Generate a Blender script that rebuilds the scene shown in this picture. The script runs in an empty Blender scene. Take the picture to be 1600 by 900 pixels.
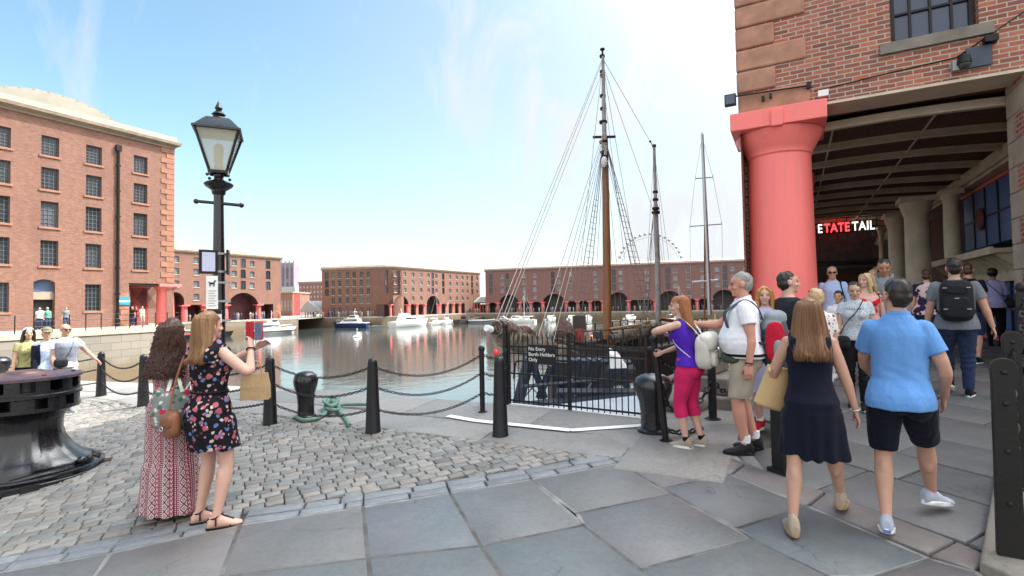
import bpy, bmesh, math, random
import numpy as np
from mathutils import Vector, Matrix, noise
rnd = random.Random(7)
PI = math.pi
SC = bpy.context.scene
COL = SC.collection

# ------------------------------------------------------------------ camera model (metres; camera at 0,0,1.7)
FL = 810.0; PHI = math.atan(25/810); RHO = .018
_R0 = np.array([1, 0, 0.]); FW = np.array([0, math.cos(PHI), math.sin(PHI)]); _U0 = np.array([0, -math.sin(PHI), math.cos(PHI)])
UP = _U0*math.cos(RHO)+_R0*math.sin(RHO); RT = _R0*math.cos(RHO)-_U0*math.sin(RHO)
CAM = np.array([0, 0, 1.7])
def ray(px, py): return FW+RT*(px-800)/FL-UP*(py-450)/FL
def g(x, y):
    z = .033*x+.055*(min(max(y, -2), 16)-4)-.04*max(0, -x-3.5)
    return max(-.32, min(.62, z))
def at(px, py):
    d = ray(px, py); t = 3.
    for i in range(60):
        p = CAM+d*t; t = .5*t+.5*(g(p[0], p[1])-1.7)/d[2]
    p = CAM+d*t
    return Vector((p[0], p[1], g(p[0], p[1])))
def aty(px, py, Y):
    d = ray(px, py); p = CAM+d*(Y/d[1]); return Vector(p)
def atz(px, py, z):
    d = ray(px, py); p = CAM+d*((z-1.7)/d[2]); return Vector(p)
class Plane:
    """vertical plane: local x along angle (deg), local y inward (left of x), z up; origin o"""
    def __init__(s, o, ang):
        s.o = Vector((o[0], o[1], 0)); s.a = math.radians(ang)
        s.e = Vector((math.cos(s.a), math.sin(s.a), 0)); s.n = Vector((-math.sin(s.a), math.cos(s.a), 0))
    def px(s, px, py, off=0.):
        d = Vector(ray(px, py)); t = ((s.o-Vector(CAM)).dot(s.n)+off)/d.dot(s.n)
        p = Vector(CAM)+d*t; return (p-s.o).dot(s.e), p.z
    def pxx(s, px, xl):
        """local y of the point with local x = xl seen at px (row ~ horizon)"""
        d = Vector(ray(px, 470)); t = ((s.o-Vector(CAM)).dot(s.e)+xl)/d.dot(s.e)
        p = Vector(CAM)+d*t; return (p-s.o).dot(s.n)
    def w(s, x, y, z): 
        p = s.o+s.e*x+s.n*y; return Vector((p.x, p.y, z))

# ------------------------------------------------------------------ mesh builder
class MB:
    def __init__(s): s.v = []; s.f = []; s.m = []; s.c = []
    def add(s, vs, fs, mat=0, col=None):
        b = len(s.v); s.v.extend([tuple(v) for v in vs])
        for f in fs: s.f.append([i+b for i in f]); s.m.append(mat); s.c.append(col)
    def box(s, x0, x1, y0, y1, z0, z1, mat=0, M=None, col=None):
        vs = [Vector((x, y, z)) for z in (z0, z1) for y in (y0, y1) for x in (x0, x1)]
        if M is not None: vs = [M @ v for v in vs]
        s.add(vs, [(0, 2, 3, 1), (4, 5, 7, 6), (0, 1, 5, 4), (2, 6, 7, 3), (0, 4, 6, 2), (1, 3, 7, 5)], mat, col)
    def loft(s, rings, mat=0, cap=True, closed=True, col=None):
        n = len(rings[0]); vs = [p for r in rings for p in r]; fs = []
        for i in range(len(rings)-1):
            for j in range(n if closed else n-1):
                k = (j+1) % n
                fs.append((i*n+j, i*n+k, (i+1)*n+k, (i+1)*n+j))
        if cap: fs.append(tuple(range(n))[::-1]); fs.append(tuple((len(rings)-1)*n+j for j in range(n)))
        s.add(vs, fs, mat, col)
    def tube(s, pts, rad, n=8, mat=0, cap=True, flat=1., up=None, col=None):
        pts = [Vector(p) for p in pts]; rings = []; pu = None
        for i, p in enumerate(pts):
            d = (pts[min(i+1, len(pts)-1)]-pts[max(i-1, 0)])
            d = d.normalized() if d.length > 1e-9 else Vector((0, 0, 1))
            if pu is None:
                u = Vector(up) if up is not None else (Vector((0, 0, 1)) if abs(d.z) < .9 else Vector((0, 1, 0)))
            else: u = pu
            u = u-d*u.dot(d)
            if u.length < 1e-6: u = d.orthogonal()
            u.normalize(); pu = u
            w = d.cross(u); r = rad[i] if isinstance(rad, (list, tuple)) else rad
            rings.append([p+(w*math.cos(2*PI*j/n)+u*math.sin(2*PI*j/n)*flat)*r for j in range(n)])
        s.loft(rings, mat, cap, col=col)
    def lathe(s, prof, c=(0, 0, 0), n=24, mat=0, cap=True, ph=0., col=None):
        s.loft([[Vector((c[0]+r*math.cos(2*PI*j/n+ph), c[1]+r*math.sin(2*PI*j/n+ph), c[2]+z)) for j in range(n)] for r, z in prof], mat, cap, col=col)
    def ball(s, c, r, mat=0, n=12, m=8, M=None, col=None):
        r = (r, r, r) if not isinstance(r, (tuple, list)) else r; rings = []
        for i in range(m+1):
            t = PI*(i+.02)/(m+.04); q = []
            for j in range(n):
                v = Vector((r[0]*math.sin(t)*math.cos(2*PI*j/n), r[1]*math.sin(t)*math.sin(2*PI*j/n), -r[2]*math.cos(t)))
                if M is not None: v = M @ v
                q.append(v+Vector(c))
            rings.append(q)
        s.loft(rings, mat, col=col)
    def torus(s, c, R, r, n=16, m=6, mat=0, M=None, sx=1., col=None):
        vs = []; fs = []
        for i in range(n):
            a = 2*PI*i/n
            for j in range(m):
                b = 2*PI*j/m; v = Vector(((R+r*math.cos(b))*math.cos(a)*sx, (R+r*math.cos(b))*math.sin(a), r*math.sin(b)))
                if M is not None: v = M @ v
                vs.append(v+Vector(c)); 
        for i in range(n):
            for j in range(m): fs.append((i*m+j, ((i+1) % n)*m+j, ((i+1) % n)*m+(j+1) % m, i*m+(j+1) % m))
        s.add(vs, fs, mat, col)
    def prism(s, poly, d0, d1, mat=0, T=None, col=None):
        """poly in (x,z), extruded along y from d0 to d1"""
        n = len(poly); vs = [Vector((x, d, z)) for d in (d0, d1) for x, z in poly]
        if T is not None: vs = [T(v) for v in vs]
        s.add(vs, [tuple(range(n)), tuple(range(2*n-1, n-1, -1))]+[(i, i+n, (i+1) % n+n, (i+1) % n) for i in range(n)], mat, col)
    def mesh(s, name, mats, smooth=35, fix=True):
        me = bpy.data.meshes.new(name); me.from_pydata(s.v, [], s.f)
        if fix:
            bm = bmesh.new(); bm.from_mesh(me); bmesh.ops.recalc_face_normals(bm, faces=bm.faces); bm.to_mesh(me); bm.free()
        finish(me, mats, smooth)
        me.polygons.foreach_set('material_index', s.m)
        if any(c is not None for c in s.c):
            a = me.color_attributes.new('Col', 'FLOAT_COLOR', 'CORNER'); buf = []
            for p, c in zip(me.polygons, s.c): buf += list(tuple(c or (1, 1, 1))+(1.,))*p.loop_total
            a.data.foreach_set('color', buf)
        return me
    def build(s, name, mats, parent=None, smooth=35, fix=True, loc=None, rotz=0):
        o = link(name, s.mesh(name, mats, smooth, fix), parent)
        if loc is not None: o.location = loc
        if rotz: o.rotation_euler.z = rotz
        return o
def finish(me, mats, smooth):
    for m in (mats if isinstance(mats, (list, tuple)) else [mats]): me.materials.append(m)
    if smooth:
        me.polygons.foreach_set('use_smooth', [True]*len(me.polygons)); me.set_sharp_from_angle(angle=math.radians(smooth))
    nv = len(me.vertices); co = np.empty(nv*3); me.vertices.foreach_get('co', co); co = co.reshape(-1, 3)
    nl = len(me.loops); li = np.empty(nl, int); me.loops.foreach_get('vertex_index', li)
    npoly = len(me.polygons); no = np.empty(npoly*3); me.polygons.foreach_get('normal', no); no = no.reshape(-1, 3)
    lt = np.empty(npoly, int); me.polygons.foreach_get('loop_total', lt)
    ln = np.repeat(no, lt, axis=0); P = co[li]
    uv = np.where((abs(ln[:, 2]) > .75)[:, None], P[:, :2], np.where((abs(ln[:, 0]) > abs(ln[:, 1]))[:, None], P[:, 1:], P[:, [0, 2]]))
    l = me.uv_layers.new(name='UVMap'); l.data.foreach_set('uv', uv.ravel())
def link(name, data, parent=None):
    o = bpy.data.objects.new(name, data); COL.objects.link(o)
    if parent is not None: o.parent = parent
    return o
def tag(o, label=None, cat=None, group=None, kind=None):
    if label: o['label'] = label
    if cat: o['category'] = cat
    if group: o['group'] = group
    if kind: o['kind'] = kind
    return o
def empty(name, loc, rz=0, label=None, cat=None, group=None):
    o = bpy.data.objects.new(name, None); COL.objects.link(o); o.location = loc; o.rotation_euler.z = rz
    o.empty_display_size = .2
    return tag(o, label, cat, group)
def copy_tree(o, parent=None):
    c = o.copy(); COL.objects.link(c); c.parent = parent
    for ch in list(o.children): copy_tree(ch, c)
    return c

# ------------------------------------------------------------------ materials
def srgb(r, g_, b): return tuple(((c/255/12.92) if c/255 <= .04045 else ((c/255+.055)/1.055)**2.4) for c in (r, g_, b))
class NT:
    def __init__(s, name):
        s.mat = bpy.data.materials.new(name); s.mat.use_nodes = True; s.t = s.mat.node_tree; s.t.nodes.clear()
        s.out = s.n('ShaderNodeOutputMaterial'); s.b = s.n('ShaderNodeBsdfPrincipled'); s.l(s.b.outputs[0], s.out.inputs[0])
    def n(s, typ, **kw):
        n = s.t.nodes.new(typ)
        for k, v in kw.items(): setattr(n, k, v)
        return n
    def l(s, a, b): s.t.links.new(a, b)
    def set(s, n, key, v):
        i = n.inputs[key]
        if hasattr(v, 'is_linked') or isinstance(v, bpy.types.NodeSocket): s.l(v, i)
        elif isinstance(v, (tuple, list)) and len(v) == 3 and i.type == 'RGBA': i.default_value = (*v, 1)
        else: i.default_value = v
    def coord(s, kind='Object', scale=(1, 1, 1), rot=(0, 0, 0)):
        c = s.n('ShaderNodeTexCoord'); m = s.n('ShaderNodeMapping'); s.l(c.outputs[kind], m.inputs[0])
        m.inputs['Scale'].default_value = scale; m.inputs['Rotation'].default_value = rot; return m.outputs[0]
    def noise(s, vec, scale, detail=4, rough=.55, dist=0.):
        n = s.n('ShaderNodeTexNoise'); s.l(vec, n.inputs['Vector']); n.inputs['Scale'].default_value = scale
        n.inputs['Detail'].default_value = detail; n.inputs['Roughness'].default_value = rough; n.inputs['Distortion'].default_value = dist
        return n.outputs[0]
    def vor(s, vec, scale, feature='F1', out=0, rand=1.):
        n = s.n('ShaderNodeTexVoronoi', feature=feature); s.l(vec, n.inputs['Vector']); n.inputs['Scale'].default_value = scale
        n.inputs['Randomness'].default_value = rand; return n.outputs[out]
    def ramp(s, fac, stops, interp='LINEAR'):
        n = s.n('ShaderNodeValToRGB'); n.color_ramp.interpolation = interp; s.l(fac, n.inputs[0]); e = n.color_ramp.elements
        while len(e) < len(stops): e.new(.5)
        for i, (p, c) in enumerate(stops):
            e[i].position = p; e[i].color = (*c, 1) if isinstance(c, (tuple, list)) else (c, c, c, 1)
        return n.outputs[0]
    def mix(s, fac, a, b, mode='MIX'):
        n = s.n('ShaderNodeMix', data_type='RGBA', blend_type=mode)
        for k, v in ((0, fac), (6, a), (7, b)):
            if isinstance(v, bpy.types.NodeSocket): s.l(v, n.inputs[k])
            elif k == 0: n.inputs[k].default_value = v
            else: n.inputs[k].default_value = (*v, 1)
        return n.outputs[2]
    def math(s, op, a, b=0., c=0.):
        n = s.n('ShaderNodeMath', operation=op)
        for k, v in enumerate((a, b, c)):
            if isinstance(v, bpy.types.NodeSocket): s.l(v, n.inputs[k])
            else: n.inputs[k].default_value = v
        return n.outputs[0]
    def bump(s, h, strength=.3, dist=.01):
        n = s.n('ShaderNodeBump'); s.l(h, n.inputs['Height']); n.inputs['Strength'].default_value = strength; n.inputs['Distance'].default_value = dist
        s.l(n.outputs[0], s.b.inputs['Normal']); return n
    def P(s, **kw):
        for k, v in kw.items():
            s.set(s.b, {'base': 'Base Color', 'rough': 'Roughness', 'metal': 'Metallic', 'spec': 'Specular IOR Level', 'sheen': 'Sheen Weight', 'trans': 'Transmission Weight',
                        'coat': 'Coat Weight', 'sss': 'Subsurface Weight', 'em': 'Emission Color', 'ems': 'Emission Strength', 'alpha': 'Alpha', 'ior': 'IOR'}.get(k, k), v)
        return s.mat
_mc = {}
def plain(name, base, rough=.6, metal=0., var=.15, scale=6., bump=0., bscale=40., bdist=.004, kind='Object', stretch=(1, 1, 1), **kw):
    """noise-mottled paint / stone / cloth"""
    if name in _mc: return _mc[name]
    t = NT(name); v = t.coord(kind, stretch); n = t.noise(v, scale, 6, .6)
    lo = tuple(c*(1-var) for c in base); hi = tuple(min(1, c*(1+var)) for c in base)
    col = t.ramp(n, [(.3, lo), (.7, hi)])
    t.P(base=col, metal=metal, **kw)
    t.P(rough=t.math('MULTIPLY_ADD', n, .25, rough-.125))
    if bump: t.bump(t.noise(v, bscale, 5, .6), bump, bdist)
    _mc[name] = t.mat; return t.mat
def brick_mat(name, cols, mortar, bw=.23, bh=.075, ms=.009, stain=.35, squash=.0, dirt=(.10, .075, .06), bs=.5):
    t = NT(name); uv = t.coord('UV'); ob = t.coord('Object')
    wob = t.n('ShaderNodeVectorMath', operation='MULTIPLY_ADD'); nn = t.n('ShaderNodeTexNoise'); t.l(uv, nn.inputs['Vector']); nn.inputs['Scale'].default_value = 9.
    t.l(nn.outputs[1], wob.inputs[0]); wob.inputs[1].default_value = (.012, .012, 0); t.l(uv, wob.inputs[2])
    b = t.n('ShaderNodeTexBrick'); t.l(wob.outputs[0], b.inputs['Vector']); b.inputs['Scale'].default_value = 1
    b.inputs['Brick Width'].default_value = bw; b.inputs['Row Height'].default_value = bh; b.inputs['Mortar Size'].default_value = ms; b.inputs['Mortar Smooth'].default_value = .25
    b.inputs['Color1'].default_value = (0, 0, 0, 1); b.inputs['Color2'].default_value = (1, 1, 1, 1); b.inputs['Mortar'].default_value = (.5, .5, .5, 1)
    sp = t.n('ShaderNodeSeparateColor'); t.l(b.outputs['Color'], sp.inputs[0])
    bc = t.ramp(sp.outputs[0], [(i/max(1, len(cols)-1), c) for i, c in enumerate(cols)])
    n1 = t.noise(uv, 14, 5, .65); bc = t.mix(t.math('MULTIPLY', n1, .55), bc, tuple(c*.55 for c in cols[0]))
    mo = t.mix(t.noise(uv, 3, 4), tuple(c*.75 for c in mortar), mortar)
    c = t.mix(b.outputs['Fac'], bc, mo)
    st = t.ramp(t.noise(t.coord('Object', (.35, .35, .12)), 1.6, 6, .65), [(.45, 0.), (.75, 1.)])
    c = t.mix(t.math('MULTIPLY', st, stain), c, dirt)
    t.P(base=c, rough=.85)
    h = t.math('MULTIPLY_ADD', n1, .35, t.math('SUBTRACT', 1., b.outputs['Fac']))
    t.bump(h, bs, .008); return t.mat
M = {}
M['brick_sun'] = brick_mat('sunny_brick', [(.20, .078, .050), (.265, .11, .072), (.16, .060, .040), (.30, .145, .10), (.23, .088, .057)], (.28, .20, .155), stain=.5, dirt=(.125, .062, .047))
M['brick_near'] = brick_mat('dark_red_brick', [(.20, .075, .055), (.46, .14, .085), (.33, .10, .06), (.58, .21, .125), (.40, .125, .075), (.26, .10, .075), (.66, .19, .09)], (.52, .45, .38), bw=.24, bh=.0795, ms=.011, stain=.25, dirt=(.16, .085, .065), bs=.8)
M['brick_mauve'] = brick_mat('mauve_brick', [(.22, .095, .085), (.255, .11, .095), (.19, .083, .074)], (.25, .17, .155), stain=.2, dirt=(.2, .11, .1))
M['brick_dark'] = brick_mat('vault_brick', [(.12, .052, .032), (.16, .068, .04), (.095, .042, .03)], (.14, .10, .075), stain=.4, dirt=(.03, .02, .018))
M['sandstone'] = plain('sandstone', (.40, .205, .14), .85, var=.3, scale=3, bump=.5, bscale=18, bdist=.012)
M['sandstone_sun'] = plain('pale_sandstone', (.29, .135, .085), .85, var=.25, scale=2, bump=.3, bscale=12)
M['stone'] = plain('grey_stone', (.36, .31, .25), .85, var=.25, scale=2.5, bump=.4, bscale=25)
M['stone_dark'] = plain('weathered_stone', (.20, .175, .15), .85, var=.3, scale=2.5, bump=.4, bscale=25)
M['coping'] = plain('granite_coping', (.30, .29, .27), .8, var=.3, scale=9, bump=.5, bscale=70, bdist=.004)
M['cornice'] = plain('stone_cornice', (.29, .23, .175), .8, var=.25, scale=1.2)
def worn_paint(name, base, chip):
    t = NT(name); ob = t.coord('Object'); n = t.noise(ob, 1.3, 6, .65); c = t.mix(n, tuple(x*.93 for x in base), tuple(min(1, x*1.07) for x in base))
    st = t.ramp(t.noise(t.coord('Object', (3, 3, .25)), 2.2, 6, .7), [(.50, 0.), (.78, 1.)]); c = t.mix(t.math('MULTIPLY', st, .30), c, (.42, .15, .13))
    ch = t.ramp(t.noise(ob, 9, 8, .78), [(.705, 0.), (.725, 1.)]); c = t.mix(t.math('MULTIPLY', ch, .7), c, chip)
    t.P(base=c, rough=t.math('MULTIPLY_ADD', n, .3, .28), spec=.45); t.bump(t.math('ADD', t.noise(ob, 5, 5, .6), t.math('MULTIPLY', ch, -.5)), .35, .012); return t.mat
M['red'] = worn_paint('red_paint', (.92, .20, .18), (.32, .06, .05))
M['red_far'] = plain('far_red_paint', (.78, .14, .14), .5, var=.1, scale=1)
def iron_paint(name, base, rough, rust=.5, **kw):
    t = NT(name); ob = t.coord('Object'); n = t.noise(ob, 7, 6, .65); r = t.ramp(t.noise(ob, 11, 8, .75), [(.60, 0.), (.70, 1.)]); d = t.ramp(t.noise(ob, 3, 5, .6), [(.4, 0.), (.8, 1.)])
    c = t.mix(t.math('MULTIPLY', d, .5), base, tuple(x*1.9+.002 for x in base)); c = t.mix(t.math('MULTIPLY', r, rust), c, (.055, .026, .015))
    t.P(base=c, **kw); t.P(rough=t.math('ADD', t.math('MULTIPLY', r, .35), t.math('MULTIPLY_ADD', n, .3, rough-.12))); t.bump(t.math('ADD', t.noise(ob, 30, 5, .6), t.math('MULTIPLY', t.noise(ob, 6, 3), 1.5)), .4, .005); return t.mat
M['black'] = iron_paint('black_paint', (.0055, .0055, .0065), .40, spec=.35)
M['black_gloss'] = iron_paint('glossy_black_paint', (.0055, .006, .0075), .24, .3, coat=.25)
M['iron'] = iron_paint('dark_iron', (.0085, .0075, .007), .5, .7, spec=.35)
M['white'] = plain('white_paint', (.78, .78, .76), .45, var=.06, scale=3)
M['cream'] = plain('cream_paint', (.58, .49, .36), .5, var=.18, scale=2.5, bump=.1)
M['grey_paint'] = plain('grey_paint', (.30, .31, .32), .5, var=.12)
M['blue_paint'] = plain('blue_paint', (.05, .13, .33), .35, var=.15, scale=1)
M['navy_hull'] = plain('navy_hull', (.02, .035, .12), .3, var=.1)
M['wood'] = plain('varnished_wood', (.27, .115, .045), .45, var=.35, scale=3, stretch=(6, 6, .35), bump=.2, bscale=6)
M['wood_dark'] = plain('tarred_wood', (.048, .038, .032), .6, var=.5, scale=4, bump=.4, bscale=16)
M['wood_grey'] = plain('grey_mast_paint', (.34, .33, .32), .5, var=.3, scale=4)
M['rope'] = plain('rope', (.24, .21, .17), .9, var=.3, scale=30, bump=.5, bscale=90)
M['rope_pale'] = plain('pale_rope', (.45, .42, .36), .9, var=.2, scale=30)
M['rope_green'] = plain('green_rope', (.12, .22, .17), .9, var=.35, scale=30, bump=.6, bscale=90)
M['canvas'] = plain('brown_sailcloth', (.095, .05, .04), .9, var=.5, scale=6, bump=.8, bscale=14, bdist=.03)
M['canvas_khaki'] = plain('khaki_sailcloth', (.13, .105, .075), .9, var=.5, scale=6, bump=.8, bscale=14, bdist=.03)
M['roof'] = plain('roof_sheet', (.28, .26, .21), .6, var=.12, scale=.8)
M['slate'] = plain('slate_roof', (.22, .19, .155), .7, var=.2, scale=.8)
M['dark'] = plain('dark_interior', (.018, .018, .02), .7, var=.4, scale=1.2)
M['alu'] = plain('silver_mast_metal', (.55, .56, .58), .4, metal=.6, var=.1)
M['yellow'] = plain('ochre_paint', (.55, .27, .03), .5)
M['orange'] = plain('orange_light_tone', (.85, .30, .03), .45)
M['redplastic'] = plain('red_plastic', (.70, .05, .05), .4)
M['teal'] = plain('teal_sign', (.03, .25, .36), .4)
M['mortar'] = plain('dark_joint', (.075, .068, .058), .95, var=.5, scale=8, bump=.6, bscale=60)
M['mortar_pale'] = plain('pale_joint', (.20, .195, .185), .95, var=.35, scale=6, bump=.6, bscale=80)
def glass(name, base, rough=.08, spec=.6):
    t = NT(name); n = t.noise(t.coord('Object'), .5, 2); oi = t.n('ShaderNodeObjectInfo'); rr = t.ramp(oi.outputs['Random'], [(.0, 0.), (.62, .25), (.80, .6), (1., 1.)]); t.P(base=t.mix(rr, t.mix(n, base, tuple(c*1.8 for c in base)), tuple(min(.5, c*4+.05) for c in base)), rough=rough, spec=spec); return t.mat  # random paler base colour stands in for reflections in the windows
M['pane'] = glass('window_pane', (.018, .022, .026)); M['pane_blue'] = glass('blue_pane', (.018, .03, .06)); M['pane_pale'] = glass('pale_pane', (.045, .055, .062), .06, .8)
EXPOSURE = 1.75
# ================================================================== GROUND
D1A = 61.5; D1 = Vector((math.cos(math.radians(D1A)), math.sin(math.radians(D1A)), 0)); N1 = Vector((D1.y, -D1.x, 0))
def ab(a, b, z=None):
    p = N1*a+D1*b; p.z = g(p.x, p.y) if z is None else z; return p
def toab(p): p = Vector((p[0], p[1], 0)); return p.dot(N1), p.dot(D1)
EB, EA = 6.75, -1.6          # dock edges: b = EB on the left of a = EA, a = EA beyond
WATER = -4.0
E1 = Vector((math.cos(math.radians(27)), math.sin(math.radians(27)), 0)); E2 = Vector((E1.y, -E1.x, 0))
def st(s, t): p = E1*s+E2*t; return Vector((p.x, p.y, g(p.x, p.y)))
def tost(p): p = Vector((p[0], p[1], 0)); return p.dot(E1), p.dot(E2)

def grid(mb, a0, a1, b0, b1, step, dz):
    na = max(1, int((a1-a0)/step)); nb = max(1, int((b1-b0)/step)); vs = []; fs = []
    for i in range(na+1):
        for j in range(nb+1):
            p = ab(a0+(a1-a0)*i/na, b0+(b1-b0)*j/nb); p.z += dz; vs.append(p)
    for i in range(na):
        for j in range(nb): fs.append((i*(nb+1)+j, (i+1)*(nb+1)+j, (i+1)*(nb+1)+j+1, i*(nb+1)+j+1))
    mb.add(vs, fs)
mb = MB(); grid(mb, -70, EA, -40, EB, .8, -.034); grid(mb, EA, 60, -40, 70, 1.0, -.034)
tag(mb.build('ground', M['mortar'], smooth=80, fix=False), kind='structure')
mb = MB()
for p, q in (((-70, EB), (EA, EB)), ((EA, EB), (EA, 70))):
    n = 60; vs = []
    for i in range(n+1):
        u = p[0]+(q[0]-p[0])*i/n; v = p[1]+(q[1]-p[1])*i/n; t = ab(u, v); t.z -= .04; vs += [t, Vector((t.x, t.y, WATER-2))]
    mb.add(vs, [(2*i, 2*i+1, 2*i+3, 2*i+2) for i in range(n)])
tag(mb.build('quay_edge', brick_mat('quay_blocks', [(.20, .18, .15), (.26, .23, .19), (.16, .145, .12)], (.1, .09, .08), bw=1.3, bh=.5, ms=.02), smooth=0, fix=False), kind='structure')

def inpoly(p, poly):
    c = False; n = len(poly)
    for i in range(n):
        x1, y1 = poly[i][0], poly[i][1]; x2, y2 = poly[i-1][0], poly[i-1][1]
        if (y1 > p[1]) != (y2 > p[1]) and p[0] < (x2-x1)*(p[1]-y1)/(y2-y1)+x1: c = not c
    return c
def slab(mb, poly, gap, top=0., ch=.008, deep=.04, col=None, wob=.004):
    """paving stone with a chamfered edge standing in a joint of width 2*gap"""
    n = len(poly); ctr = sum((Vector((p[0], p[1], 0)) for p in poly), Vector())/n
    def off(d):
        r = []
        for i in range(n):
            p0, p1, p2 = (Vector((poly[k % n][0], poly[k % n][1], 0)) for k in (i-1, i, i+1))
            u = (p1-p0).normalized(); v = (p2-p1).normalized(); m = Vector((-(u+v).y, (u+v).x, 0))
            if m.length < 1e-6: m = Vector((-u.y, u.x, 0))
            m.normalize()
            if m.dot(ctr-p1) < 0: m = -m
            s = max(.35, abs(m.dot(Vector((-u.y, u.x, 0)))))
            r.append(p1+m*(d/s))
        return r
    tilt = Vector((rnd.uniform(-1, 1), rnd.uniform(-1, 1), 0))*wob
    r0, r1, r2 = off(gap), off(gap+.001), off(gap+ch)
    def z(p, d): return Vector((p.x, p.y, g(p.x, p.y)+top+d+tilt.dot(p-ctr)))
    vs = [z(p, -deep) for p in r0]+[z(p, -ch*.8) for p in r1]+[z(p, 0) for p in r2]
    fs = []
    for k in (0, 1):
        for i in range(n): fs.append((k*n+i, k*n+(i+1) % n, (k+1)*n+(i+1) % n, (k+1)*n+i))
    fs.append(tuple(2*n+i for i in range(n))); mb.add(vs, fs, 0, col)

def paving_mat(name, rough, bs, bd, scale=60, stainc=(.10, .095, .085), stain=.5, wear=.35, purple=0.):
    t = NT(name); a = t.n('ShaderNodeVertexColor', layer_name='Col'); ob = t.coord('Object')
    n1 = t.noise(ob, 2.2, 7, .68, .6); n2 = t.noise(ob, 26, 6, .7); n3 = t.noise(ob, 7, 4, .5)
    c = t.mix(wear, a.outputs[0], t.ramp(n1, [(.3, .42), (.7, .62)]), 'OVERLAY')
    c = t.mix(.45, c, t.ramp(n2, [(.25, .25), (.75, .75)]), 'OVERLAY')
    c = t.mix(t.math('MULTIPLY', t.ramp(t.noise(ob, 1.1, 8, .72, 1.2), [(.52, 0.), (.72, 1.)]), stain), c, stainc)
    sp = t.ramp(t.vor(ob, 3.4), [(.035, 1.), (.055, 0.)]); c = t.mix(t.math('MULTIPLY', sp, .6), c, (.055, .05, .045))
    if purple: c = t.mix(t.math('MULTIPLY', t.ramp(t.noise(ob, .75, 5, .6, .8), [(.45, 0.), (.65, 1.)]), purple), c, (.20, .165, .17))
    cr = t.n('ShaderNodeTexVoronoi', feature='DISTANCE_TO_EDGE'); wv = t.n('ShaderNodeVectorMath', operation='ADD'); nn = t.n('ShaderNodeTexNoise'); t.l(ob, nn.inputs[0]); nn.inputs['Scale'].default_value = 1.7; nn.inputs['Detail'].default_value = 6; t.l(nn.outputs[1], wv.inputs[0]); t.l(ob, wv.inputs[1]); t.l(wv.outputs[0], cr.inputs[0]); cr.inputs['Scale'].default_value = .8
    ck = t.ramp(cr.outputs[0], [(.0, 1.), (.006, 0.)]); gate_ = t.ramp(t.noise(ob, .9, 2), [(.5, 0.), (.56, 1.)]); ck = t.math('MULTIPLY', ck, gate_); c = t.mix(t.math('MULTIPLY', ck, .75), c, (.05, .047, .042))
    t.P(base=c, rough=t.math('MULTIPLY_ADD', n3, .3, rough-.15), spec=.45)
    t.bump(t.math('ADD', t.noise(ob, scale, 6, .7), t.math('MULTIPLY', n3, 2.2)), bs, bd); return t.mat
M['setts'] = paving_mat('sett_stone', .55, .55, .006, 45)
M['flags'] = paving_mat('flag_stone', .5, .35, .005, 50, stainc=(.095, .10, .09), stain=.55, wear=.5, purple=.28)
M['granite'] = paving_mat('granite_stone', .7, .6, .005, 110, stain=.4)

BORDER = [at(*p) for p in ((-420, 1005), (-150, 921), (0, 892), (172, 862), (375, 818), (567, 790), (703, 768), (831, 747), (966, 722), (1045, 700))]
def border_b(x, y):
    """signed distance past the flagstone border (positive = setts side)"""
    best = None
    for p, q in zip(BORDER, BORDER[1:]):
        if p.x <= x <= q.x: return (y-(p.y+(q.y-p.y)*(x-p.x)/(q.x-p.x)))*.9
    return -1. if x > BORDER[-1].x else (y-BORDER[0].y-.4*(x-BORDER[0].x))*.9
# --- setts: courses parallel to the flagstone border
mb = MB(); t = -16.
SC1, SC2 = (.150, .145, .134), (.235, .222, .202)
def settcol():
    k = rnd.random(); c = [SC1[i]+(SC2[i]-SC1[i])*k for i in range(3)]; w = rnd.uniform(-.012, .012); c[0] += w; c[2] -= w*.6
    if rnd.random() < .12: c = [x*.7 for x in c]
    return tuple(c)
def visible(p, m=260):
    q = np.array(p)-CAM; d = q@FW
    if d < .5: return False
    return -m < 800+FL*(q@RT)/d < 1600+m and 450-FL*(q@UP)/d < 900+200
while t < -1.0:
    w = rnd.uniform(.100, .120); s = -22+rnd.random()*.2
    while s < 6.5:
        L = rnd.uniform(.125, .19); c = st(s+L/2, t+w/2); a, b = toab(c)
        if b < (5.2 if a < -2.7 else 6.5) and a < 1.5 and border_b(c.x, c.y) > .26 and visible(c):
            j = lambda: rnd.uniform(-.005, .005)
            wv = .010*math.sin(s*1.3+t*.7)
            poly = [st(s+j(), t+wv+j()), st(s+L+j(), t+wv+j()), st(s+L+j(), t+w+wv+j()), st(s+j(), t+w+wv+j())]
            slab(mb, poly, .004, rnd.uniform(-.0025, .0025), .008, .03, settcol(), .025)
        s += L
    t += w
tag(mb.build('cobbled_setts', M['setts'], smooth=50), kind='structure')
# --- border of longer setts
mb = MB()
for row, (d0, d1) in enumerate(((0.0, .13), (.13, .27))):
    for p, q in zip(BORDER, BORDER[1:]):
        u = q-p; L = u.length; u.normalize(); nn = Vector((-u.y, u.x, 0)); x = 0.
        while x < L-.05:
            l = min(rnd.uniform(.28, .5), L-x)
            if L-x-l < .12: l = L-x
            k = rnd.uniform(.8, 1.15)
            slab(mb, [p+u*x+nn*d0, p+u*(x+l)+nn*d0, p+u*(x+l)+nn*d1, p+u*x+nn*d1], .007, rnd.uniform(-.004, .004), .014, .03, (.165*k, .178*k, .192*k), .03); x += l
tag(mb.build('border_setts', M['setts'], smooth=50), kind='structure')
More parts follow.
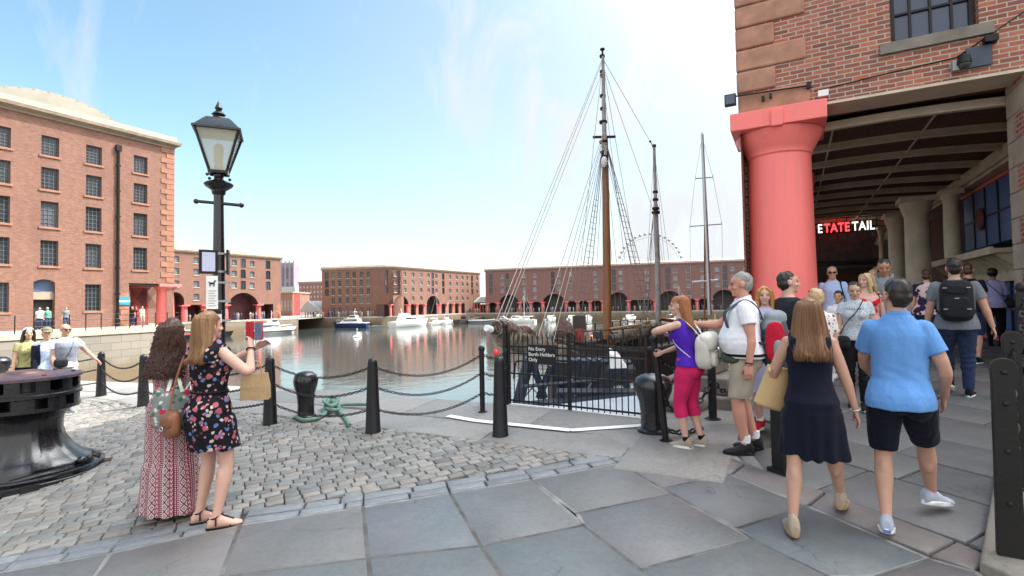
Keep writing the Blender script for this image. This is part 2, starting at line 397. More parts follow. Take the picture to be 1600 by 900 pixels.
# --- big flagstones traced where they lie
FLAGS = [[(-420, 1010), (-150, 925), (0, 894), (172, 864), (140, 912), (60, 1010)], [(172, 864), (375, 820), (345, 900), (140, 912)], [(140, 912), (345, 900), (300, 1010), (60, 1010)],
         [(375, 820), (567, 792), (575, 872), (345, 900)], [(345, 900), (575, 872), (590, 990), (300, 1010)], [(567, 792), (703, 770), (752, 852), (575, 872)], [(575, 872), (752, 852), (835, 975), (590, 990)],
         [(703, 770), (831, 749), (912, 820), (752, 852)], [(752, 852), (912, 820), (1000, 889), (1100, 970), (835, 975)], [(831, 749), (966, 724), (1050, 771), (902, 801), ],
         [(902, 801), (1050, 771), (1176, 842), (1000, 889), (912, 820)], [(1000, 889), (1176, 842), (1294, 900), (1400, 960), (1100, 970)], [(966, 724), (1045, 702), (1142, 741), (1034, 761)],
         [(1034, 761), (1142, 741), (1262, 790), (1154, 824), (1050, 771)], [(1154, 824), (1262, 790), (1451, 872), (1368, 899), (1294, 900), (1176, 842)], [(1294, 900), (1368, 899), (1451, 872), (1526, 893), (1600, 960), (1400, 960)]]
FC = [(.165, .165, .16), (.175, .17, .165), (.15, .16, .165), (.17, .168, .165), (.16, .17, .17), (.155, .17, .185), (.16, .172, .175), (.165, .172, .175), (.15, .17, .175), (.17, .168, .165), (.165, .165, .168), (.16, .165, .165), (.165, .155, .15), (.135, .15, .15), (.135, .155, .16), (.165, .155, .155)]
mb = MB()
for poly, c in zip(FLAGS, FC): slab(mb, [at(*p) for p in poly], .011, 0., .010, .03, (c[0]*.715, c[1]*.735, c[2]*.735), .002)
BANDLO = [(1045, 702), (1142, 741), (1262, 790), (1451, 866), (1526, 893)]; BANDHI = [(1062, 690), (1165, 724), (1290, 768), (1494, 844), (1548, 868)]
for i in range(4): slab(mb, [at(*BANDLO[i]), at(*BANDLO[i+1]), at(*BANDHI[i+1]), at(*BANDHI[i])], .010, .002, .012, .03, (.155+.012*(i % 2), .146, .138), .004)
s0 = 4.22; s = s0
while s < 15:
    w = rnd.uniform(.62, .95); tt = -14.
    while tt < -1.2:
        L = rnd.uniform(.7, 1.6); a, b = toab(st(s+w/2, tt+L/2)); k = rnd.uniform(.86, 1.1)
        if a > -.55 and toab(st(s, tt))[0] > -1.0 and a < 9 and b < 16: slab(mb, [st(s, tt), st(s+w, tt), st(s+w, tt+L), st(s, tt+L)], rnd.uniform(.005, .012), rnd.uniform(-.004, .004), .010, .03, (.118*k, .121*k, .122*k), .006)
        tt += L
    s += w
tag(mb.build('flagstones', M['flags'], smooth=50), kind='structure')
mb = MB()
for poly in FLAGS:
    ps = [at(*p) for p in poly]; c = sum(ps, Vector())/len(ps); ps = [p+(p-c)*.04 for p in ps]
    mb.add([Vector((p.x, p.y, g(p.x, p.y)-.004)) for p in ps], [tuple(range(len(ps)))])
tag(mb.build('flagstone_joints', M['mortar_pale'], smooth=0, fix=False), kind='structure')
# --- granite coping along both dock edges
mb = MB(); a = -40.
while a < EA-.9:
    L = min(rnd.uniform(1.2, 2.1), EA-a)
    k = rnd.uniform(.85, 1.1)
    for b0, b1 in ((5.2, 5.85), (5.85, EB)):
        sh = .3 if b0 > 5.5 else 0
        slab(mb, [ab(a+sh, b0), ab(a+L+sh, b0), ab(a+L+sh, b1), ab(a+sh, b1)], .006, .012 if b0 > 5.5 else 0.005, .015, .05, (.22*k, .215*k, .205*k), .003)
    a += L
b = 4.9
while b < 60:
    L = rnd.uniform(1.1, 1.9); k = rnd.uniform(.85, 1.1)
    slab(mb, [ab(EA, b), ab(EA+1.02, b), ab(EA+1.02, b+L), ab(EA, b+L)], .007, .012, .015, .05, (.23*k, .215*k, .20*k), .004); b += L
for poly, c in (([(930, 676), (985, 700), (1045, 702), (1000, 664)], (.22, .21, .20)), ([(1000, 664), (1045, 702), (1062, 690), (1040, 655)], (.215, .195, .183)), ([(1040, 655), (1062, 690), (1165, 724), (1110, 668)], (.23, .20, .185)), ([(1110, 668), (1165, 724), (1200, 738), (1160, 690)], (.20, .19, .185)), ([(880, 662), (930, 676), (1000, 664), (985, 655)], (.25, .24, .225))): slab(mb, [at(*p) for p in poly], .006, .006, .014, .04, c, .004)
tag(mb.build('coping_stones', M['granite'], smooth=50), kind='structure')
# kerb stones along the right-hand parapet
mb = MB()
kp = [at(1528, 892), at(1556, 738), at(1563, 650), at(1568, 600)]
for p, q in zip(kp, kp[1:]):
    u = (q-p).normalized(); nn = Vector((u.y, -u.x, 0))
    slab(mb, [p-u*.0, q, q+nn*.9, p+nn*.9-u*.5], .008, .06, .02, .10, (.24, .215, .18), .002)
tag(mb.build('parapet_kerb', M['granite'], smooth=50), kind='structure')
# painted line round the gangway
mb = MB()
wl = [at(700, 652), at(745, 660), at(892, 675), at(1010, 667)]
for p, q in zip(wl, wl[1:]):
    u = (q-p).normalized(); nn = Vector((-u.y, u.x, 0))*.055; n = 4
    for i in range(n):
        r = [p.lerp(q, i/n), p.lerp(q, (i+1)/n)]
        mb.add([Vector((v.x, v.y, g(v.x, v.y)+.024)) for v in (r[0]-nn, r[1]-nn, r[1]+nn, r[0]+nn)], [(0, 1, 2, 3)])
tag(mb.build('painted_line', M['white'], smooth=0, fix=False), kind='structure')
# ================================================================== WATER
t = NT('dock_water'); ob = t.coord('Object', (1, 1, 1)); n1 = t.noise(ob, .55, 4, .55, .4); n2 = t.noise(ob, 2.6, 3, .5)
t.P(base=(.045, .055, .052), rough=.03, spec=.5, ior=2.0); t.bump(t.math('MULTIPLY_ADD', n2, .3, n1), .20, .12); M['water'] = t.mat
mb = MB(); mb.add([(-1500, -800, WATER), (1500, -800, WATER), (1500, 3000, WATER), (-1500, 3000, WATER)], [(0, 1, 2, 3)])
tag(mb.build('water', M['water'], smooth=0, fix=False), kind='structure')
# ================================================================== BUILDINGS
def arc_pts(x0, x1, zs, z1, n=14, x=None):
    """segment of a circle from (x0,zs) over the crown z1 to (x1,zs)"""
    h = z1-zs; w = (x1-x0)/2; R = (w*w+h*h)/(2*h); cz = z1-R; cx = (x0+x1)/2; a = math.asin(min(1, w/R)); a = a if h <= w else PI-a
    return [(cx-R*math.sin(a*(1-2*i/n)), cz+R*math.cos(a*(1-2*i/n))) for i in range(n+1)]
def facade(mb, T, x0, x1, z0, z1, ops, reveal=.25, mat=0, rmat=None, soffit=True):
    """brick sheet with real openings; ops = (x0,x1,z0,z1,rise) rise>0 = arched head"""
    rmat = mat if rmat is None else rmat
    xs = sorted({x0, x1, *[min(max(v, x0), x1) for o in ops for v in o[:2]]}); zs = sorted({z0, z1, *[min(max(v, z0), z1) for o in ops for v in o[2:4]]})
    for i in range(len(xs)-1):
        for j in range(len(zs)-1):
            cx, cz = (xs[i]+xs[i+1])/2, (zs[j]+zs[j+1])/2
            if any(o[0] < cx < o[1] and o[2] < cz < o[3] for o in ops): continue
            mb.add([T(xs[i], 0, zs[j]), T(xs[i+1], 0, zs[j]), T(xs[i+1], 0, zs[j+1]), T(xs[i], 0, zs[j+1])], [(0, 1, 2, 3)], mat)
    for o in ops:
        a0, a1, b0, b1 = o[:4]; rise = o[4] if len(o) > 4 else 0; r = o[5] if len(o) > 5 else reveal; rmat = 1 if r > 1 else mat
        if rise > 0:
            pts = arc_pts(a0, a1, b1-rise, b1, 16 if a1-a0 > 2.5 else 4); h = len(pts)//2
            for i in range(len(pts)-1):
                c = (a0, b1) if i < h else (a1, b1)
                mb.add([T(c[0], 0, c[1]), T(pts[i][0], 0, pts[i][1]), T(pts[i+1][0], 0, pts[i+1][1])], [(0, 1, 2)], mat)
                mb.add([T(pts[i][0], 0, pts[i][1]), T(pts[i+1][0], 0, pts[i+1][1]), T(pts[i+1][0], r, pts[i+1][1]), T(pts[i][0], r, pts[i][1])], [(0, 1, 2, 3)], rmat)
            zt = b1-rise
        else:
            zt = b1; mb.add([T(a0, 0, b1), T(a1, 0, b1), T(a1, r, b1), T(a0, r, b1)], [(0, 1, 2, 3)], rmat)
        mb.add([T(a0, 0, b0), T(a0, 0, zt), T(a0, r, zt), T(a0, r, b0)], [(0, 1, 2, 3)], rmat)
        mb.add([T(a1, 0, b0), T(a1, 0, zt), T(a1, r, zt), T(a1, r, b0)], [(0, 1, 2, 3)], rmat)
        if b0 > z0+.05: mb.add([T(a0, 0, b0), T(a1, 0, b0), T(a1, r, b0), T(a0, r, b0)], [(0, 1, 2, 3)], rmat)
def LT(ox=0., oy=0., ang=0.):
    c, s = math.cos(math.radians(ang)), math.sin(math.radians(ang))
    return lambda x, y, z: Vector((ox+c*x-s*y, oy+s*x+c*y, z))
_wc = {}
def window(root, name, T, ang, xc, z0, w, h, depth, nx, nz, mats, bar=.04, sill=None, fr=.06, head=0.):
    """frame + glazing bars (mesh), pane and sill as sub-parts; all copies of a size share their meshes"""
    key = (round(w, 1), round(h, 1), nx, nz, bar, tuple(m.name for m in mats)); w, h = key[0], key[1]
    if key not in _wc:
        f = MB(); d0, d1 = -.03, .03
        f.box(-w/2, -w/2+fr, d0, d1, 0, h); f.box(w/2-fr, w/2, d0, d1, 0, h); f.box(-w/2+fr, w/2-fr, d0, d1, 0, fr); f.box(-w/2+fr, w/2-fr, d0, d1, h-fr, h)
        for i in range(1, nx): x = -w/2+w*i/nx; f.box(x-bar/2, x+bar/2, -.02, .02, fr, h-fr)
        for i in range(1, nz): z = h*i/nz; f.box(-w/2+fr, w/2-fr, -.018, .018, z-bar/2, z+bar/2)
        p = MB(); p.add([(-w/2+.01, .024, .01), (w/2-.01, .024, .01), (w/2-.01, .024, h-.01), (-w/2+.01, .024, h-.01)], [(0, 1, 2, 3)])
        s = MB(); s.box(-w/2-.14, w/2+.14, -depth-.07, -.032, -.16, -.002)
        _wc[key] = (f.mesh('window', mats[0], 0), p.mesh('pane', mats[1], 0), s.mesh('sill', mats[2], 0))
    fm, pm, sm = _wc[key]; o = link(name, fm, root); o.location = T(xc, depth, z0+.01); o.rotation_euler.z = math.radians(ang)
    link('pane', pm, o)
    if sill: link('sill', sm, o)
    return o
def cornice(mb, T, x0, x1, z, prof, mat=0, ends=True):
    """moulding of profile (out,z) along a facade"""
    mb.loft([[T(x, -o, z+dz) for o, dz in prof] for x in (x0, x1)], mat)
CPROF = [(-.3, 0), (.12, 0), (.16, .22), (.42, .36), (.5, .62), (.3, .7), (.2, 1.25), (-.3, 1.3)]
def column(mb, c, r0, r1, z0, z1, mat=0, n=24, ab_=1.35, ah=.3):
    h = z1-z0; e = min(.45, h*.1)
    mb.lathe([(r0, z0), (r0, z0+h*.25), (r0*.97, z0+h*.5), (r1, z1-ah-e), (r1*1.05, z1-ah-e+.01), (r1*1.05, z1-ah-e+.06), (r1*1.12, z1-ah-e*.7), (r0*1.28, z1-ah-.06), (r0*1.3, z1-ah)], c, n, mat)
    a = r0*ab_; mb.box(c[0]-a, c[0]+a, c[1]-a, c[1]+a, z1-ah, z1, mat)

# ---------------------------------------------------------------- warehouse beside us (arcade with the big red column)
PC = aty(1218, 300, 10.0); NP = Plane((aty(1218, 300, 9.5).x, 9.5), D1A-90)
GZ = .60
near = empty('brick_warehouse', NP.w(0, 0, 0), math.radians(D1A-90), 'dark red brick warehouse on an open arcade with a fat red corner column', 'warehouse')
TOPZ = 20.5; LINT = 5.20; X0 = -.62; PIER = NP.px(1607, 110)[0]; XR = 16.
wx0, wz0 = NP.px(1392, 66); wx1, wz1 = NP.px(1530, 40)
mb = MB(); T = LT()
ops = [(X0-.01, PIER, -1, LINT, 0, .7)]+[(wx0+3.75*i, wx1+3.75*i, 6.0+3.4*k, 8.1+3.4*k, .0, .22) for i in range(4) for k in range(4)]
facade(mb, T, X0, XR, -.5, TOPZ, ops, .22)
TS = LT(X0, 60, -90)    # dock side, seen from the water
sops = [(.0, 59.3, -1, LINT, 0, .7)]+[(2+4*i, 3.3+4*i, 6.0+3.4*k, 8.1+3.4*k, .18, .22) for i in range(14) for k in range(4)]
facade(mb, TS, 0, 60, -.5, TOPZ, sops, .22)
mb.box(X0+.01, XR, .75, 59.9, TOPZ-.4, TOPZ)
mb.build('wall', M['brick_near'], near, smooth=0, fix=False)
m2 = MB()
m2.box(X0+.02, PIER-.01, .004, .70, LINT-.05, LINT-.002); m2.build('lintel_soffit', M['cream'], near, smooth=0)
for i in range(4):
    for k in range(4):
        if i*k > 1: continue
        o = window(near, 'window', T, 0, (wx0+wx1)/2+3.75*i, 6.0+3.4*k, wx1-wx0, 2.1, .17, 4, 4, (M['black'], M['pane_blue'], M['stone_dark']), .035)
sl = MB(); sl.box(wx0-.16, wx1+.16, -.07, .2, 5.82, 5.998); sl.build('window_sill', M['stone_dark'], near, smooth=0)
# rusticated sandstone quoins up the corner
q = MB(); z = LINT+.42; k = 0
q.box(X0-.03, X0+1.16, -.03, 1.1, LINT+.004, z-.012)
while z < TOPZ-.6:
    L = .62 if k % 2 == 0 else 1.12; q.box(X0-.045, X0+L, -.045, (1.12 if k % 2 == 0 else .62), z+.012, z+.418-.012); z += .418; k += 1
o = q.build('quoins', M['sandstone'], near, smooth=30); bv = o.modifiers.new('soft', 'BEVEL'); bv.width = .035; bv.segments = 3
# columns: corner one and those along the dock
for i in range(8):
    c = MB(); y = (PC-NP.w(0, 0, 0)).dot(NP.n) if i == 0 else .55+5.9*i
    column(c, (0, y, 0), .585, .545, -.3 if i == 0 else .3, LINT, n=40, ab_=1.34, ah=.33)
    if i == 0: c.box(-.10, .10, y-.585*1.34-.05, y-.585*1.34+.05, LINT-.36, LINT-.06)
    o = c.build('column', M['red'], near, smooth=40); bv = o.modifiers.new('soft', 'BEVEL'); bv.width = .014; bv.segments = 2; bv.limit_method = 'ANGLE'
# pier with alternating stone and brick
p = MB(); z = -.4; k = 0
while z < LINT-.05:
    h = .42; 
    p.box(PIER-.03, PIER+1.6, -.03, .9, z, min(z+h, LINT-.004)-.008, 0)
    if k % 2: p.box(PIER-.034, PIER+.3, .16, .52, z+.01, min(z+h, LINT)-.02, 1)
    z += h; k += 1
o = p.build('pier', [M['stone'], M['brick_near']], near, smooth=30); bv = o.modifiers.new('soft', 'BEVEL'); bv.width = .012; bv.segments = 2
# arcade ceiling: shallow brick vaults between iron ribs
XW = 4.5
mb = MB(); r = MB(); bays = [.72]+[1.0+1.62*i for i in range(14)]
def archz(x): u = (x-1.9)/2.6; return -.13*u*u
for i in range(len(bays)-1):
    y0, y1 = bays[i], bays[i+1]; rings = []
    for j in range(9):
        x = X0+.3+(XW-X0-.2)*j/8
        rings.append([Vector((x, y0+(y1-y0)*k/6, 5.12+archz(x)+(.16*math.sin(PI*k/6) if i else .1))) for k in range(7)])
    mb.loft(rings, cap=False, closed=False)
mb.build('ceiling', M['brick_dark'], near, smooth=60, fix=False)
for i, y in enumerate(bays[1:]):
    r = MB(); rings = []
    for j in range(13):
        x = .45+(XW-.5)*j/12; z = 5.13+archz(x); rings.append([Vector((x, y-.02, z)), Vector((x, y-.02, z-.12)), Vector((x, y-.06, z-.125)), Vector((x, y-.06, z-.16)), Vector((x, y+.06, z-.16)), Vector((x, y+.06, z-.125)), Vector((x, y+.02, z-.12)), Vector((x, y+.02, z))])
    r.loft(rings); r.build('rib', M['cream'], near, smooth=30)
for x in (.95, 2.55):
    tr = MB()
    for i in range(10): tr.box(x-.015, x+.015, bays[1]+1.62*i+.1, bays[1]+1.62*(i+1)-.1, 5.02+archz(x), 5.045+archz(x))
    tr.build('tie_rod', M['cream'], near, smooth=0)
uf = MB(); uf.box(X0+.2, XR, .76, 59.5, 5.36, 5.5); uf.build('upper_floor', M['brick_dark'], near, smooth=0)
# beams on the two long sides
b = MB(); b.box(XW-.25, XW+.3, .9, 24, 4.55, 4.95); b.box(XW-.32, XW-.25, .9, 24, 4.62, 4.72); b.build('wall_beam', M['cream'], near, smooth=0)
b = MB(); b.box(-.35, .35, 1.4, 59, LINT-.35, LINT-.01); b.build('edge_beam', M['red'], near, smooth=0)
# inner wall with the blue shop front
yA, yB = NP.pxx(1573, XW), NP.pxx(1514, XW)
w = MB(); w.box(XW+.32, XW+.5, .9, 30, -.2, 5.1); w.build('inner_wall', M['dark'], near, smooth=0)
zt = 4.5; 
w = MB(); w.box(XW-.02, XW+.3, yA-.8, yB, 2.95, 4.42); o = w.build('shop_front', M['blue_paint'], near, smooth=0)
gb = MB()
for k in range(1, 4): y = yA-.8+(yB-yA+.8)*k/4; gb.box(XW-.05, XW-.021, y-.02, y+.02, 2.95, 4.42)
gb.box(XW-.05, XW-.022, yA-.8, yB, 3.66, 3.70); gb.build('glazing_bars', M['black'], o, smooth=0)
rl = MB(); rl.box(XW-.06, XW+.2, yA-.8, yB+.1, 4.421, 4.50); rl.build('red_trim', M['red_far'], o, smooth=0)
rd = MB(); rd.lathe([(.02, -.03), (.27, -.03), (.30, 0), (.27, .03), (.02, .03)], (0, 0, 0), 24); e = rd.build('round_emblem', plain('dark_red_disc', (.10, .02, .025), .5), o, smooth=40)
e.location = (XW-.08, (yA+yB)/2-.15, 3.65); e.rotation_euler = (0, PI/2, 0)
bl = MB(); bl.box(XW-.5, XW+.25, yA-1.2, yB+1.9, 2.62, 2.72); bl.box(XW-.02, XW+.28, yA-1.2, yB+1.9, 2.02, 2.615); bl.box(XW-.56, XW-.5, yA-1.2, yB+1.9, 2.60, 2.76)
y = yA-1.1
while y < yB+1.8: bl.add([Vector((XW-.48, y, 2.62)), Vector((XW-.02, y, 2.2)), Vector((XW-.02, y, 2.62)), Vector((XW-.48, y+.06, 2.62)), Vector((XW-.02, y+.06, 2.2)), Vector((XW-.02, y+.06, 2.62))], [(0, 1, 2), (3, 5, 4), (0, 3, 4, 1), (1, 4, 5, 2), (0, 2, 5, 3)]); y += .42
bl.build('balcony', M['cream'], near, smooth=0)
d = MB(); d.box(XW+.10, XW+.3, yA-1.2, yB+.3, .55, 2.0); d.box(XW+.06, XW+.099, yA-1.2, yB+.3, .55, .7, 1); o = d.build('blue_doors', [M['blue_paint'], M['red_far']], near, smooth=0)
d = MB()
for k in range(5): y = yA-1.1+(yB-yA+1.3)*k/4; d.box(XW+.05, XW+.098, y-.03, y+.03, .7, 2.0)
d.box(XW+.055, XW+.097, yA-1.2, yB+.3, 1.35, 1.41); d.build('door_rails', plain('dark_blue', (.015, .04, .12), .4), o, smooth=0)
# inner columns (cream)
for px, dia, z0 in ((1492, .36, 2.72), (1437, .62, .5), (1406, .56, .5), (1381, .2, .5)):
    xl = XW-.55 if px == 1492 else 3.35; y = NP.pxx(px, xl); c = MB()
    column(c, (xl, y, 0), dia/2, dia/2*.92, z0, 4.55, n=24, ab_=1.35, ah=.14); c.build('inner_column', M['cream'], near, smooth=40)
# far bulkheads
YS = NP.pxx(1300, .9)
b = MB(); ysn = 15.2
b.box(.5, 3.2, ysn+1.0, ysn+1.15, 3.35, 4.6); b.box(.4, 3.6, ysn+.75, ysn+.9, 3.0, 3.1)
for k in range(8): b.box(.4, 4.5, ysn+1.2+k*1.3, ysn+1.32+k*1.3, 3.28, 3.42)
b.build('bulkhead', M['wood_dark'], near, smooth=0)
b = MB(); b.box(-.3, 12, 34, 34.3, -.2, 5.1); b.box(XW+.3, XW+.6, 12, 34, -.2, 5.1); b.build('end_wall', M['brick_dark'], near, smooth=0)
# lettering of the hanging sign
def lettering(parent, text, size, mat, depth=.02, loc=(0, 0, 0), rot=(PI/2, 0, 0), align='LEFT', name='lettering', space=1., off=0.):
    cu = bpy.data.curves.new('t', 'FONT'); cu.body = text; cu.size = size; cu.extrude = depth/2; cu.align_x = align; cu.space_character = space; cu.offset = off; cu.resolution_u = 4
    to = bpy.data.objects.new('t', cu); COL.objects.link(to); bpy.context.view_layer.update()
    me = bpy.data.meshes.new_from_object(to.evaluated_get(bpy.context.evaluated_depsgraph_get())); bpy.data.objects.remove(to)
    me.materials.clear(); me.materials.append(mat); me.name = name
    w = max(v.co.x for v in me.vertices)-min(v.co.x for v in me.vertices)
    o = link(name, me, parent); o.location = loc; o.rotation_euler = rot; return o, w
def emit(name, c, s):
    t = NT(name); t.P(base=c, em=c, ems=s, rough=.5); return t.mat
M['neon_red'] = emit('red_neon', (1., .03, .04), 1.6); M['neon_white'] = emit('white_neon', (1., .97, .9), .55)
sx0, sz = Plane(NP.w(0, ysn, 0), D1A-90).px(1279, 364); sx1, _ = Plane(NP.w(0, ysn, 0), D1A-90).px(1371, 360); sz1 = Plane(NP.w(0, ysn, 0), D1A-90).px(1300, 349)[1]
sg = empty('hanging_sign', NP.w(sx0, ysn, sz), math.radians(D1A-90), 'row of white and glowing red capital letters hanging under the arcade roof', 'sign')
x = -.05; cap = (sz1-sz)/.70
for tx, m in (('E', M['neon_white']), ('TATE', M['neon_red']), ('TAIL', M['neon_white'])):
    o, w_ = lettering(sg, tx, cap, m, .05, (x, 0, 0), space=1.06, off=.004); x += w_+.12
k_ = (sx1-sx0)/x
for ch in sg.children: ch.location.x *= k_; ch.scale.x = k_
f = MB(); f.box(-.2, (sx1-sx0)+.1, .06, .1, -.06, -.02); f.box(-.2, (sx1-sx0)+.1, .06, .1, cap*.7+.02, cap*.7+.05)
for k in range(7): x_ = (sx1-sx0)*k/6; f.box(x_-.012, x_+.012, .06, .09, -.35, cap*.7+.6)
f.build('sign_frame', M['iron'], sg, smooth=0)
# fittings on the front wall
def fit(px, py, off=0.): x, z = NP.px(px, py, off); return NP.w(x, off, z)
o = MB(); x, z = NP.px(1262, 136); xl_, zl_ = NP.px(1142, 160); dx_, dz_ = xl_-x, zl_-z; o.tube([(0, 0, 0), (dx_+.1, -.04, dz_+.06)], .016, 8); o.box(dx_-.10, dx_+.10, -.08, .02, dz_-.10, dz_+.11); o.box(dx_-.08, dx_+.08, -.09, -.081, dz_-.08, dz_+.09, 1)
o.box(-.02, .05, -.04, .04, -.05, .05); o.box(-.62, -.58, -.03, .03, -.1, -.02); o.box(-.75, -.7, -.03, .03, -.13, -.04)
tag(o.build('floodlight', [M['iron'], M['pane_blue']], None, smooth=30, loc=NP.w(x, -.07, z), rotz=math.radians(D1A-90)), 'black floodlight on a thin arm fixed to the sandstone corner above the red column', 'floodlight')
o = MB(); x, z = NP.px(1286, 148); o.box(-.08, .08, -.09, -.002, -.05, .06); b_ = o.build('junction_box', M['white'], None, smooth=0, loc=NP.w(x, 0, z), rotz=math.radians(D1A-90))
tag(b_, 'small white box on the brick just right of the red column top', 'junction box')
x, z = NP.px(1503, 104); cc = empty('security_camera', NP.w(x, 0, z), math.radians(D1A-90), 'dome security camera with blue grey backplate under the barred window', 'camera')
o = MB(); o.box(.05, .36, -.06, -.003, -.06, .26); o.build('backplate', plain('slate_blue', (.04, .055, .085), .5), cc, smooth=0)
o = MB(); o.box(-.14, -.05, -.12, -.003, -.08, .08); o.build('bracket', M['grey_paint'], cc, smooth=0)
o = MB(); o.lathe([(.02, .13), (.075, .12), (.09, .05), (.095, 0), (.085, -.01)], (0, -.13, 0), 20); o.box(-.05, .06, -.1, -.004, .08, .12); o.build('housing', M['iron'], cc, smooth=40)
o = MB(); o.lathe([(.082, -.012), (.075, -.05), (.05, -.08), (.01, -.092)], (0, -.13, 0), 20); o.build('dome', M['pane'], cc, smooth=40)
o = MB(); o.box(.26, .42, -.16, -.003, .27, .37); o.build('lamp', M['iron'], cc, smooth=0)
o = MB(); o.tube([NP.w(.6, -.012, 5.42), NP.w(1.4, -.012, 5.48), NP.w(2.6, -.012, 5.55), NP.w(3.4, -.012, 6.05), NP.w(6, -.012, 6.4)], .009, 6); tag(o.build('wall_cable', M['black'], None), 'thin black cable clipped along the brick above the arcade opening', 'cable')

# ---------------------------------------------------------------- shared builder for the warehouses across the dock
def rect_hip(mb, T, x0, x1, y0, y1, z, h, mat=0):
    w = (y1-y0)/2; a = min(w, (x1-x0)*.3)
    mb.add([T(x0, y0, z), T(x1, y0, z), T(x1, y1, z), T(x0, y1, z), T(x0+a, y0+w, z+h), T(x1-a, y0+w, z+h)], [(0, 1, 5, 4), (2, 3, 4, 5), (1, 2, 5), (3, 0, 4)], mat)
def far_facade(root, wall, T, ang, P, x1, zq, H, cols, loads, rows, arches, columns, base_ops=(), wmats=None, ww=1.15, wh=1.35, colm=None, x0=0.):
    ops = []; ct = zq+.245*H
    for a0, a1 in arches: ops.append((a0, a1, zq, zq+.43*H, min((a1-a0)/2, .185*H), 3.0))
    for c0, c1 in base_ops: ops.append((c0, c1, zq, ct, 0, 3.0))
    wins = []
    for x in cols:
        for i, rz in enumerate(rows):
            z = zq+rz*H
            if any(a0-.7 < x < a1+.7 and z < zq+.47*H for a0, a1 in arches): continue
            if z < ct+.6 and any(c0-.7 < x < c1+.7 for c0, c1 in base_ops): continue
            ops.append((x-ww/2, x+ww/2, z-wh/2, z+wh/2, .1)); wins.append((x, z-wh/2, ww, wh))
    lds = []
    for x in loads:
        for i, rz in enumerate(rows[:3]):
            z = zq+rz*H; hh = 2.0; ops.append((x-.6, x+.6, z-hh/2, z+hh/2, .1)); lds.append((x, z-hh/2, 1.2, hh))
    facade(wall, T, x0, x1, zq-.3, zq+H, ops, .3)
    for x, z, w, h in wins: window(root, 'window', T, ang, x, z, w, h, .2, 2, 3, (plain('far_frame', (.30, .30, .29), .5), M['pane_pale'] if wmats is None else wmats, M['stone']), .05, fr=.07, sill=True)
    for x, z, w, h in lds: window(root, 'loading_door', T, ang, x, z, w, h, .15, 2, 3, (M['black'], M['pane'], M['stone']), .08, fr=.1)
    for x in columns:
        c = MB(); q = T(x, .55, 0); column(c, (q.x, q.y, 0), .62, .55, zq, ct, n=14, ah=.25); c.build('column', colm or M['red_far'], root, smooth=40)
def px_list(P, ls): return [P.px(p, 470)[0] for p in ls]
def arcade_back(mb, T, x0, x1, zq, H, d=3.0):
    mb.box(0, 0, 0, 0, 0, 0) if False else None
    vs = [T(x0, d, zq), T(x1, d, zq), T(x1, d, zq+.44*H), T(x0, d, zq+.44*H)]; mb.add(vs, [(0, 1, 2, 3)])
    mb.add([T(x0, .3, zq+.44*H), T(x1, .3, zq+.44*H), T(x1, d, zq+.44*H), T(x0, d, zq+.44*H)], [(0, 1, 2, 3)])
# --- mid-left warehouse
H = 14.0
p0 = aty(270, 470, 104.); PM = Plane(p0, 60.0); zqm = PM.px(405, 498.7)[1]
Lm = PM.px(438.5, 470)[0]; Hm = PM.px(405, 403.5)[1]-zqm
ml = empty('arcaded_warehouse', PM.w(0, 0, 0), PM.a, 'orange brick warehouse with two wide arches behind the white workboat', 'warehouse')
wall = MB(); X0m = -14.
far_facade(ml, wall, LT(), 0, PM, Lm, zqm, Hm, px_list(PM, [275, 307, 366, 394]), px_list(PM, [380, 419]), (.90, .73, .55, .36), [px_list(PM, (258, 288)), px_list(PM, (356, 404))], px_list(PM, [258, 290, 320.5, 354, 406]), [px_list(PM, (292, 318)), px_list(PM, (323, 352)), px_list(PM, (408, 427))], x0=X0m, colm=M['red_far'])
TR = LT(Lm, 0, 90); facade(wall, TR, 0, 22, zqm-.3, zqm+Hm, [])
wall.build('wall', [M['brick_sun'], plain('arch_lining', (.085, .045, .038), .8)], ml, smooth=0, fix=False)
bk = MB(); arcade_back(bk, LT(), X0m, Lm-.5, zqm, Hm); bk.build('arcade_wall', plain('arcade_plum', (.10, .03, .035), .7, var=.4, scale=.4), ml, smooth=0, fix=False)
c = MB(); cornice(c, LT(), X0m, Lm+.4, zqm+Hm, [(-.3, 0), (.1, 0), (.3, .3), (.35, .6), (.1, .7), (.0, 1.1), (-.3, 1.1)]); cornice(c, TR, 0, 22, zqm+Hm, [(-.3, 0), (.1, 0), (.3, .3), (.35, .6), (.1, .7), (.0, 1.1), (-.3, 1.1)]); c.build('cornice', M['cornice'], ml, smooth=0)
r = MB(); rect_hip(r, LT(), X0m, Lm, .3, 22, zqm+Hm+1.0, 1.4); r.lathe([(6.5, 0), (5.6, 1.1), (3, 2.2), (.5, 2.6)], (PM.px(285, 470)[0], 7, zqm+Hm+.8), 24); r.build('roof', M['slate'], ml, smooth=30)
q = MB(); z = zqm; k = 0
while z < zqm+.25*Hm: q.box(Lm-(1.3 if k % 2 else .8), Lm+.04, -.04, .8, z, z+.5); z += .52; k += 1
q.build('quoins', M['sandstone_sun'], ml, smooth=0)

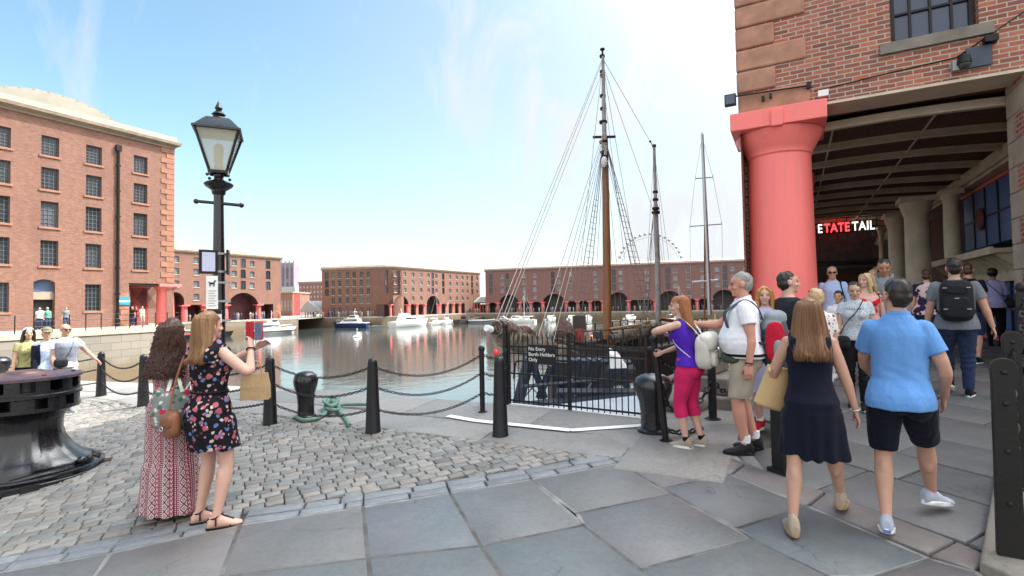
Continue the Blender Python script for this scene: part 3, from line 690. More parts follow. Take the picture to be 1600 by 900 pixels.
# --- central warehouse with the rounded corner
pc = aty(503, 470, 150.); PCa = Plane(pc, -9.0); zqc = PCa.px(560, 494)[1]
La = PCa.px(594, 470)[0]; Hc = PCa.px(594, 420)[1]-PCa.px(594, 494)[1]
cw = empty('rounded_corner_warehouse', PCa.w(0, 0, 0), PCa.a, 'red brick warehouse with a rounded corner standing across the water, five rows of windows', 'warehouse')
wall = MB(); zqc = PCa.px(594, 494)[1]
far_facade(cw, wall, LT(), 0, PCa, La, zqc, Hc, px_list(PCa, [520.5, 530.7, 543, 553.7, 564.8, 575.5]), px_list(PCa, [511]), (.885, .71, .53, .34, .13), [], [], ww=1.0, wh=1.8, wmats=M['pane'])
# rounded corner: quarter turn between the two fronts
R_ = 6.0; ang2 = 60-(-9.0); nseg = 7; cx, cy = La, R_
pts = [(cx+R_*math.sin(math.radians(ang2*i/nseg)), cy-R_*math.cos(math.radians(ang2*i/nseg))) for i in range(nseg+1)]
for (xa, ya), (xb, yb) in zip(pts, pts[1:]):
    wall.add([Vector((xa, ya, zqc-.3)), Vector((xb, yb, zqc-.3)), Vector((xb, yb, zqc+Hc)), Vector((xa, ya, zqc+Hc))], [(0, 1, 2, 3)])
ex, ey = pts[-1]; T2 = LT(ex, ey, ang2); wo = PCa.w(ex, ey, 0); PCb = Plane(wo, -9.0+ang2)
Lb = PCb.px(750, 470)[0]
pl = lambda ls: px_list(PCb, ls)
far_facade(cw, wall, T2, ang2, PCb, Lb, zqc, Hc, pl([618, 633, 645.7, 658.2, 670, 682, 703.6, 714, 723, 730.6, 745.7]), pl([604.5, 625.5, 676.5, 693, 738]), (.89, .72, .547, .365), [pl((614.5, 638.5)), pl((666.5, 687))], pl([611, 638.8, 651.7, 663.5, 687, 698.3, 708.5, 718.3]), [pl((600.5, 608.5)), pl((642, 649.5)), pl((654, 661.5)), pl((690, 696)), pl((701, 706)), pl((711, 716)), pl((721, 726))])
T3 = LT(*T2(Lb, 0, 0).xy, ang2+90); facade(wall, T3, 0, 25, zqc-.3, zqc+Hc, [])
T4 = LT(0, 30, -90); facade(wall, T4, 0, 30, zqc-.3, zqc+Hc, [])
wall.build('wall', [M['brick_sun'], _mc['arch_lining']], cw, smooth=20, fix=False)
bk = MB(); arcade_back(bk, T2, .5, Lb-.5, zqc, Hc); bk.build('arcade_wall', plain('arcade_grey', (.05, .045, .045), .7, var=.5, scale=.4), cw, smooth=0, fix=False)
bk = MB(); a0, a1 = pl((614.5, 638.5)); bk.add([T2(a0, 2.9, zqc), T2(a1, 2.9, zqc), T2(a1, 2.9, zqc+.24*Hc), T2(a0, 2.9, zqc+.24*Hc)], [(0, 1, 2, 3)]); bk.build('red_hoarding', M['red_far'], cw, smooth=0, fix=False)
path = [(-.2, 0)]+pts+[T2(Lb, 0, 0).xy, T3(25, 0, 0).xy]; c = MB(); prof = [(-.4, 0), (.1, 0), (.35, .35), (.4, .65), (.1, .75), (.0, 1.0), (-.4, 1.0)]; rings = []
for i, p in enumerate(path):
    a = Vector(path[max(i-1, 0)]); b = Vector(path[min(i+1, len(path)-1)]); d = (b-a).normalized(); n = Vector((d.y, -d.x)); rings.append([Vector((p[0]+n.x*o, p[1]+n.y*o, zqc+Hc+dz)) for o, dz in prof])
c.loft(rings); c.build('cornice', M['cornice'], cw, smooth=30)
r = MB(); base = [Vector((x, y, zqc+Hc+.95)) for x, y in [(0, 28), (0, .3)]+pts[::1]]+[T2(Lb, .3, zqc+Hc+.95), T3(22, .3, zqc+Hc+.95)]; ctr = sum(base, Vector())/len(base)
r.add(base+[b.lerp(ctr, .35)+Vector((0, 0, 1.0)) for b in base]+[ctr+Vector((0, 0, 1.1))], [(i, (i+1) % len(base), len(base)+(i+1) % len(base), len(base)+i) for i in range(len(base))]+[(len(base)+i, len(base)+(i+1) % len(base), 2*len(base)) for i in range(len(base))]); r.build('roof', M['slate'], cw, smooth=20)

# --- long shaded warehouse to the right
pr = aty(759, 470, 174.); PR = Plane(pr, -17.0); zqr = PR.px(762, 488.8)[1]; Hr = PR.px(762, 425)[1]-zqr; Lr = PR.px(1230, 470)[0]
rw = empty('long_warehouse', PR.w(0, 0, 0), PR.a, 'long mauve brick warehouse in shade behind the masts, arches and red columns along its foot', 'warehouse')
wall = MB(); c5 = [785, 819, 836, 874, 892, 931, 970.5, 1012, 1056, 1076.7, 1099, 1121.7, 1146, 1166]
far_facade(rw, wall, LT(), 0, PR, Lr, zqr, Hr, px_list(PR, c5), px_list(PR, [767.5, 793.5, 864.5, 960, 1045, 1134]), (.88, .715, .545, .37), [px_list(PR, p) for p in ((780, 810.5), (848, 883), (951.5, 981), (1028, 1066), (1113, 1150))], px_list(PR, [761.5, 777.7, 812, 829.4, 847.3, 884.4, 902.3, 921.5, 941.6, 982, 1023.3, 1070, 1089.3, 1110, 1152]),
           [px_list(PR, p) for p in ((764, 775), (815, 827), (832, 845), (887, 900), (905, 919), (924, 939), (985, 1021), (1073, 1087), (1092, 1107), (1155, 1168))], wh=1.25)
facade(wall, LT(0, 25, -90), 0, 25, zqr-.3, zqr+Hr, [])
wall.build('wall', [M['brick_mauve'], _mc['arch_lining']], rw, smooth=0, fix=False)
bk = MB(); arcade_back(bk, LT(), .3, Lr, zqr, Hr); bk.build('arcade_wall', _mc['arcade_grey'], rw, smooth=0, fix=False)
c = MB(); cornice(c, LT(), -.3, Lr, zqr+Hr, prof); c.build('cornice', plain('mauve_stone', (.22, .15, .13), .8), rw, smooth=0)
r = MB(); rect_hip(r, LT(), 0, Lr, .4, 24, zqr+Hr+.9, 1.6); r.build('roof', M['slate'], rw, smooth=0)

# --- big warehouse on the left
pL = aty(271, 470, 48.); PL = Plane(pL, 61.5); zql = PL.px(262, 507)[1]; HL = PL.px(265, 232)[1]-zql
lw = empty('riverside_warehouse', PL.w(0, 0, 0), PL.a, 'tall orange brick warehouse with rows of barred windows and a pale curved roof', 'warehouse')
wall = MB(); T = LT(); XA = -34.
cx = [PL.px(p, 470)[0] for p in (76.5, 145.5, 219)]; sp = cx[1]-cx[0]
rowsL = (.872, .715, .545, .36, .15); hs = (.094, .105, .122, .122, .135); wins = []; ops = []
xs = [cx[0]-sp*i for i in range(5, 0, -1)]+cx
dx0, dz0 = PL.px(52, 470)[0], PL.px(70, 436)[1]; dx1 = PL.px(86, 470)[0]
for x in xs:
    for rz, hh in zip(rowsL, hs):
        if rz < .2 and (x == cx[2] or x == cx[0]): continue
        z = zql+rz*HL; h = hh*HL; ops.append((x-.55, x+.55, z-h/2, z+h/2, .0, .3)); wins.append((x, z-h/2, 1.1, h))
ops.append((dx0, dx1, zql, dz0, .25, .5))
ox0 = PL.px(201.5, 470)[0]; ozt = PL.px(235, 443)[1]; ops.append((ox0, .01, zql-.2, ozt, 0, .6))
facade(wall, T, XA, 0, zql-.3, zql+HL, ops, .3)
TE = LT(0, 0, 90); facade(wall, TE, 0, 24, zql-.3, zql+HL, [(-.01, 7.0, zql-.2, ozt, 0, .6)])
wall.build('wall', M['brick_sun'], lw, smooth=0, fix=False)
for x, z, w_, h in wins: window(lw, 'window', T, 0, x, z, w_, h, .22, 4, 6, (plain('dark_grey_frame', (.11, .12, .13), .5), M['pane'], M['sandstone_sun']), .032, fr=.06, sill=True)
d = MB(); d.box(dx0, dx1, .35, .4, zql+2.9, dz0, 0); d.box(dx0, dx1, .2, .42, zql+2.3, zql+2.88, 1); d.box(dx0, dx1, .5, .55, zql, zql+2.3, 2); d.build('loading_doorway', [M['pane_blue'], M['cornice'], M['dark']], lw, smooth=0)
c = MB(); PRF = [(-.4, 0), (.08, 0), (.12, .15), (.45, .35), (.5, .6), (.25, .7), (.15, 1.1), (-.4, 1.15)]; c.loft([[Vector((x+sx*o, y-sy*o, zql+HL+dz)) for o, dz in PRF] for x, y, sx, sy in ((XA, 0, 0, 1), (0, 0, 1, 1), (0, 24, 1, 0))]); c.build('cornice', M['cornice'], lw, smooth=0)
q = MB(); z = ozt+.1; k = 0
while z < zql+HL-.3: L = 1.1 if k % 2 else .65; q.box(-L, .05, -.05, (.65 if k % 2 else 1.1), z+.02, z+.46); z += .48; k += 1
q.build('quoins', M['sandstone_sun'], lw, smooth=0); q = MB(); z = zql; k = 0
while z < ozt-1.0: L = 1.0 if k % 2 else .65; q.box(ox0-L, ox0-.01, -.05, .3, z+.02, z+.46); z += .48; k += 1
q.build('quoins', M['sandstone_sun'], lw, smooth=0)
dp = MB(); x = PL.px(183, 470)[0]; dp.tube([(x, -.12, zql), (x, -.12, zql+HL-1.)], .11, 8); dp.box(x-.2, x+.2, -.25, -.01, zql+HL-1.3, zql+HL-.8)
for k in range(7): dp.box(x-.16, x+.16, -.2, -.01, zql+.5+k*2.2, zql+.62+k*2.2)
dp.build('drainpipe', M['black'], lw)
for px, y in ((217, 2.4), (258, .8)):
    c = MB(); column(c, (PL.px(px, 470, y)[0], y, 0), .72, .66, zql-.2, ozt, n=24, ah=.25); c.build('column', M['red'], lw, smooth=40)
lt = MB(); lt.box(ox0, -.1, .06, 1.5, ozt-.22, ozt-.02); lt.build('lintel', M['iron'], lw, smooth=0)
ft = MB(); xa, xb = PL.px(226, 470)[0], PL.px(252, 470)[0]
for i in range(14):
    for sgn in (1, -1):
        u = xa+(xb-xa)*i/14; ft.box(-.02, .02, 0, .03, -1.9, 1.9, M=Matrix.Translation((u, 1.4, ozt-1.3)) @ Matrix.Rotation(sgn*.6, 4, 'Y') @ Matrix.Scale(.6, 4))
ft.build('lattice_grille', M['iron'], lw, smooth=0)
sgn_ = MB(); x, z = PL.px(193, 470); _, z = PL.px(193, 470); sgn_.box(x-.45, x+.45, -.12, -.03, z-.35, z+.35); sgn_.box(x-.45, x+.45, -.124, -.121, z-.1, z+.02, 1); sgn_.build('blue_sign', [M['teal'], M['white']], lw, smooth=0)
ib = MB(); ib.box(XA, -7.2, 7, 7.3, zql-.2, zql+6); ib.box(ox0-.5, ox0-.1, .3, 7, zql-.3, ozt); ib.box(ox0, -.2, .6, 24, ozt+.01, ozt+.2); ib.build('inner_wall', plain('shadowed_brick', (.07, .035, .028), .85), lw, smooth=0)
r = MB(); n = 14; xv0, xv1 = PL.px(-330, 470)[0], PL.px(206, 470)[0]; rings = []
cxv = PL.px(112, 470)[0]; hw = 5.6
for y in (3.0, 26.): rings.append([T(cxv+hw*math.cos(PI*(1-i/30)), y, zql+HL+.3+2.9*math.sin(PI*i/30)) for i in range(31)])
r.loft(rings)
for k in range(18):
    th = PI*(k+.5)/18; x, z = cxv+hw*math.cos(th), zql+HL+.3+2.9*math.sin(th); r.box(-.05, .05, 2.98, 26.02, -.05, .035, M=Matrix.Translation((x, 0, z)) @ Matrix.Rotation(math.atan2(hw*math.cos(th), 2.9*math.sin(th)), 4, 'Y'))
r.build('roof', M['roof'], lw, smooth=20)

# ---------------------------------------------------------------- quays across the water
M['quay_sun'] = brick_mat('quay_granite', [(.24, .215, .175), (.29, .255, .205), (.20, .18, .15)], (.14, .125, .105), bw=1.4, bh=.55, ms=.02, stain=.5, dirt=(.16, .13, .09))
nt_ = M['quay_sun'].node_tree; bs_ = [n for n in nt_.nodes if n.type == 'BSDF_PRINCIPLED'][0]; src = bs_.inputs['Base Color'].links[0].from_socket
tc_ = nt_.nodes.new('ShaderNodeTexCoord'); sz_ = nt_.nodes.new('ShaderNodeSeparateXYZ'); nt_.links.new(tc_.outputs['Object'], sz_.inputs[0]); nz_ = nt_.nodes.new('ShaderNodeTexNoise'); nt_.links.new(tc_.outputs['Object'], nz_.inputs[0]); nz_.inputs['Scale'].default_value = .5; nz_.inputs['Detail'].default_value = 6
mm_ = nt_.nodes.new('ShaderNodeMath'); mm_.operation = 'MULTIPLY_ADD'; nt_.links.new(nz_.outputs[0], mm_.inputs[0]); mm_.inputs[1].default_value = 2.2; nt_.links.new(sz_.outputs[2], mm_.inputs[2])
mr_ = nt_.nodes.new('ShaderNodeMapRange'); nt_.links.new(mm_.outputs[0], mr_.inputs[0]); mr_.inputs[1].default_value = -.2; mr_.inputs[2].default_value = -1.6; mr_.inputs[4].default_value = .85
mx_ = nt_.nodes.new('ShaderNodeMix'); mx_.data_type = 'RGBA'; nt_.links.new(mr_.outputs[0], mx_.inputs[0]); nt_.links.new(src, mx_.inputs[6]); mx_.inputs[7].default_value = (.15, .105, .055, 1); nt_.links.new(mx_.outputs[2], bs_.inputs['Base Color'])
M['quay_top'] = plain('quay_paving', (.27, .245, .20), .85, var=.2, scale=.5)
def quay(name, pts, z, cop=.35):
    mb = MB(); n = len(pts); top = [Vector((p[0], p[1], z)) for p in pts]
    mb.add(top, [tuple(range(n))], 1)
    for i in range(n):
        p, q = top[i], top[(i+1) % n]; dn = Vector((0, 0, -(z-WATER)-2)); c = Vector((0, 0, -cop))
        L = (q-p).length; u = (q-p).normalized(); nrm = Vector((u.y, -u.x, 0))*.06
        mb.add([p+c, q+c, q+dn, p+dn], [(3, 2, 1, 0)], 0); mb.add([p+nrm, q+nrm, q+nrm+c, p+nrm+c], [(3, 2, 1, 0)], 2); mb.add([p, q, q+nrm, p+nrm], [(0, 3, 2, 1)], 2); mb.add([p+c, q+c, q+c+nrm, p+c+nrm], [(0, 1, 2, 3)], 2)
    return tag(mb.build(name, [M['quay_sun'], M['quay_top'], M['stone']], smooth=0, fix=False), kind='structure')
def xy(v): return (v.x, v.y)
e0, e1 = atz(-200, 534, zql), atz(289, 509, zql)
quay('quay', [xy(e0), xy(e1), xy(PL.w(3.2, 25, 0)), xy(PL.w(-60, 25, 0)), xy(PL.w(-60, -6, 0))], zql)
quay('quay', [xy(PM.w(-18, -2.5, 0)), xy(PM.w(Lm+3, -2.5, 0)), xy(PM.w(Lm+6, 30, 0)), xy(PM.w(-18, 60, 0))], zqm)
quay('quay', [xy(PCa.w(-6, -3.5, 0)), xy(PCa.w(La+2, -3.5, 0)), xy(PCb.w(2, -3.2, 0)), xy(PCb.w(Lb+6, -3.2, 0)), xy(PCb.w(Lb+8, 60, 0)), xy(PCa.w(-8, 80, 0))], zqc)
quay('quay', [xy(PR.w(-14, -4.0, 0)), xy(PR.w(Lr, -4.0, 0)), xy(PR.w(Lr, 60, 0)), xy(PR.w(-14, 60, 0))], zqr)
mb = MB(); zz = zqc-.06; mb.add([(-700, 128, zz), (-26-27, 128, zz), (-26-27, 210, zz), (700, 210, zz), (900, 2500, zz), (-900, 2500, zz)], [(0, 1, 2, 3, 4, 5)])
tag(mb.build('terrain', M['quay_top'], smooth=0, fix=False), kind='structure')

# ---------------------------------------------------------------- things beyond the dock
def block(name, label, cat, px0, px1, pyt, Y, depth, zb, mats, rows=0, cols=0, yaw=0.):
    a = aty(px0, 470, Y); P = Plane(a, yaw); L = P.px(px1, 470)[0]; zt = P.px((px0+px1)/2, pyt)[1]
    r = empty(name, P.w(0, 0, 0), P.a, label, cat); w = MB(); ops = []
    for i in range(cols):
        for j in range(rows):
            x = L*(i+.5)/cols; z = zb+(zt-zb)*(j+.6)/(rows+.3); ops.append((x-L/cols*.2, x+L/cols*.2, z-(zt-zb)/rows*.25, z+(zt-zb)/rows*.22))
    facade(w, LT(), 0, L, zb, zt, ops, .3); facade(w, LT(L, 0, 90), 0, depth, zb, zt, []); facade(w, LT(0, depth, -90), 0, depth, zb, zt, [])
    w.add([(0, 0, zt), (L, 0, zt), (L, depth, zt), (0, depth, zt)], [(0, 1, 2, 3)]); w.build('wall', mats[0], r, smooth=0, fix=False)
    for o in ops: window(r, 'window', LT(), 0, (o[0]+o[1])/2, o[2], o[1]-o[0], o[3]-o[2], .2, 2, 2, (M['white'], mats[1], M['stone']), .1)
    return r, P, L, zt
r, P, L, zt = block('office_block', 'mauve brick block with small windows left of the rounded corner warehouse', 'building', 467, 505, 443, 215., 25, zqc, (M['brick_mauve'], M['pane_pale']), 6, 7, -6)
c = MB(); c.box(-.2, L+.2, -.2, 25, zt, zt+.8); c.build('parapet', _mc['mauve_stone'], r, smooth=0)
r, P, L, zt = block('brick_hall', 'low red brick hall below the cathedral tower', 'building', 438, 457, 458, 190., 16, zqc, (M['brick_sun'], M['pane']), 1, 4, 0)
c = MB(); c.box(-.3, L+.3, -.3, 16, zt, zt+.5); c.build('parapet', M['cornice'], r, smooth=0)
r, P, L, zt = block('glass_office', 'glass fronted office between the brick hall and cathedral tower', 'building', 440, 461, 448, 260., 16, zqc, (M['grey_paint'], M['pane_pale']), 4, 6, 0)
a = aty(459, 470, 187); b = aty(469, 470, 187); o = MB(); zt_ = aty(464, 460, 187).z; o.box(a.x, b.x, 187, 187.6, zqc, zt_); o.box(a.x+.2, a.x+.5, 187.6, 188, zqc, zt_-1); o.box(b.x-.5, b.x-.2, 187.6, 188, zqc, zt_-1); tag(o.build('red_billboard', M['red_far'], None, smooth=0), 'plain red billboard standing beside the low brick hall', 'billboard')
# cathedral tower
Y = 900.; a = aty(439, 470, Y); b = aty(460, 470, Y); zt = aty(449, 410.5, Y).z; ct = empty('cathedral_tower', (0, 0, 0), 0, 'hazy square cathedral tower rising behind the far roofs', 'tower')
Wt = b.x-a.x; mt = plain('tower_stone', (.22, .19, .23), .9, var=.15, scale=.05); o = MB(); o.box(a.x+1.2, b.x-1.2, Y, Y+Wt, -2, zt)
for x in (a.x, a.x+Wt*.3, b.x-Wt*.3-2.2, b.x-2.2): o.box(x, x+2.2, Y-1.4, Y+2, -2, zt+1.5); o.box(x+.3, x+1.9, Y-1.2, Y+1, zt+1.5, zt+4)
o.build('shaft', mt, ct, smooth=0); o = MB(); w0 = a.x+Wt*.3+3.; w1 = b.x-Wt*.3-3.; pts = [(w0, zt-62), (w1, zt-62)]+arc_pts(w0, w1, zt-44, zt-34, 8)[::-1]; o.prism(pts, Y-.4, Y-.05)
for k in (.18, .82): x = a.x+Wt*k; o.box(x-1, x+1, Y-.4, Y-.05, zt-46, zt-8)
o.box((w0+w1)/2-1.5, (w0+w1)/2+1.5, Y-.4, Y-.05, zt-28, zt-8); o.build('window', plain('tower_window', (.10, .09, .12), .8), ct, smooth=0)
# gabled shed and canopy pavilion
a = aty(470, 470, 150); P = Plane(a, -5); x1 = P.px(498, 470)[0]; zr = P.px(480, 470)[1]; ze = P.px(472, 486)[1]; sh = empty('gabled_shed', P.w(0, 0, 0), P.a, 'grey gabled shed roof on posts by the dock passage', 'shed')
o = MB(); xm = x1*.36; o.add([(-.6, 0, ze), (xm, 0, zr), (x1+.5, 0, ze), (-.6, 9, ze), (xm, 9, zr), (x1+.5, 9, ze), (-.6, 0, ze-.3), (x1+.5, 0, ze-.3)], [(0, 1, 4, 3), (1, 2, 5, 4), (0, 6, 7, 2, 1)]); o.build('roof', plain('lead_roof', (.33, .32, .32), .6), sh, smooth=0, fix=False)
o = MB()
for k in range(6): x = x1*k/5; o.box(x-.12, x+.12, .2, .44, zqc-.3, ze)
o.build('post', M['white'], sh, smooth=0)
a = aty(722, 470, 182); P = Plane(a, -14); x1 = P.px(760, 470)[0]; z0 = P.px(740, 489)[1]; ze = P.px(740, 474)[1]; zr = P.px(740, 464)[1]; pv = empty('canopy_pavilion', P.w(0, 0, 0), P.a, 'dark canopied pavilion between the two far warehouses', 'pavilion')
o = MB(); o.loft([[(0, 0, ze), (x1, 0, ze), (x1, 10, ze), (0, 10, ze)], [(0, 0, ze+.4), (x1, 0, ze+.4), (x1, 10, ze+.4), (0, 10, ze+.4)], [(x1*.55, 3, zr), (x1, 3, zr), (x1, 7, zr), (x1*.55, 7, zr)]]); o.build('roof', plain('canopy_roof', (.22, .23, .21), .6), pv, smooth=0)
o = MB()
for k in range(9): x = .3+(x1-.6)*k/8; o.box(x-.12, x+.12, .1, .34, z0, ze)
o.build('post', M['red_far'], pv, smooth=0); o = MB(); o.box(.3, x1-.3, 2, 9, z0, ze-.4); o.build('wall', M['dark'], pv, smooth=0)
# observation wheel
c = aty(1017, 418, 300.); RW = (418-367)/FL*300*1.0; wh = empty('ferris_wheel', c, 0.12, 'big white observation wheel showing above the long warehouse roof', 'ferris wheel')
o = MB()
for rr in (RW, RW*.93): o.torus((0, 0, 0), rr, .16, 72, 6, M=Matrix.Rotation(PI/2, 4, 'X'))
for k in range(24): th = 2*PI*k/24; o.tube([(0, 0, 0), (RW*.95*math.cos(th), 0, RW*.95*math.sin(th))], .06, 4)
o.build('rim', M['grey_paint'], wh, smooth=40)
cab = MB(); cab.ball((0, 0, 0), (.85, .7, .75), 0, 10, 6); cm = cab.mesh('cabin', plain('pale_cabin', (.20, .21, .22), .4), 40)
for k in range(40):
    th = 2*PI*k/40; z = (RW+.75)*math.sin(th)
    if z < -6: continue
    q = link('cabin', cm, wh); q.location = ((RW+.75)*math.cos(th), 0, z)
o = MB(); o.tube([(-7, 0, zqc-c.z), (0, 0, 0)], .5, 8); o.tube([(7, 0, zqc-c.z), (0, 0, 0)], .5, 8); o.build('support_leg', M['white'], wh)
# ================================================================== STREET FURNITURE
def onground(mb, name, mats, px, py, label, cat, group=None, rotz=0, smooth=40, dz=0.):
    p = at(px, py); p.z += dz
    return tag(mb.build(name, mats, None, smooth, loc=p, rotz=rotz), label, cat, group), p
def bollard_mesh(h=.95, r0=.095, r1=.062):
    mb = MB(); mb.lathe([(r0*1.06, -.05), (r0*1.06, .015), (r0, .03), (r1, h-r1*1.1), (r1*.97, h-r1*.75), (r1*.8, h-r1*.4), (r1*.45, h-.012), (.008, h)], n=24)
    for z in (.31, .585, .84): mb.torus((0, -r0*.9+.035*z, z), .022, .007, 10, 5, M=Matrix.Rotation(PI/2, 4, 'X'))
    return mb
bm_ = bollard_mesh().mesh('bollard', M['black'], 40)
BP = {}
for key, px, py, lab in (('off', -75, 612, 'black tapered iron post partly out of view beyond the capstan'), ('a', 158, 619, 'black tapered iron post on the sunlit setts beside the three tourists'), ('b', 224, 634, 'black tapered iron post half hidden behind the curly haired woman'),
                         ('c', 422, 662, 'black tapered iron post just right of the woman in the floral dress'), ('d', 583, 675, 'black tapered iron post carrying chains midway along the dock edge'), ('f', 782, 681, 'freestanding black tapered iron post in front of the left end of the gate')):
    o = link('iron_post', bm_, None); p = at(px, py); o.location = p; o.rotation_euler.z = rnd.uniform(-.3, .3); tag(o, lab, 'post', 'tapered iron posts along the dock edge'); BP[key] = p
def slim(name, px, py, h, r, label, lean=(0, 0)):
    mb = MB(); mb.tube([(0, 0, -.03), (lean[0]*.5, lean[1]*.5, h*.5), (lean[0], lean[1], h-.05)], r, 12); mb.ball((lean[0], lean[1], h-.03), r*1.35, n=12, m=8); mb.lathe([(r*2, -.03), (r*2, .015), (r*1.2, .03)], n=14)
    o, p = onground(mb, name, M['black'], px, py, label, 'post'); return p+Vector((lean[0], lean[1], 0))
BP['e'] = slim('slim_post', 754, 645, .93, .036, 'slim black post at the corner where the chains reach the gate')
BP['g'] = slim('slim_post', 1041, 690, 1.16, .036, 'leaning slim black post in front of the woman in purple', (-.10, .03))
BP['h'] = slim('slim_post', 1114, 656, 1.0, .05, 'black post between the woman in purple and the man in white')
mb = MB(); mb.box(-.06, .06, -.06, .06, -.03, .80); mb.lathe([(.085, .8), (.085, .83), (.03, .87)], n=4, ph=PI/4); mb.box(-.09, .09, -.09, .09, -.03, .03); mb.box(-.02, .02, -.075, -.061, .3, .36)
onground(mb, 'square_post', M['black'], 1222, 736, 'square black post half hidden behind the navy dress', 'post', rotz=.5)
def chain(p, q, sag, label, group=None, L=.062, R=.017, r=.0065, name='chain'):
    d = q-p; n = max(4, int(d.length*1.03/(L*.78))); mb = MB(); pts = [p+d*(i/n)+Vector((0, 0, -4*sag*(i/n)*(1-i/n))) for i in range(n+1)]
    for i in range(n):
        a, b = pts[i], pts[i+1]; u = (b-a).normalized(); m = u.to_track_quat('X', 'Z').to_matrix().to_4x4() @ Matrix.Rotation((PI/2 if i % 2 else 0)+.5, 4, 'X')
        k = (b-a).length*.5/.78/ (R+r*.2)
        mb.torus((a+b)/2, R, r, 8, 5, M=m, sx=max(1.3, k*.78))
    c = (p+q)/2; mb.v = [tuple(Vector(v)-c) for v in mb.v]
    return tag(mb.build(name, M['iron'], None, 60, fix=False, loc=c), label, 'chain', group)
for (k0, k1, s, where) in (('off', 'a', .22, 'behind the capstan'), ('a', 'b', .2, 'beside the curly haired woman'), ('b', 'c', .24, 'behind the two women taking photos'), ('c', 'd', .17, 'above the green rope'), ('d', 'e', .2, 'across the open water view'), ('e', 'g0', .1, 'by the left gate post')):
    a = BP[k0]; b = BP.get(k1) or at(793, 632)
    for z, nm in ((.84, 'highest'), (.585, 'middle'), (.30, 'lowest')):
        dz = -.02 if k1 == 'e' or k0 == 'e' else 0
        chain(a+Vector((0, 0, z)), b+Vector((0, 0, z+dz)), s*(1 if z > .4 else .85), f'{nm} slack black chain {where}', 'chains between the dock posts')
for z, nm in ((.95, 'upper'), (.5, 'lower')):
    chain(BP['g']+Vector((.05, 0, z)), BP['h']+Vector((0, 0, z)), .28, f'{nm} heavy chain sagging behind the woman in purple', 'heavy chains right of the gate', .10, .028, .011)
    chain(BP['h']+Vector((0, 0, z)), at(1180, 628)+Vector((0, 0, z+.1)), .3, f'{nm} heavy chain sagging behind the man in white', 'heavy chains right of the gate', .10, .028, .011)
chain(at(1046, 640)+Vector((0, 0, .35)), at(1092, 612)+Vector((0, 0, .7)), .1, 'heavy chain slung low across the stones by the gate', 'heavy chains right of the gate', .11, .032, .013)
chain(at(1046, 688)+Vector((0, 0, .1)), at(1098, 676)+Vector((0, 0, .06)), .03, 'short heavy chain lying near the walking shoes', 'heavy chains right of the gate', .11, .03, .012)
slim('slim_post', 1180, 628, 1.05, .05, 'black post hidden behind the grey and red rucksack')
def moor(px, py, s, label):
    mb = MB(); mb.lathe([(.15, -.04), (.15, .03), (.118, .05), (.112, .2), (.128, .36), (.165, .48), (.172, .55), (.15, .62), (.10, .665), (.01, .68)], n=32)
    o, p = onground(mb, 'mooring_bollard', M['black_gloss'], px, py, label, 'bollard', 'round headed mooring bollards'); o.scale = (s[0], s[0], s[1]); return p
MP = moor(478, 653, (1, 1), 'glossy black round headed bollard with green rope at its foot')
moor(1022, 674, (1.3, 1.0), 'fat black round headed bollard at the right end of the gate')
moor(-2, 600, (1.6, 1.15), 'black bollard cut by the picture edge beside the tourists')
# green rope lying round the bollard
mb = MB(); P0 = at(478, 653); pts = []
def gp(px, py, h=.03): v = at(px, py); v.z += h; return v
path = [gp(462, 655), gp(476, 660), gp(498, 656), gp(512, 648, .05), gp(524, 641, .11), gp(530, 646, .06), gp(518, 650, .09), gp(508, 643, .06), gp(520, 639, .12), gp(532, 648, .04), gp(540, 658, .03), gp(546, 668, .03)]
def smooth_path(p, n=6):
    out = []
    for i in range(len(p)-1):
        a, b, c, d = p[max(i-1, 0)], p[i], p[i+1], p[min(i+2, len(p)-1)]
        for k in range(n):
            t = k/n; out.append(.5*((2*b)+(c-a)*t+(2*a-5*b+4*c-d)*t*t+(3*b-3*c+d-a)*t**3))
    return out+[p[-1]]
mb.tube(smooth_path(path), .028, 8); mb.tube(smooth_path([gp(500, 653), gp(530, 640, .06), gp(552, 638, .06), gp(574, 640, .08)]), .026, 8); mb.tube(smooth_path([gp(505, 648), gp(516, 636, .15), gp(528, 640, .16), gp(520, 648, .12), gp(506, 640, .13), gp(521, 634, .1)]), .026, 8)
tag(mb.build('mooring_rope', M['rope_green'], None, 60), 'weathered green mooring rope knotted on the coping by the bollard', 'rope')

# ---------------------------------------------------------------- capstan
CP = at(38, 745); CP.z += .01
cp = empty('capstan', CP, .2, 'big glossy black iron capstan with square sockets on the setts', 'capstan')
mb = MB(); mb.lathe([(.74, -.06), (.74, .045), (.72, .06), (.66, .06), (.655, .03), (.5, .03)], n=64)
mb.torus((0, 0, .09), .70, .022, 48, 8); 
for k in range(5): a = k*1.256+.3; mb.box(.60, .80, -.07, .07, -.05, .07, M=Matrix.Rotation(a, 4, 'Z'))
mb.tube([(.25, -.62, .1), (.45, -.5, .13), (.62, -.25, .12)], .03, 8); mb.ball((.62, -.1, .16), .045)
mb.build('base_plate', M['black_gloss'], cp, 40)
mb = MB(); rings = []; prof = [(.62, .05), (.60, .13), (.585, .17), (.50, .22), (.42, .30), (.355, .40), (.325, .52), (.33, .62), (.37, .70), (.44, .745)]
for r, z in prof: rings.append([Vector((r*(1+.035*(math.cos(8*2*PI*j/96) > .3)*(1 if .15 < z < .7 else 0))*math.cos(2*PI*j/96), r*(1+.035*(math.cos(8*2*PI*j/96) > .3)*(1 if .15 < z < .7 else 0))*math.sin(2*PI*j/96), z)) for j in range(96)])
mb.loft(rings); mb.build('drum', M['black_gloss'], cp, 50)
mb = MB()
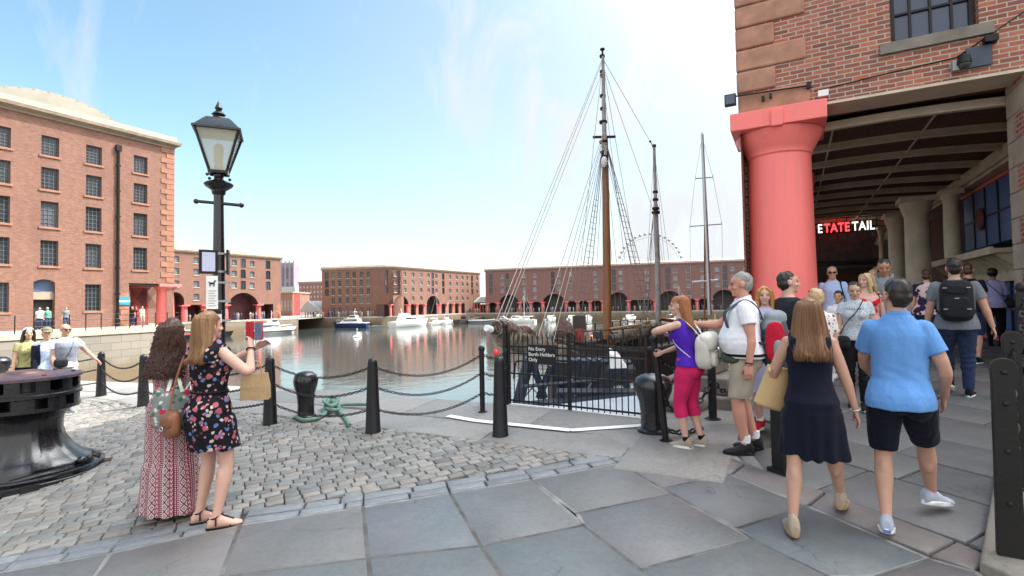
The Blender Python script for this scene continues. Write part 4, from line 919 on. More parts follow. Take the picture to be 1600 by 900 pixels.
def sect(r0, r1, z0, z1, a0, a1, n=4):
    i = [Vector((r0*math.cos(a0+(a1-a0)*k/n), r0*math.sin(a0+(a1-a0)*k/n), 0)) for k in range(n+1)]; o = [Vector((r1*math.cos(a0+(a1-a0)*k/n), r1*math.sin(a0+(a1-a0)*k/n), 0)) for k in range(n+1)]
    pl = o+i[::-1]; m = len(pl); mb.add([v+Vector((0, 0, z0)) for v in pl]+[v+Vector((0, 0, z1)) for v in pl], [tuple(range(m))[::-1], tuple(range(m, 2*m))]+[(q, (q+1) % m, m+(q+1) % m, m+q) for q in range(m)])
for tier, (z0, z1, n, w) in enumerate(((.80, .905, 10, .62), (.985, 1.10, 12, .50))):
    for k in range(n): a = 2*PI*k/n+tier*.2; sect(.30, .485, z0, z1, a, a+2*PI/n*w)
mb.lathe([(.44, .745), (.49, .76), (.49, .80)], n=64); mb.lathe([(.485, .905), (.505, .915), (.505, .945), (.485, .955), (.485, .985)], n=64); mb.lathe([(.30, .76), (.30, 1.1)], n=32)
mb.build('head', M['black_gloss'], cp, 40)
mb = MB(); mb.lathe([(.49, 1.10), (.512, 1.105), (.512, 1.135), (.495, 1.145), (.2, 1.155), (.17, 1.17), (.16, 1.19), (.02, 1.19)], n=64)
for k in range(6): a = k*PI/3+.4; mb.lathe([(.022, 1.145), (.022, 1.165), (.005, 1.17)], (.42*math.cos(a), .42*math.sin(a), 0), 8)
t = NT('worn_capstan_top'); n = t.noise(t.coord('Object'), 5, 6, .65); t.P(base=t.ramp(n, [(.4, (.03, .04, .07)), (.62, (.17, .075, .05))]), rough=.4); mb.build('top_plate', t.mat, cp, 40)
mb = MB(); mb.box(-.035, .035, -.06, -.0, -.09, .08); mb.torus((0, -.03, .08), .03, .008, 12, 5, M=Matrix.Rotation(PI/2, 4, 'X')); a = math.radians(232); o = mb.build('padlock', M['yellow'], cp, 30, loc=(.52*math.cos(a), .52*math.sin(a), .85)); o.rotation_euler.z = a+PI/2

# ---------------------------------------------------------------- lamp post
LP = at(342, 700); lamp = empty('street_lamp', LP, .42, 'old black lamp post with four sided glass lantern behind the two women', 'street lamp')
LZ = lambda y: (482.5-y)/ (FL/LP.y)+1.7-LP.z
mb = MB(); z0 = LZ(286); mb.lathe([(.16, -.03), (.16, .35), (.13, .42), (.10, .5), (.095, 1.0), (.075, 1.1), (.068, 2.0), (.056, z0-.25), (.056, z0-.14), (.075, z0-.12), (.08, z0-.08), (.15, z0-.03), (.165, z0), (.14, z0+.02), (.06, z0+.05), (.05, z0+.08), (.06, z0+.10), (.05, z0+.15), (.065, z0+.17)], n=28); mb.build('post', M['black_gloss'], lamp, 40)
mb = MB(); zb = LZ(316); mb.tube([(-.27, 0, zb+.03), (.27, 0, zb-.03)], .02, 10); mb.ball((-.28, 0, zb+.03), .032); mb.ball((.28, 0, zb-.03), .032); o = mb.build('ladder_bar', M['black_gloss'], lamp, 40); o.rotation_euler.z = -.42
zl0, zl1, zl2 = LZ(268), LZ(206), LZ(188); lan = MB(); hb, ht = .092, .232
def quadring(h, z): return [Vector((h, h, z)), Vector((-h, h, z)), Vector((-h, -h, z)), Vector((h, -h, z))]
lan.loft([quadring(.06, z0+.16), quadring(hb+.015, zl0-.02), quadring(hb+.02, zl0+.015), quadring(hb, zl0+.015)])
for sx in (1, -1):
    for sy in (1, -1):
        lan.tube([(sx*hb, sy*hb, zl0), (sx*ht, sy*ht, zl1)], .016, 6); lan.ball((sx*(hb+.02), sy*(hb+.02), zl0-.05), .02, n=8, m=6)
lan.loft([quadring(ht+.03, zl1), quadring(ht+.03, zl1+.022), quadring(ht, zl1+.04), quadring(.15, zl2-.0), quadring(.12, zl2+.03)])
lan.lathe([(.12, zl2), (.125, zl2+.03), (.08, zl2+.05), (.06, zl2+.08), (.08, zl2+.10), (.05, zl2+.13), (.03, zl2+.15), (.045, zl2+.18), (.03, zl2+.215), (.006, zl2+.27)], n=20)
lan.build('lantern', M['black_gloss'], lamp, 30)
t = NT('lantern_glass'); t.P(base=(.62, .66, .56), rough=.12, alpha=.55, spec=.6); M['lantern_glass'] = t.mat
gl = MB()
for k in range(4): a, b = quadring(hb-.004, zl0+.016), quadring(ht-.012, zl1-.002); gl.add([a[k], a[(k+1) % 4], b[(k+1) % 4], b[k]], [(0, 1, 2, 3)])
gl.build('lantern_glass', M['lantern_glass'], lamp, 0, fix=False)
mb = MB(); mb.lathe([(.05, zl0+.02), (.05, zl0+.1), (.045, zl0+.12), (.055, zl0+.30), (.05, zl0+.34), (.02, zl0+.36)], n=16); mb.build('burner', M['cream'], lamp, 40)
mb = MB(); mb.add([(-ht, -ht, zl1-.004), (ht, -ht, zl1-.004), (ht, ht, zl1-.004), (-ht, ht, zl1-.004)], [(0, 1, 2, 3)]); mb.build('reflector', M['cream'], lamp, 0)
# notices strapped to the post
def plate(name, w, h, z, off, yaw, mats, frame=.02, parent=lamp):
    mb = MB(); mb.box(-w/2, w/2, -.012, .012, 0, h, 0); mb.box(-w/2+frame, w/2-frame, -.016, -.0125, frame, h-frame, 1); o = mb.build(name, mats, parent, 0, loc=(off[0], off[1], z)); o.rotation_euler.z = yaw-.42; return o
M['notice'] = plain('pale_notice', (.50, .54, .68), .3, var=.05)
plate('notice_board', .20, .29, LZ(428), (-.10, -.11), .75, [M['black'], M['notice']], .03)
plate('notice_board', .22, .30, LZ(428), (.10, .02), -1.15, [M['black'], M['notice']], .03)
zs = LZ(482); o = plate('dog_sign', .125, .40, zs, (-.06, -.11), .5, [M['white'], M['white']], .004)
mb = MB(); mb.box(-.03, .025, 0, .002, 0, .022); mb.box(.018, .028, 0, .002, .0, .045); mb.box(.022, .043, 0, .002, .03, .045)
for x in (-.03, -.018, .01, .02): mb.box(x, x+.007, 0, .002, -.028, 0)
mb.box(-.038, -.03, 0, .002, .015, .03); q = mb.build('dog_symbol', M['black'], o, 0, loc=(0, -.019, .30))
mb = MB()
for k in range(7): mb.box(-.04, .045-.02*(k % 2), -.0185, -.0165, .035+.03*k, .043+.03*k)
mb.build('text_lines', M['grey_paint'], o, 0)
o = plate('lower_sign', .23, .15, LZ(503), (-.07, -.15), .45, [M['white'], M['white']], .005); mb = MB(); mb.box(-.115, .115, -.019, -.0165, .105, .15); mb.build('header', M['black'], o, 0)
for y in (396, 424, 441, 470, 500): mb = MB(); z = LZ(y); mb.lathe([(.085, z-.012), (.085, z+.012)], n=20); mb.box(.07, .13, -.015, .015, z-.015, z+.015); mb.build('strap', M['grey_paint'], lamp, 30)

# ---------------------------------------------------------------- gate across the gangway
GA, GB = at(797, 631), at(1012, 655); gd = (GB-GA); gl_ = gd.length; gang = math.atan2(gd.y, gd.x)
def gate(x0, x1, label):
    n = int((x1-x0)/.082); r = empty('railing_gate', GA+gd*(x0/gl_), gang, label, 'gate', 'pair of gate leaves across the gangway'); L = x1-x0; sl = (gd.z/gl_)
    mb = MB(); Z = lambda x: sl*x
    for i in range(1, n): x = L*i/n; mb.tube([(x, 0, Z(x)+.02), (x, 0, Z(x)+.98)], .0085, 6); mb.lathe([(.0085, .98), (.013, 1.0), (.002, 1.06)], (x, 0, Z(x)), 6)
    mb.build('bars', M['black'], r, 40)
    mb = MB()
    for z, t_ in ((.06, .013), (.46, .011), (.86, .013), (.76, .010)): mb.box(0, L, -.008, .008, z-t_, z+t_, M=Matrix.Rotation(-math.atan(sl), 4, 'Y'))
    mb.build('rail', M['black'], r, 0)
    for x in (0, L): mb = MB(); mb.box(x-.014, x+.014, -.014, .014, 0, 1.05); mb.ball((x, 0, 1.065), .02, n=8, m=6); mb.build('stile', M['black'], r, 30)
    mb = MB(); mb.box(.03, L-.03, -.03, .03, -.03, .012); mb.build('threshold', M['white'], r, 0)
    return r
gate(.0, gl_*.47, 'left leaf of the black railing gate, carrying the notice board'); gate(gl_*.48, gl_, 'right leaf of the black railing gate ending at the fat bollard')
mb = MB(); mb.tube([(0, 0, -.03), (0, 0, 1.15)], .04, 12); mb.ball((0, 0, 1.16), .05); onground(mb, 'gate_post', M['black'], 791, 630, 'round black gate post at the left end of the railing gate', 'post')
bx = gl_*.16; nb = empty('notice_board', GA+gd*(bx/gl_)+Vector((-math.sin(gang)*-.03, math.cos(gang)*-.03, .0)), gang, 'black notice board with white writing fixed to the railing gate', 'notice')
mb = MB(); mb.box(0, .48, -.012, .0, .62, .90); mb.build('board', M['black'], nb, 0)
for k, s in enumerate(('No Entry', 'Berth Holders', 'Only')): lettering(nb, s, .075, M['white'], .003, (.03, -.015, .815-.078*k))
# hoop of black pipe and trestle on the landing stage
LSZ = -.55
mb = MB(); h = .0
lp = [ab(-5.6, 7.0, LSZ), ab(-1.75, 7.0, LSZ), ab(-1.75, 15, LSZ), ab(-4.2, 15, LSZ)]
mb.add(lp+[v-Vector((0, 0, .5)) for v in lp], [(0, 1, 2, 3), (0, 4, 5, 1), (1, 5, 6, 2), (2, 6, 7, 3), (3, 7, 4, 0)]); o = mb.build('landing_stage', plain('pale_deck', (.46, .52, .58), .6, var=.15, scale=2), None, 0)
tag(o, 'pale grey floating landing stage behind the railing gate', 'pontoon')
def pt(px, py, Y): return aty(px, py, Y)
tr = empty('timber_trestle', pt(900, 640, 9.3), 0, 'dark timber trestle of leaning beams under the ship bow', 'trestle')
o0 = tr.location.copy()
def beam(name, p, q, w, mat='wood_dark', parent=tr, d=None):
    mb = MB(); mb.tube([p-o0, q-o0], w/2*1.3, 4, up=(0, 1, 0)); return mb.build(name, M[mat], parent, 0)
M['beam'] = plain('blue_black_beam', (.032, .040, .060), .5, var=.3, bump=.2)
for (a, b, w) in (((829, 552), (808, 636), .16), ((833, 570), (851, 622), .10), ((862, 572), (842, 622), .10), ((893, 560), (880, 620), .10), ((922, 560), (908, 618), .10), ((956, 575), (950, 615), .13), ((972, 575), (982, 616), .10), ((868, 560), (874, 620), .12), ((905, 560), (900, 615), .1), ((935, 560), (930, 612), .1)): beam('leg', pt(*a, 9.3), pt(*b, 9.5), w, 'beam')
for (a, b, w) in (((815, 604), (945, 593), .05), ((820, 560), (985, 566), .07), ((808, 634), (1000, 612), .09), ((950, 575), (990, 576), .12), ((870, 612), (990, 612), .1)): beam('rail', pt(*a, 9.25), pt(*b, 9.35), w, 'beam')
for (a, b) in (((815, 590), (845, 620)), ((845, 590), (818, 622)), ((870, 590), (905, 620)), ((900, 585), (880, 612)), ((930, 590), (915, 612))): beam('brace', pt(*a, 9.6), pt(*b, 9.6), .025, 'grey_paint')
mb = MB(); hp = [pt(803, 592, 8.9), pt(805, 570, 8.9), pt(812, 564, 8.9), pt(850, 566, 8.9), pt(890, 568, 8.9)]; mb.tube(smooth_path(hp), .018, 8); tag(mb.build('hoop_rail', M['black'], None), 'bent black pipe rail on the landing stage', 'rail')
mb = MB(); c = [pt(951, 552, 9.0), pt(962, 556, 9.0), pt(979, 575, 9.0), pt(951, 576, 9.0)]; mb.add(c+[v+Vector((.1, .5, .05)) for v in c], [(0, 1, 2, 3), (4, 7, 6, 5), (0, 4, 5, 1), (1, 5, 6, 2), (2, 6, 7, 3), (3, 7, 4, 0)]); tag(mb.build('tarpaulin', M['white'], None, 0), 'pale grey sheet draped on the timber trestle', 'tarpaulin')
# stones and white fender right of the gate
mb = MB(); 
for k in range(3): mb.box(-.5+.12*k, .5, -.35+.24*k, .5, .24*k-.1, .24*(k+1)-.1)
o, p = onground(mb, 'stone_steps', M['stone_dark'], 1140, 628, 'rough dark stone steps behind the man in the white shirt', 'steps', rotz=.9); bv = o.modifiers.new('soft', 'BEVEL'); bv.width = .03; bv.segments = 2
for px, py, s, lb in ((1085, 622, .32, 'rough grey boulder behind the pink trousers'), (1068, 640, .24, 'small dark boulder behind the heavy chains')):
    mb = MB(); mb.ball((0, 0, s*.5), (s*1.3, s, s*.8), n=20, m=12); mb.v = [tuple(Vector(v)*(1+.28*noise.noise(Vector(v)*5+Vector((px, 0, 0))))) for v in mb.v]; onground(mb, 'boulder', M['stone_dark'], px, py, lb, 'boulder', smooth=60)
mb = MB(); mb.ball((0, 0, .2), (.23, .23, .2), n=20, m=12); mb.torus((0, 0, .4), .05, .015, 12, 6); p = at(1120, 600)
tag(mb.build('fender_buoy', M['white'], None, loc=p+Vector((0, 0, .2))), 'round white fender buoy resting on the stones', 'fender')
# ---------------------------------------------------------------- right-hand stanchions with heavy chain
def stanchion(p, h, w, label, ball=False):
    mb = MB(); t_ = .055; n = 10
    out = [(-w*.5, -.02), (w*.5, -.02), (w*.42, h*.5), (w*.36, h*.86), (w*.5, h*.9)]+[(w*.02+w*.47*math.cos(PI*k/n), h-w*.47+w*.47*math.sin(PI*k/n)) for k in range(n+1)]+[(-w*.42, h*.88), (-w*.44, h*.5)]
    mb.prism(out, -t_/2, t_/2); mb.box(-w*.75, w*.75, -.08, .08, -.03, .012)
    for z in (h*.93, h*.55, h*.3, h*.78): mb.lathe([(.016, 0), (.016, .012), (.006, .018)], n=8, c=(0, 0, 0)) if False else mb.ball((0, -t_/2, z), (.017, .012, .017), n=8, m=6)
    if ball: mb.ball((0, 0, h+.03), .055)
    o = mb.build('iron_stanchion', M['iron'], None, 30, loc=p, rotz=-.55); bv = o.modifiers.new('soft', 'BEVEL'); bv.width = .008; bv.segments = 2; bv.limit_method = 'ANGLE'
    return tag(o, label, 'stanchion', 'flat iron stanchions along the right kerb')
s1 = at(1581, 884); s2 = Vector((3.93, 4.1, 0)); s2.z = g(s2.x, s2.y)+.06; s3 = Vector((5.5, 5.6, 0)); s3.z = g(s3.x, s3.y)+.06; s0 = Vector((2.55, 2.2, .05))
stanchion(s1+Vector((0, 0, .0)), 1.26, .135, 'flat rusty black iron stanchion standing nearest at the right kerb'); stanchion(s2, 1.22, .135, 'flat iron stanchion partly hidden behind a nearer one, draped in chain'); stanchion(s3, 1.42, .12, 'iron stanchion with ball top, farthest along the right kerb', True)
chain(s1+Vector((.03, .05, 1.1)), s2+Vector((0, 0, 1.08)), .42, 'thick dark chain looping between two stanchions on the kerb', 'thick kerb chains', .10, .027, .0125); chain(s2+Vector((.03, 0, 1.1)), s3+Vector((0, 0, 1.28)), .5, 'thick dark chain rising to the stanchion with the ball top', 'thick kerb chains', .10, .027, .0125)
chain(s1+Vector((.03, .05, .62)), s2+Vector((0, 0, .6)), .3, 'thick dark chain hanging lower between two stanchions', 'thick kerb chains', .10, .027, .0125); chain(s2+Vector((.04, -.03, 1.12)), s2+Vector((.1, .1, .15)), .0, 'thick dark chain end hanging straight down a stanchion', 'thick kerb chains', .10, .027, .0125)

# ---------------------------------------------------------------- railing on the left quay
rl = empty('quay_railing', (0, 0, 0), 0, 'thin black railing with several posts on the quay before the orange warehouse', 'railing')
ed = (e1-e0); nP = 17
for i in range(nP+1):
    p = e0+ed*(i/nP)*.985; q = p-Vector((ed.normalized().y, -ed.normalized().x, 0))*.35; mb = MB(); mb.tube([q, q+Vector((0, 0, 1.15))], .035, 6); mb.build('post', M['black'], rl)
off = -Vector((ed.normalized().y, -ed.normalized().x, 0))*.35
for z in (1.1, .75, .4): mb = MB(); mb.tube([e0+off+Vector((0, 0, z)), e0+ed*.985+off+Vector((0, 0, z))], .016, 5); mb.build('rail', M['black'], rl)
# ================================================================== SHIP
h = Vector((-.53, -.848, 0)); SM = aty(948, 545, 16.); side = Vector((-h.y, h.x, 0))
ship = empty('sailing_ship', (SM.x, SM.y, 0), 0, 'old black two masted sailing ship with furled brown sails moored behind the gate', 'sailing ship'); O = ship.location.copy()
def sp(u, v, z): return h*u+side*v+Vector((0, 0, z))   # u towards the bow, local
hb = MB(); rings = []
for u, w, zt in ((3.3, .03, .75), (3.0, .3, .68), (2.4, .7, .55), (1.4, 1.1, .40), (-.3, 1.35, .25), (-3, 1.4, .2), (-6.5, 1.3, .35), (-8.5, 1.0, .6), (-9, .6, .7)):
    rings.append([sp(u+.3*(u > 2.9), s*w*k, z) for s, k, z in ((1, 1, zt), (1, 1.02, zt-.25), (1, .95, -1.2), (1, .5, -4.4), (-1, .5, -4.4), (-1, .95, -1.2), (-1, 1.02, zt-.25), (-1, 1, zt))])
hb.loft(rings); hb.build('hull', M['wood_dark'], ship, 40)
db = MB()
for s in (1, -1): db.tube([sp(u, s*(w+.02), zt+.03) for u, w, zt in ((3.3, .05, .75), (3.0, .3, .68), (2.4, .7, .55), (1.4, 1.1, .40), (-.3, 1.35, .25), (-3, 1.4, .2), (-6.5, 1.3, .35), (-8.5, 1.0, .6))], .05, 6)
db.build('bulwark_rail', M['wood_dark'], ship)
db = MB()
for s in (1, -1):
    for k in range(14): u = 2.9-k*.85; w = max(.25, 1.3-.12*max(0, u+.6)**1.7); db.tube([sp(u, s*w, .2), sp(u, s*w, .95)], .03, 5)
    for z in (.7, .95): db.tube([sp(2.9-k*.85, s*max(.25, 1.3-.12*max(0, 3.5-k*.85)**1.7), z) for k in range(14)], .015, 5)
db.build('deck_rail', M['wood_dark'], ship)
ch = MB()
for (u, v, a, b, c) in ((2.2, .3, .5, .4, .5), (-1.6, .0, 1.0, .7, .55), (-4.4, .2, .9, .6, .6), (1.1, -.9, .35, .3, .4)): ch.box(-a, a, -b, b, .15, .2+c, M=Matrix.Translation(sp(u, v, 0)) @ Matrix.Rotation(math.atan2(h.y, h.x), 4, 'Z'))
ch.build('deck_house', M['wood_dark'], ship, 0)
W = lambda px, py, Y: aty(px, py, Y)-O
bt, br = W(768, 515, 10.2), W(885, 552, 12.6)
mb = MB(); mb.tube([bt, br, W(900, 556, 13.2)], [.075, .12, .13], 12); mb.build('bowsprit', M['wood_dark'], ship)
mb = MB(); d = (bt-br).normalized(); mb.tube([bt-d*.12, bt+d*.17], .065, 14); mb.build('bowsprit_cap', M['white'], ship)
def bundle(name, pts, rad, mat, seed, ties=0, flat=1.):
    pts = smooth_path([Vector(p) for p in pts], 10); n = len(pts); mb = MB()
    rr = [np.interp(i/(n-1), np.linspace(0, 1, len(rad)), rad) for i in range(n)]
    mb.tube(pts, [float(r) for r in rr], 20, 0, flat=flat)
    mb.v = [tuple(Vector(v)+Vector((noise.noise(Vector(v)*5+Vector((seed, 0, 0))), noise.noise(Vector(v)*5+Vector((0, seed, 9))), noise.noise(Vector(v)*Vector((9, 9, 3)).length/6+Vector((seed, 5, 0)))))*max(rad)*.42) for v in mb.v]
    o = mb.build(name, M[mat], ship, 60)
    if ties:
        tb = MB()
        for i in range(ties):
            k = int((n-2)*(i+.5)/ties); a = (pts[k+1]-pts[k]).normalized(); m = a.to_track_quat('Z', 'Y').to_matrix().to_4x4() @ Matrix.Rotation(rnd.uniform(-.5, .5), 4, 'X'); tb.torus(pts[k], float(rr[k])*1.12, .010, 16, 5, M=m)
        for i in range(ties-1):
            k0, k1 = int((n-2)*(i+.5)/ties), int((n-2)*(i+1.5)/ties); s = Vector((0, -1, .3))*float(rr[k0])*1.15; tb.tube([pts[k0]+s, (pts[k0]+pts[k1])/2+Vector((0, -1.2, -.5))*float(rr[k0]), pts[k1]+Vector((0, -1, -.3))*float(rr[k1])*1.15], .009, 5)
        tb.build('tie', M['rope'], o, 60)
    return o
bundle('furled_jib', [W(773, 513, 10.25), W(785, 514, 10.5), W(800, 524, 10.8), W(830, 537, 11.6), W(870, 546, 12.4)], [.12, .19, .22, .21, .15], 'canvas', 1, 9)
bundle('furled_jib_tail', [W(786, 524, 10.4), W(815, 536, 11.0), W(850, 546, 11.8), W(878, 553, 12.4)], [.17, .24, .22, .16], 'canvas_khaki', 4, 8)
bundle('furled_staysail', [W(875, 552, 12.6), W(880, 535, 12.6), W(883, 518, 12.7), W(888, 506, 12.8)], [.14, .21, .23, .08], 'canvas', 2, 4)
bundle('sail_heap', [W(808, 521, 10.9), W(818, 517, 11), W(828, 524, 11.2), W(838, 534, 11.4)], [.07, .12, .13, .06], 'canvas', 3, 2)
mb = MB(); mb.tube([W(954, 533, 15.8), W(1016, 512, 16.2)], .09, 10); mb.tube([W(952, 515, 15.8), W(1000, 508, 16.2), W(1016, 502, 16.2)], .05, 8); mb.build('boom', M['wood'], ship)
bundle('furled_mainsail', [W(955, 531, 15.7), W(975, 526, 15.7), W(995, 521, 15.8), W(1014, 513, 15.9)], [.17, .22, .22, .13], 'canvas_khaki', 5, 7)
mb = MB()
for k in range(5): mb.tube([W(898+k*4, 520, 13.6), W(897+k*4.5, 533, 13.6), W(899+k*4, 548, 13.6)], .05, 6)
mb.build('rope_coil', M['rope_pale'], ship, 60)
mb = MB(); mb.tube([W(905, 545, 13.8), W(905, 500, 13.8)], .07, 8); mb.box(-.16, .16, -.16, .16, -.05, .32, M=Matrix.Translation(W(905, 512, 13.8))); mb.build('winch_post', M['wood_dark'], ship)
mb = MB(); mb.tube([W(907, 541, 13.5), W(905, 514, 13.5)], .12, 10); mb.build('red_bundle', plain('faded_red_cloth', (.30, .06, .05), .9, bump=.6), ship)
# masts
def mast(name, pts, rad, mat): mb = MB(); mb.tube(pts, rad, 14); return mb.build(name, M[mat], ship)
mast('main_mast', [W(949, 545, 16), W(948, 400, 16), W(945, 215, 16)], [.135, .125, .095], 'wood')
mt = mast('top_mast', [W(945.5, 243, 15.86), W(944, 200, 15.86), W(942, 88, 15.86)], [.075, .07, .045], 'wood_grey')
for y, r in ((88, .08), (112, .08), (118, .08), (150, .09), (170, .09), (191, .12), (222, .13), (238, .1), (252, .12)): mb = MB(); p = W(948-.0155*(545-y), y, 15.9); mb.lathe([(r, -.035), (r*1.1, 0), (r, .04)], p, 10); mb.build('mast_band', M['iron'], ship, 40)
mb = MB()
q_ = MB(); p = W(941.3, 79, 15.86); q_.lathe([(.03, -.2), (.03, 0), (.075, .02), (.075, .06)], p, 10); q_.build('mast_cap', M['iron'], ship, 40); p = W(944, 214, 15.9); mb.box(-.35, .35, -.04, .04, -.03, .03, M=Matrix.Translation(p)); mb.build('crosstree', M['iron'], ship, 40); mb = MB(); mb.box(-.1, .1, -.1, .1, -.75, -.5, M=Matrix.Translation(p))
mb.build('mast_block', M['iron'], ship, 40)
mb = MB(); p = W(944, 253, 15.7); mb.ball(p, (.1, .1, .17)); mb.build('mast_lamp', M['white'], ship)
mast('mizzen_mast', [W(1029, 510, 21), W(1027, 400, 21), W(1024.5, 320, 21)], [.115, .105, .09], 'wood_grey'); mast('mizzen_top', [W(1024.5, 326, 20.9), W(1022, 228, 20.9)], [.075, .055], 'wood_grey')
for y, r in ((228, .08), (300, .1), (312, .11), (326, .14), (332, .16)): mb = MB(); p = W(1022+.025*(y-228), y, 20.9); mb.lathe([(r, -.05), (r*1.1, 0), (r, .05)], p, 10); mb.build('mast_band', M['iron'], ship, 40)
mb = MB(); mb.tube([W(1016, 221, 20.9), W(1022, 232, 20.9)], .02, 5); mb.ball(W(1016, 221, 20.9), .05, n=8, m=6); mb.build('wind_vane', M['iron'], ship, 40)
mb = MB(); mb.tube([W(1030, 498, 20.8), W(1075, 505, 22.5)], .07, 8); mb.build('mizzen_boom', M['wood'], ship)
def rope(a, b, r=.012, mat='rope', name='stay', sag=0.):
    r *= .72; mb = MB(); n = 6; mb.tube([a.lerp(b, k/n)+Vector((0, 0, -4*sag*(k/n)*(1-k/n))) for k in range(n+1)], r, 5); return mb.build(name, M[mat], ship)
TOP = lambda y: W(948-.0155*(545-y), y, 15.86)
for (y, b, m, r) in ((92, (776, 500, 10.4), 'rope_pale', .013), (96, (783, 503, 10.6), 'rope_pale', .013), (112, (787, 505, 10.8), 'rope_pale', .011), (206, (838, 535, 11.8), 'rope_pale', .014), (212, (852, 540, 12.1), 'rope_pale', .014), (216, (862, 545, 12.3), 'rope_pale', .012), (225, (880, 505, 12.8), 'rope', .011),
                      (100, (893, 548, 14.2), 'rope', .010), (230, (925, 548, 15.2), 'rope', .010), (90, (1021, 230, 20.9), 'rope', .011), (100, (1022, 332, 20.9), 'rope', .010), (95, (1012, 520, 18.), 'rope', .010), (120, (990, 520, 16.5), 'rope', .009), (215, (975, 520, 16.), 'rope', .009), (240, (965, 522, 16), 'rope', .009), (225, (1010, 512, 16.1), 'rope', .01)): rope(TOP(y), W(*b), r, m)
MT = W(1022, 235, 20.9); MX = W(1024, 326, 20.9)
for a, b in ((MT, (1005, 515, 19)), (MT, (1060, 515, 22)), (MT, (1048, 512, 22.5)), (MX, (1010, 515, 19.6)), (MX, (1016, 515, 20.2)), (MX, (1042, 512, 22)), (MX, (1050, 512, 22.4)), (MX, (1000, 515, 19.))): rope(a, W(*b), .010, 'rope')
def shroud(top, feet, label, nrat=16, t0=.1, t1=.93):
    mb = MB(); ends = [W(*f) for f in feet]
    for e in ends: mb.tube([top, e], .012, 5)
    for k in range(nrat): t_ = t0+(t1-t0)*k/nrat; mb.tube([top.lerp(e, t_) for e in ends], .007, 4)
    for e in ends: q = top.lerp(e, .95); mb.ball(q, .06, n=8, m=6); mb.ball(top.lerp(e, .985), .06, n=8, m=6)
    return mb.build('shroud', M['rope'], ship, 60)
shroud(W(943, 222, 15.9), [(891, 538, 14.8), (903, 538, 15.1), (914, 538, 15.4)], '', 22, .3); shroud(W(947, 222, 15.9), [(1008, 525, 15.8), (1019, 523, 16.2), (1030, 520, 16.6)], '', 24, .2)
shroud(W(1021, 332, 20.8), [(1003, 515, 20.2), (1010, 515, 20.5)], '', 12, .3)
# bits hanging about
mb = MB(); p = aty(775, 551, 10.0); mb.ball((0, 0, 0), (.06, .06, .07), n=16, m=10); mb.tube([(0, 0, .08), Vector(aty(766, 520, 10.2))-p], .006, 5, mat=1); tag(mb.build('hanging_fender', [M['redplastic'], M['rope']], None, loc=p), 'small red fender hanging on a cord from the bowsprit', 'fender')
# ---------------------------------------------------------------- yacht with tall aluminium mast
Y_ = 20.5; yb = aty(1106, 470, Y_); yc = empty('sailing_yacht', (yb.x, yb.y, WATER), math.atan2(-h.y, -h.x), 'white sailing yacht with tall silver mast beside the black ship', 'yacht'); 
def hull(mb, L, B, F, mat=0, bow=1.25, n=9, stern=.8, keel=-.3, rail=.06, deck=None):
    rings = []
    for i in range(n):
        t_ = i/(n-1); x = -L/2+L*t_; w = B/2*(stern+(1-stern)*min(1, t_*2.2)) if t_ < .45 else B/2*max(.01, math.cos((t_-.45)/.55*PI/2))**.75
        zt = F*(1+(bow-1)*max(0, (t_-.3)/.7)**1.6); xx = x+ (.06*L*t_**3 if t_ > .6 else 0)
        rings.append([Vector((x+(xx-x), w, zt)), Vector((x, w*.92, zt*.35)), Vector((x*.97, w*.55, keel)), Vector((x*.97, -w*.55, keel)), Vector((x, -w*.92, zt*.35)), Vector((x+(xx-x), -w, zt))])
    mb.loft(rings, mat)
mb = MB(); hull(mb, 11, 3, 1.1); mb.build('hull', M['white'], yc, 40); mb = MB(); mb.loft([[Vector((x, y*s, z)) for x, z in ((-2.5, 1.0), (2.2, 1.0), (1.2, 1.7), (-2.2, 1.7))] for s, y in ((1, 1.), (-1, 1.))]); mb.build('cabin', M['white'], yc, 0)
iw = yc.matrix_basis.inverted()
yl = lambda px, py: iw @ aty(px, py, Y_)
mb = MB(); mb.tube([yl(1109, 492), yl(1103, 350), yl(1097, 210)], [.085, .08, .055], 12); mb.tube([yl(1096, 207), yl(1097.5, 213)], .03, 5); mb.build('mast', M['alu'], yc); mb = MB(); mb.tube([yl(1101, 600), yl(1101, 280)], .03, 6); mb.build('furled_genoa', M['wood'], yc)
for a, b in (((1086, 279), (1114, 277)), ((1078, 354), (1128, 350))):
    mb = MB(); mb.tube([yl(*a), yl(*b)], .022, 6)
    for q in (a, b): mb.tube([yl(q[0], q[1]-4), yl(q[0], q[1]+4)], .012, 5)
    mb.build('spreader', M['alu'], yc)
for a, b in (((1097, 214), (1086, 279)), ((1086, 279), (1078, 354)), ((1097, 214), (1114, 277)), ((1114, 277), (1128, 350)), ((1078, 354), (1080, 520)), ((1128, 350), (1130, 520))): mb = MB(); mb.tube([yl(*a), yl(*b)], .007, 4); mb.build('shroud', M['alu'], yc)
mb = MB(); mb.tube([yl(1082, 441), yl(1122, 438)], .05, 8); mb.build('boom', M['white'], yc)
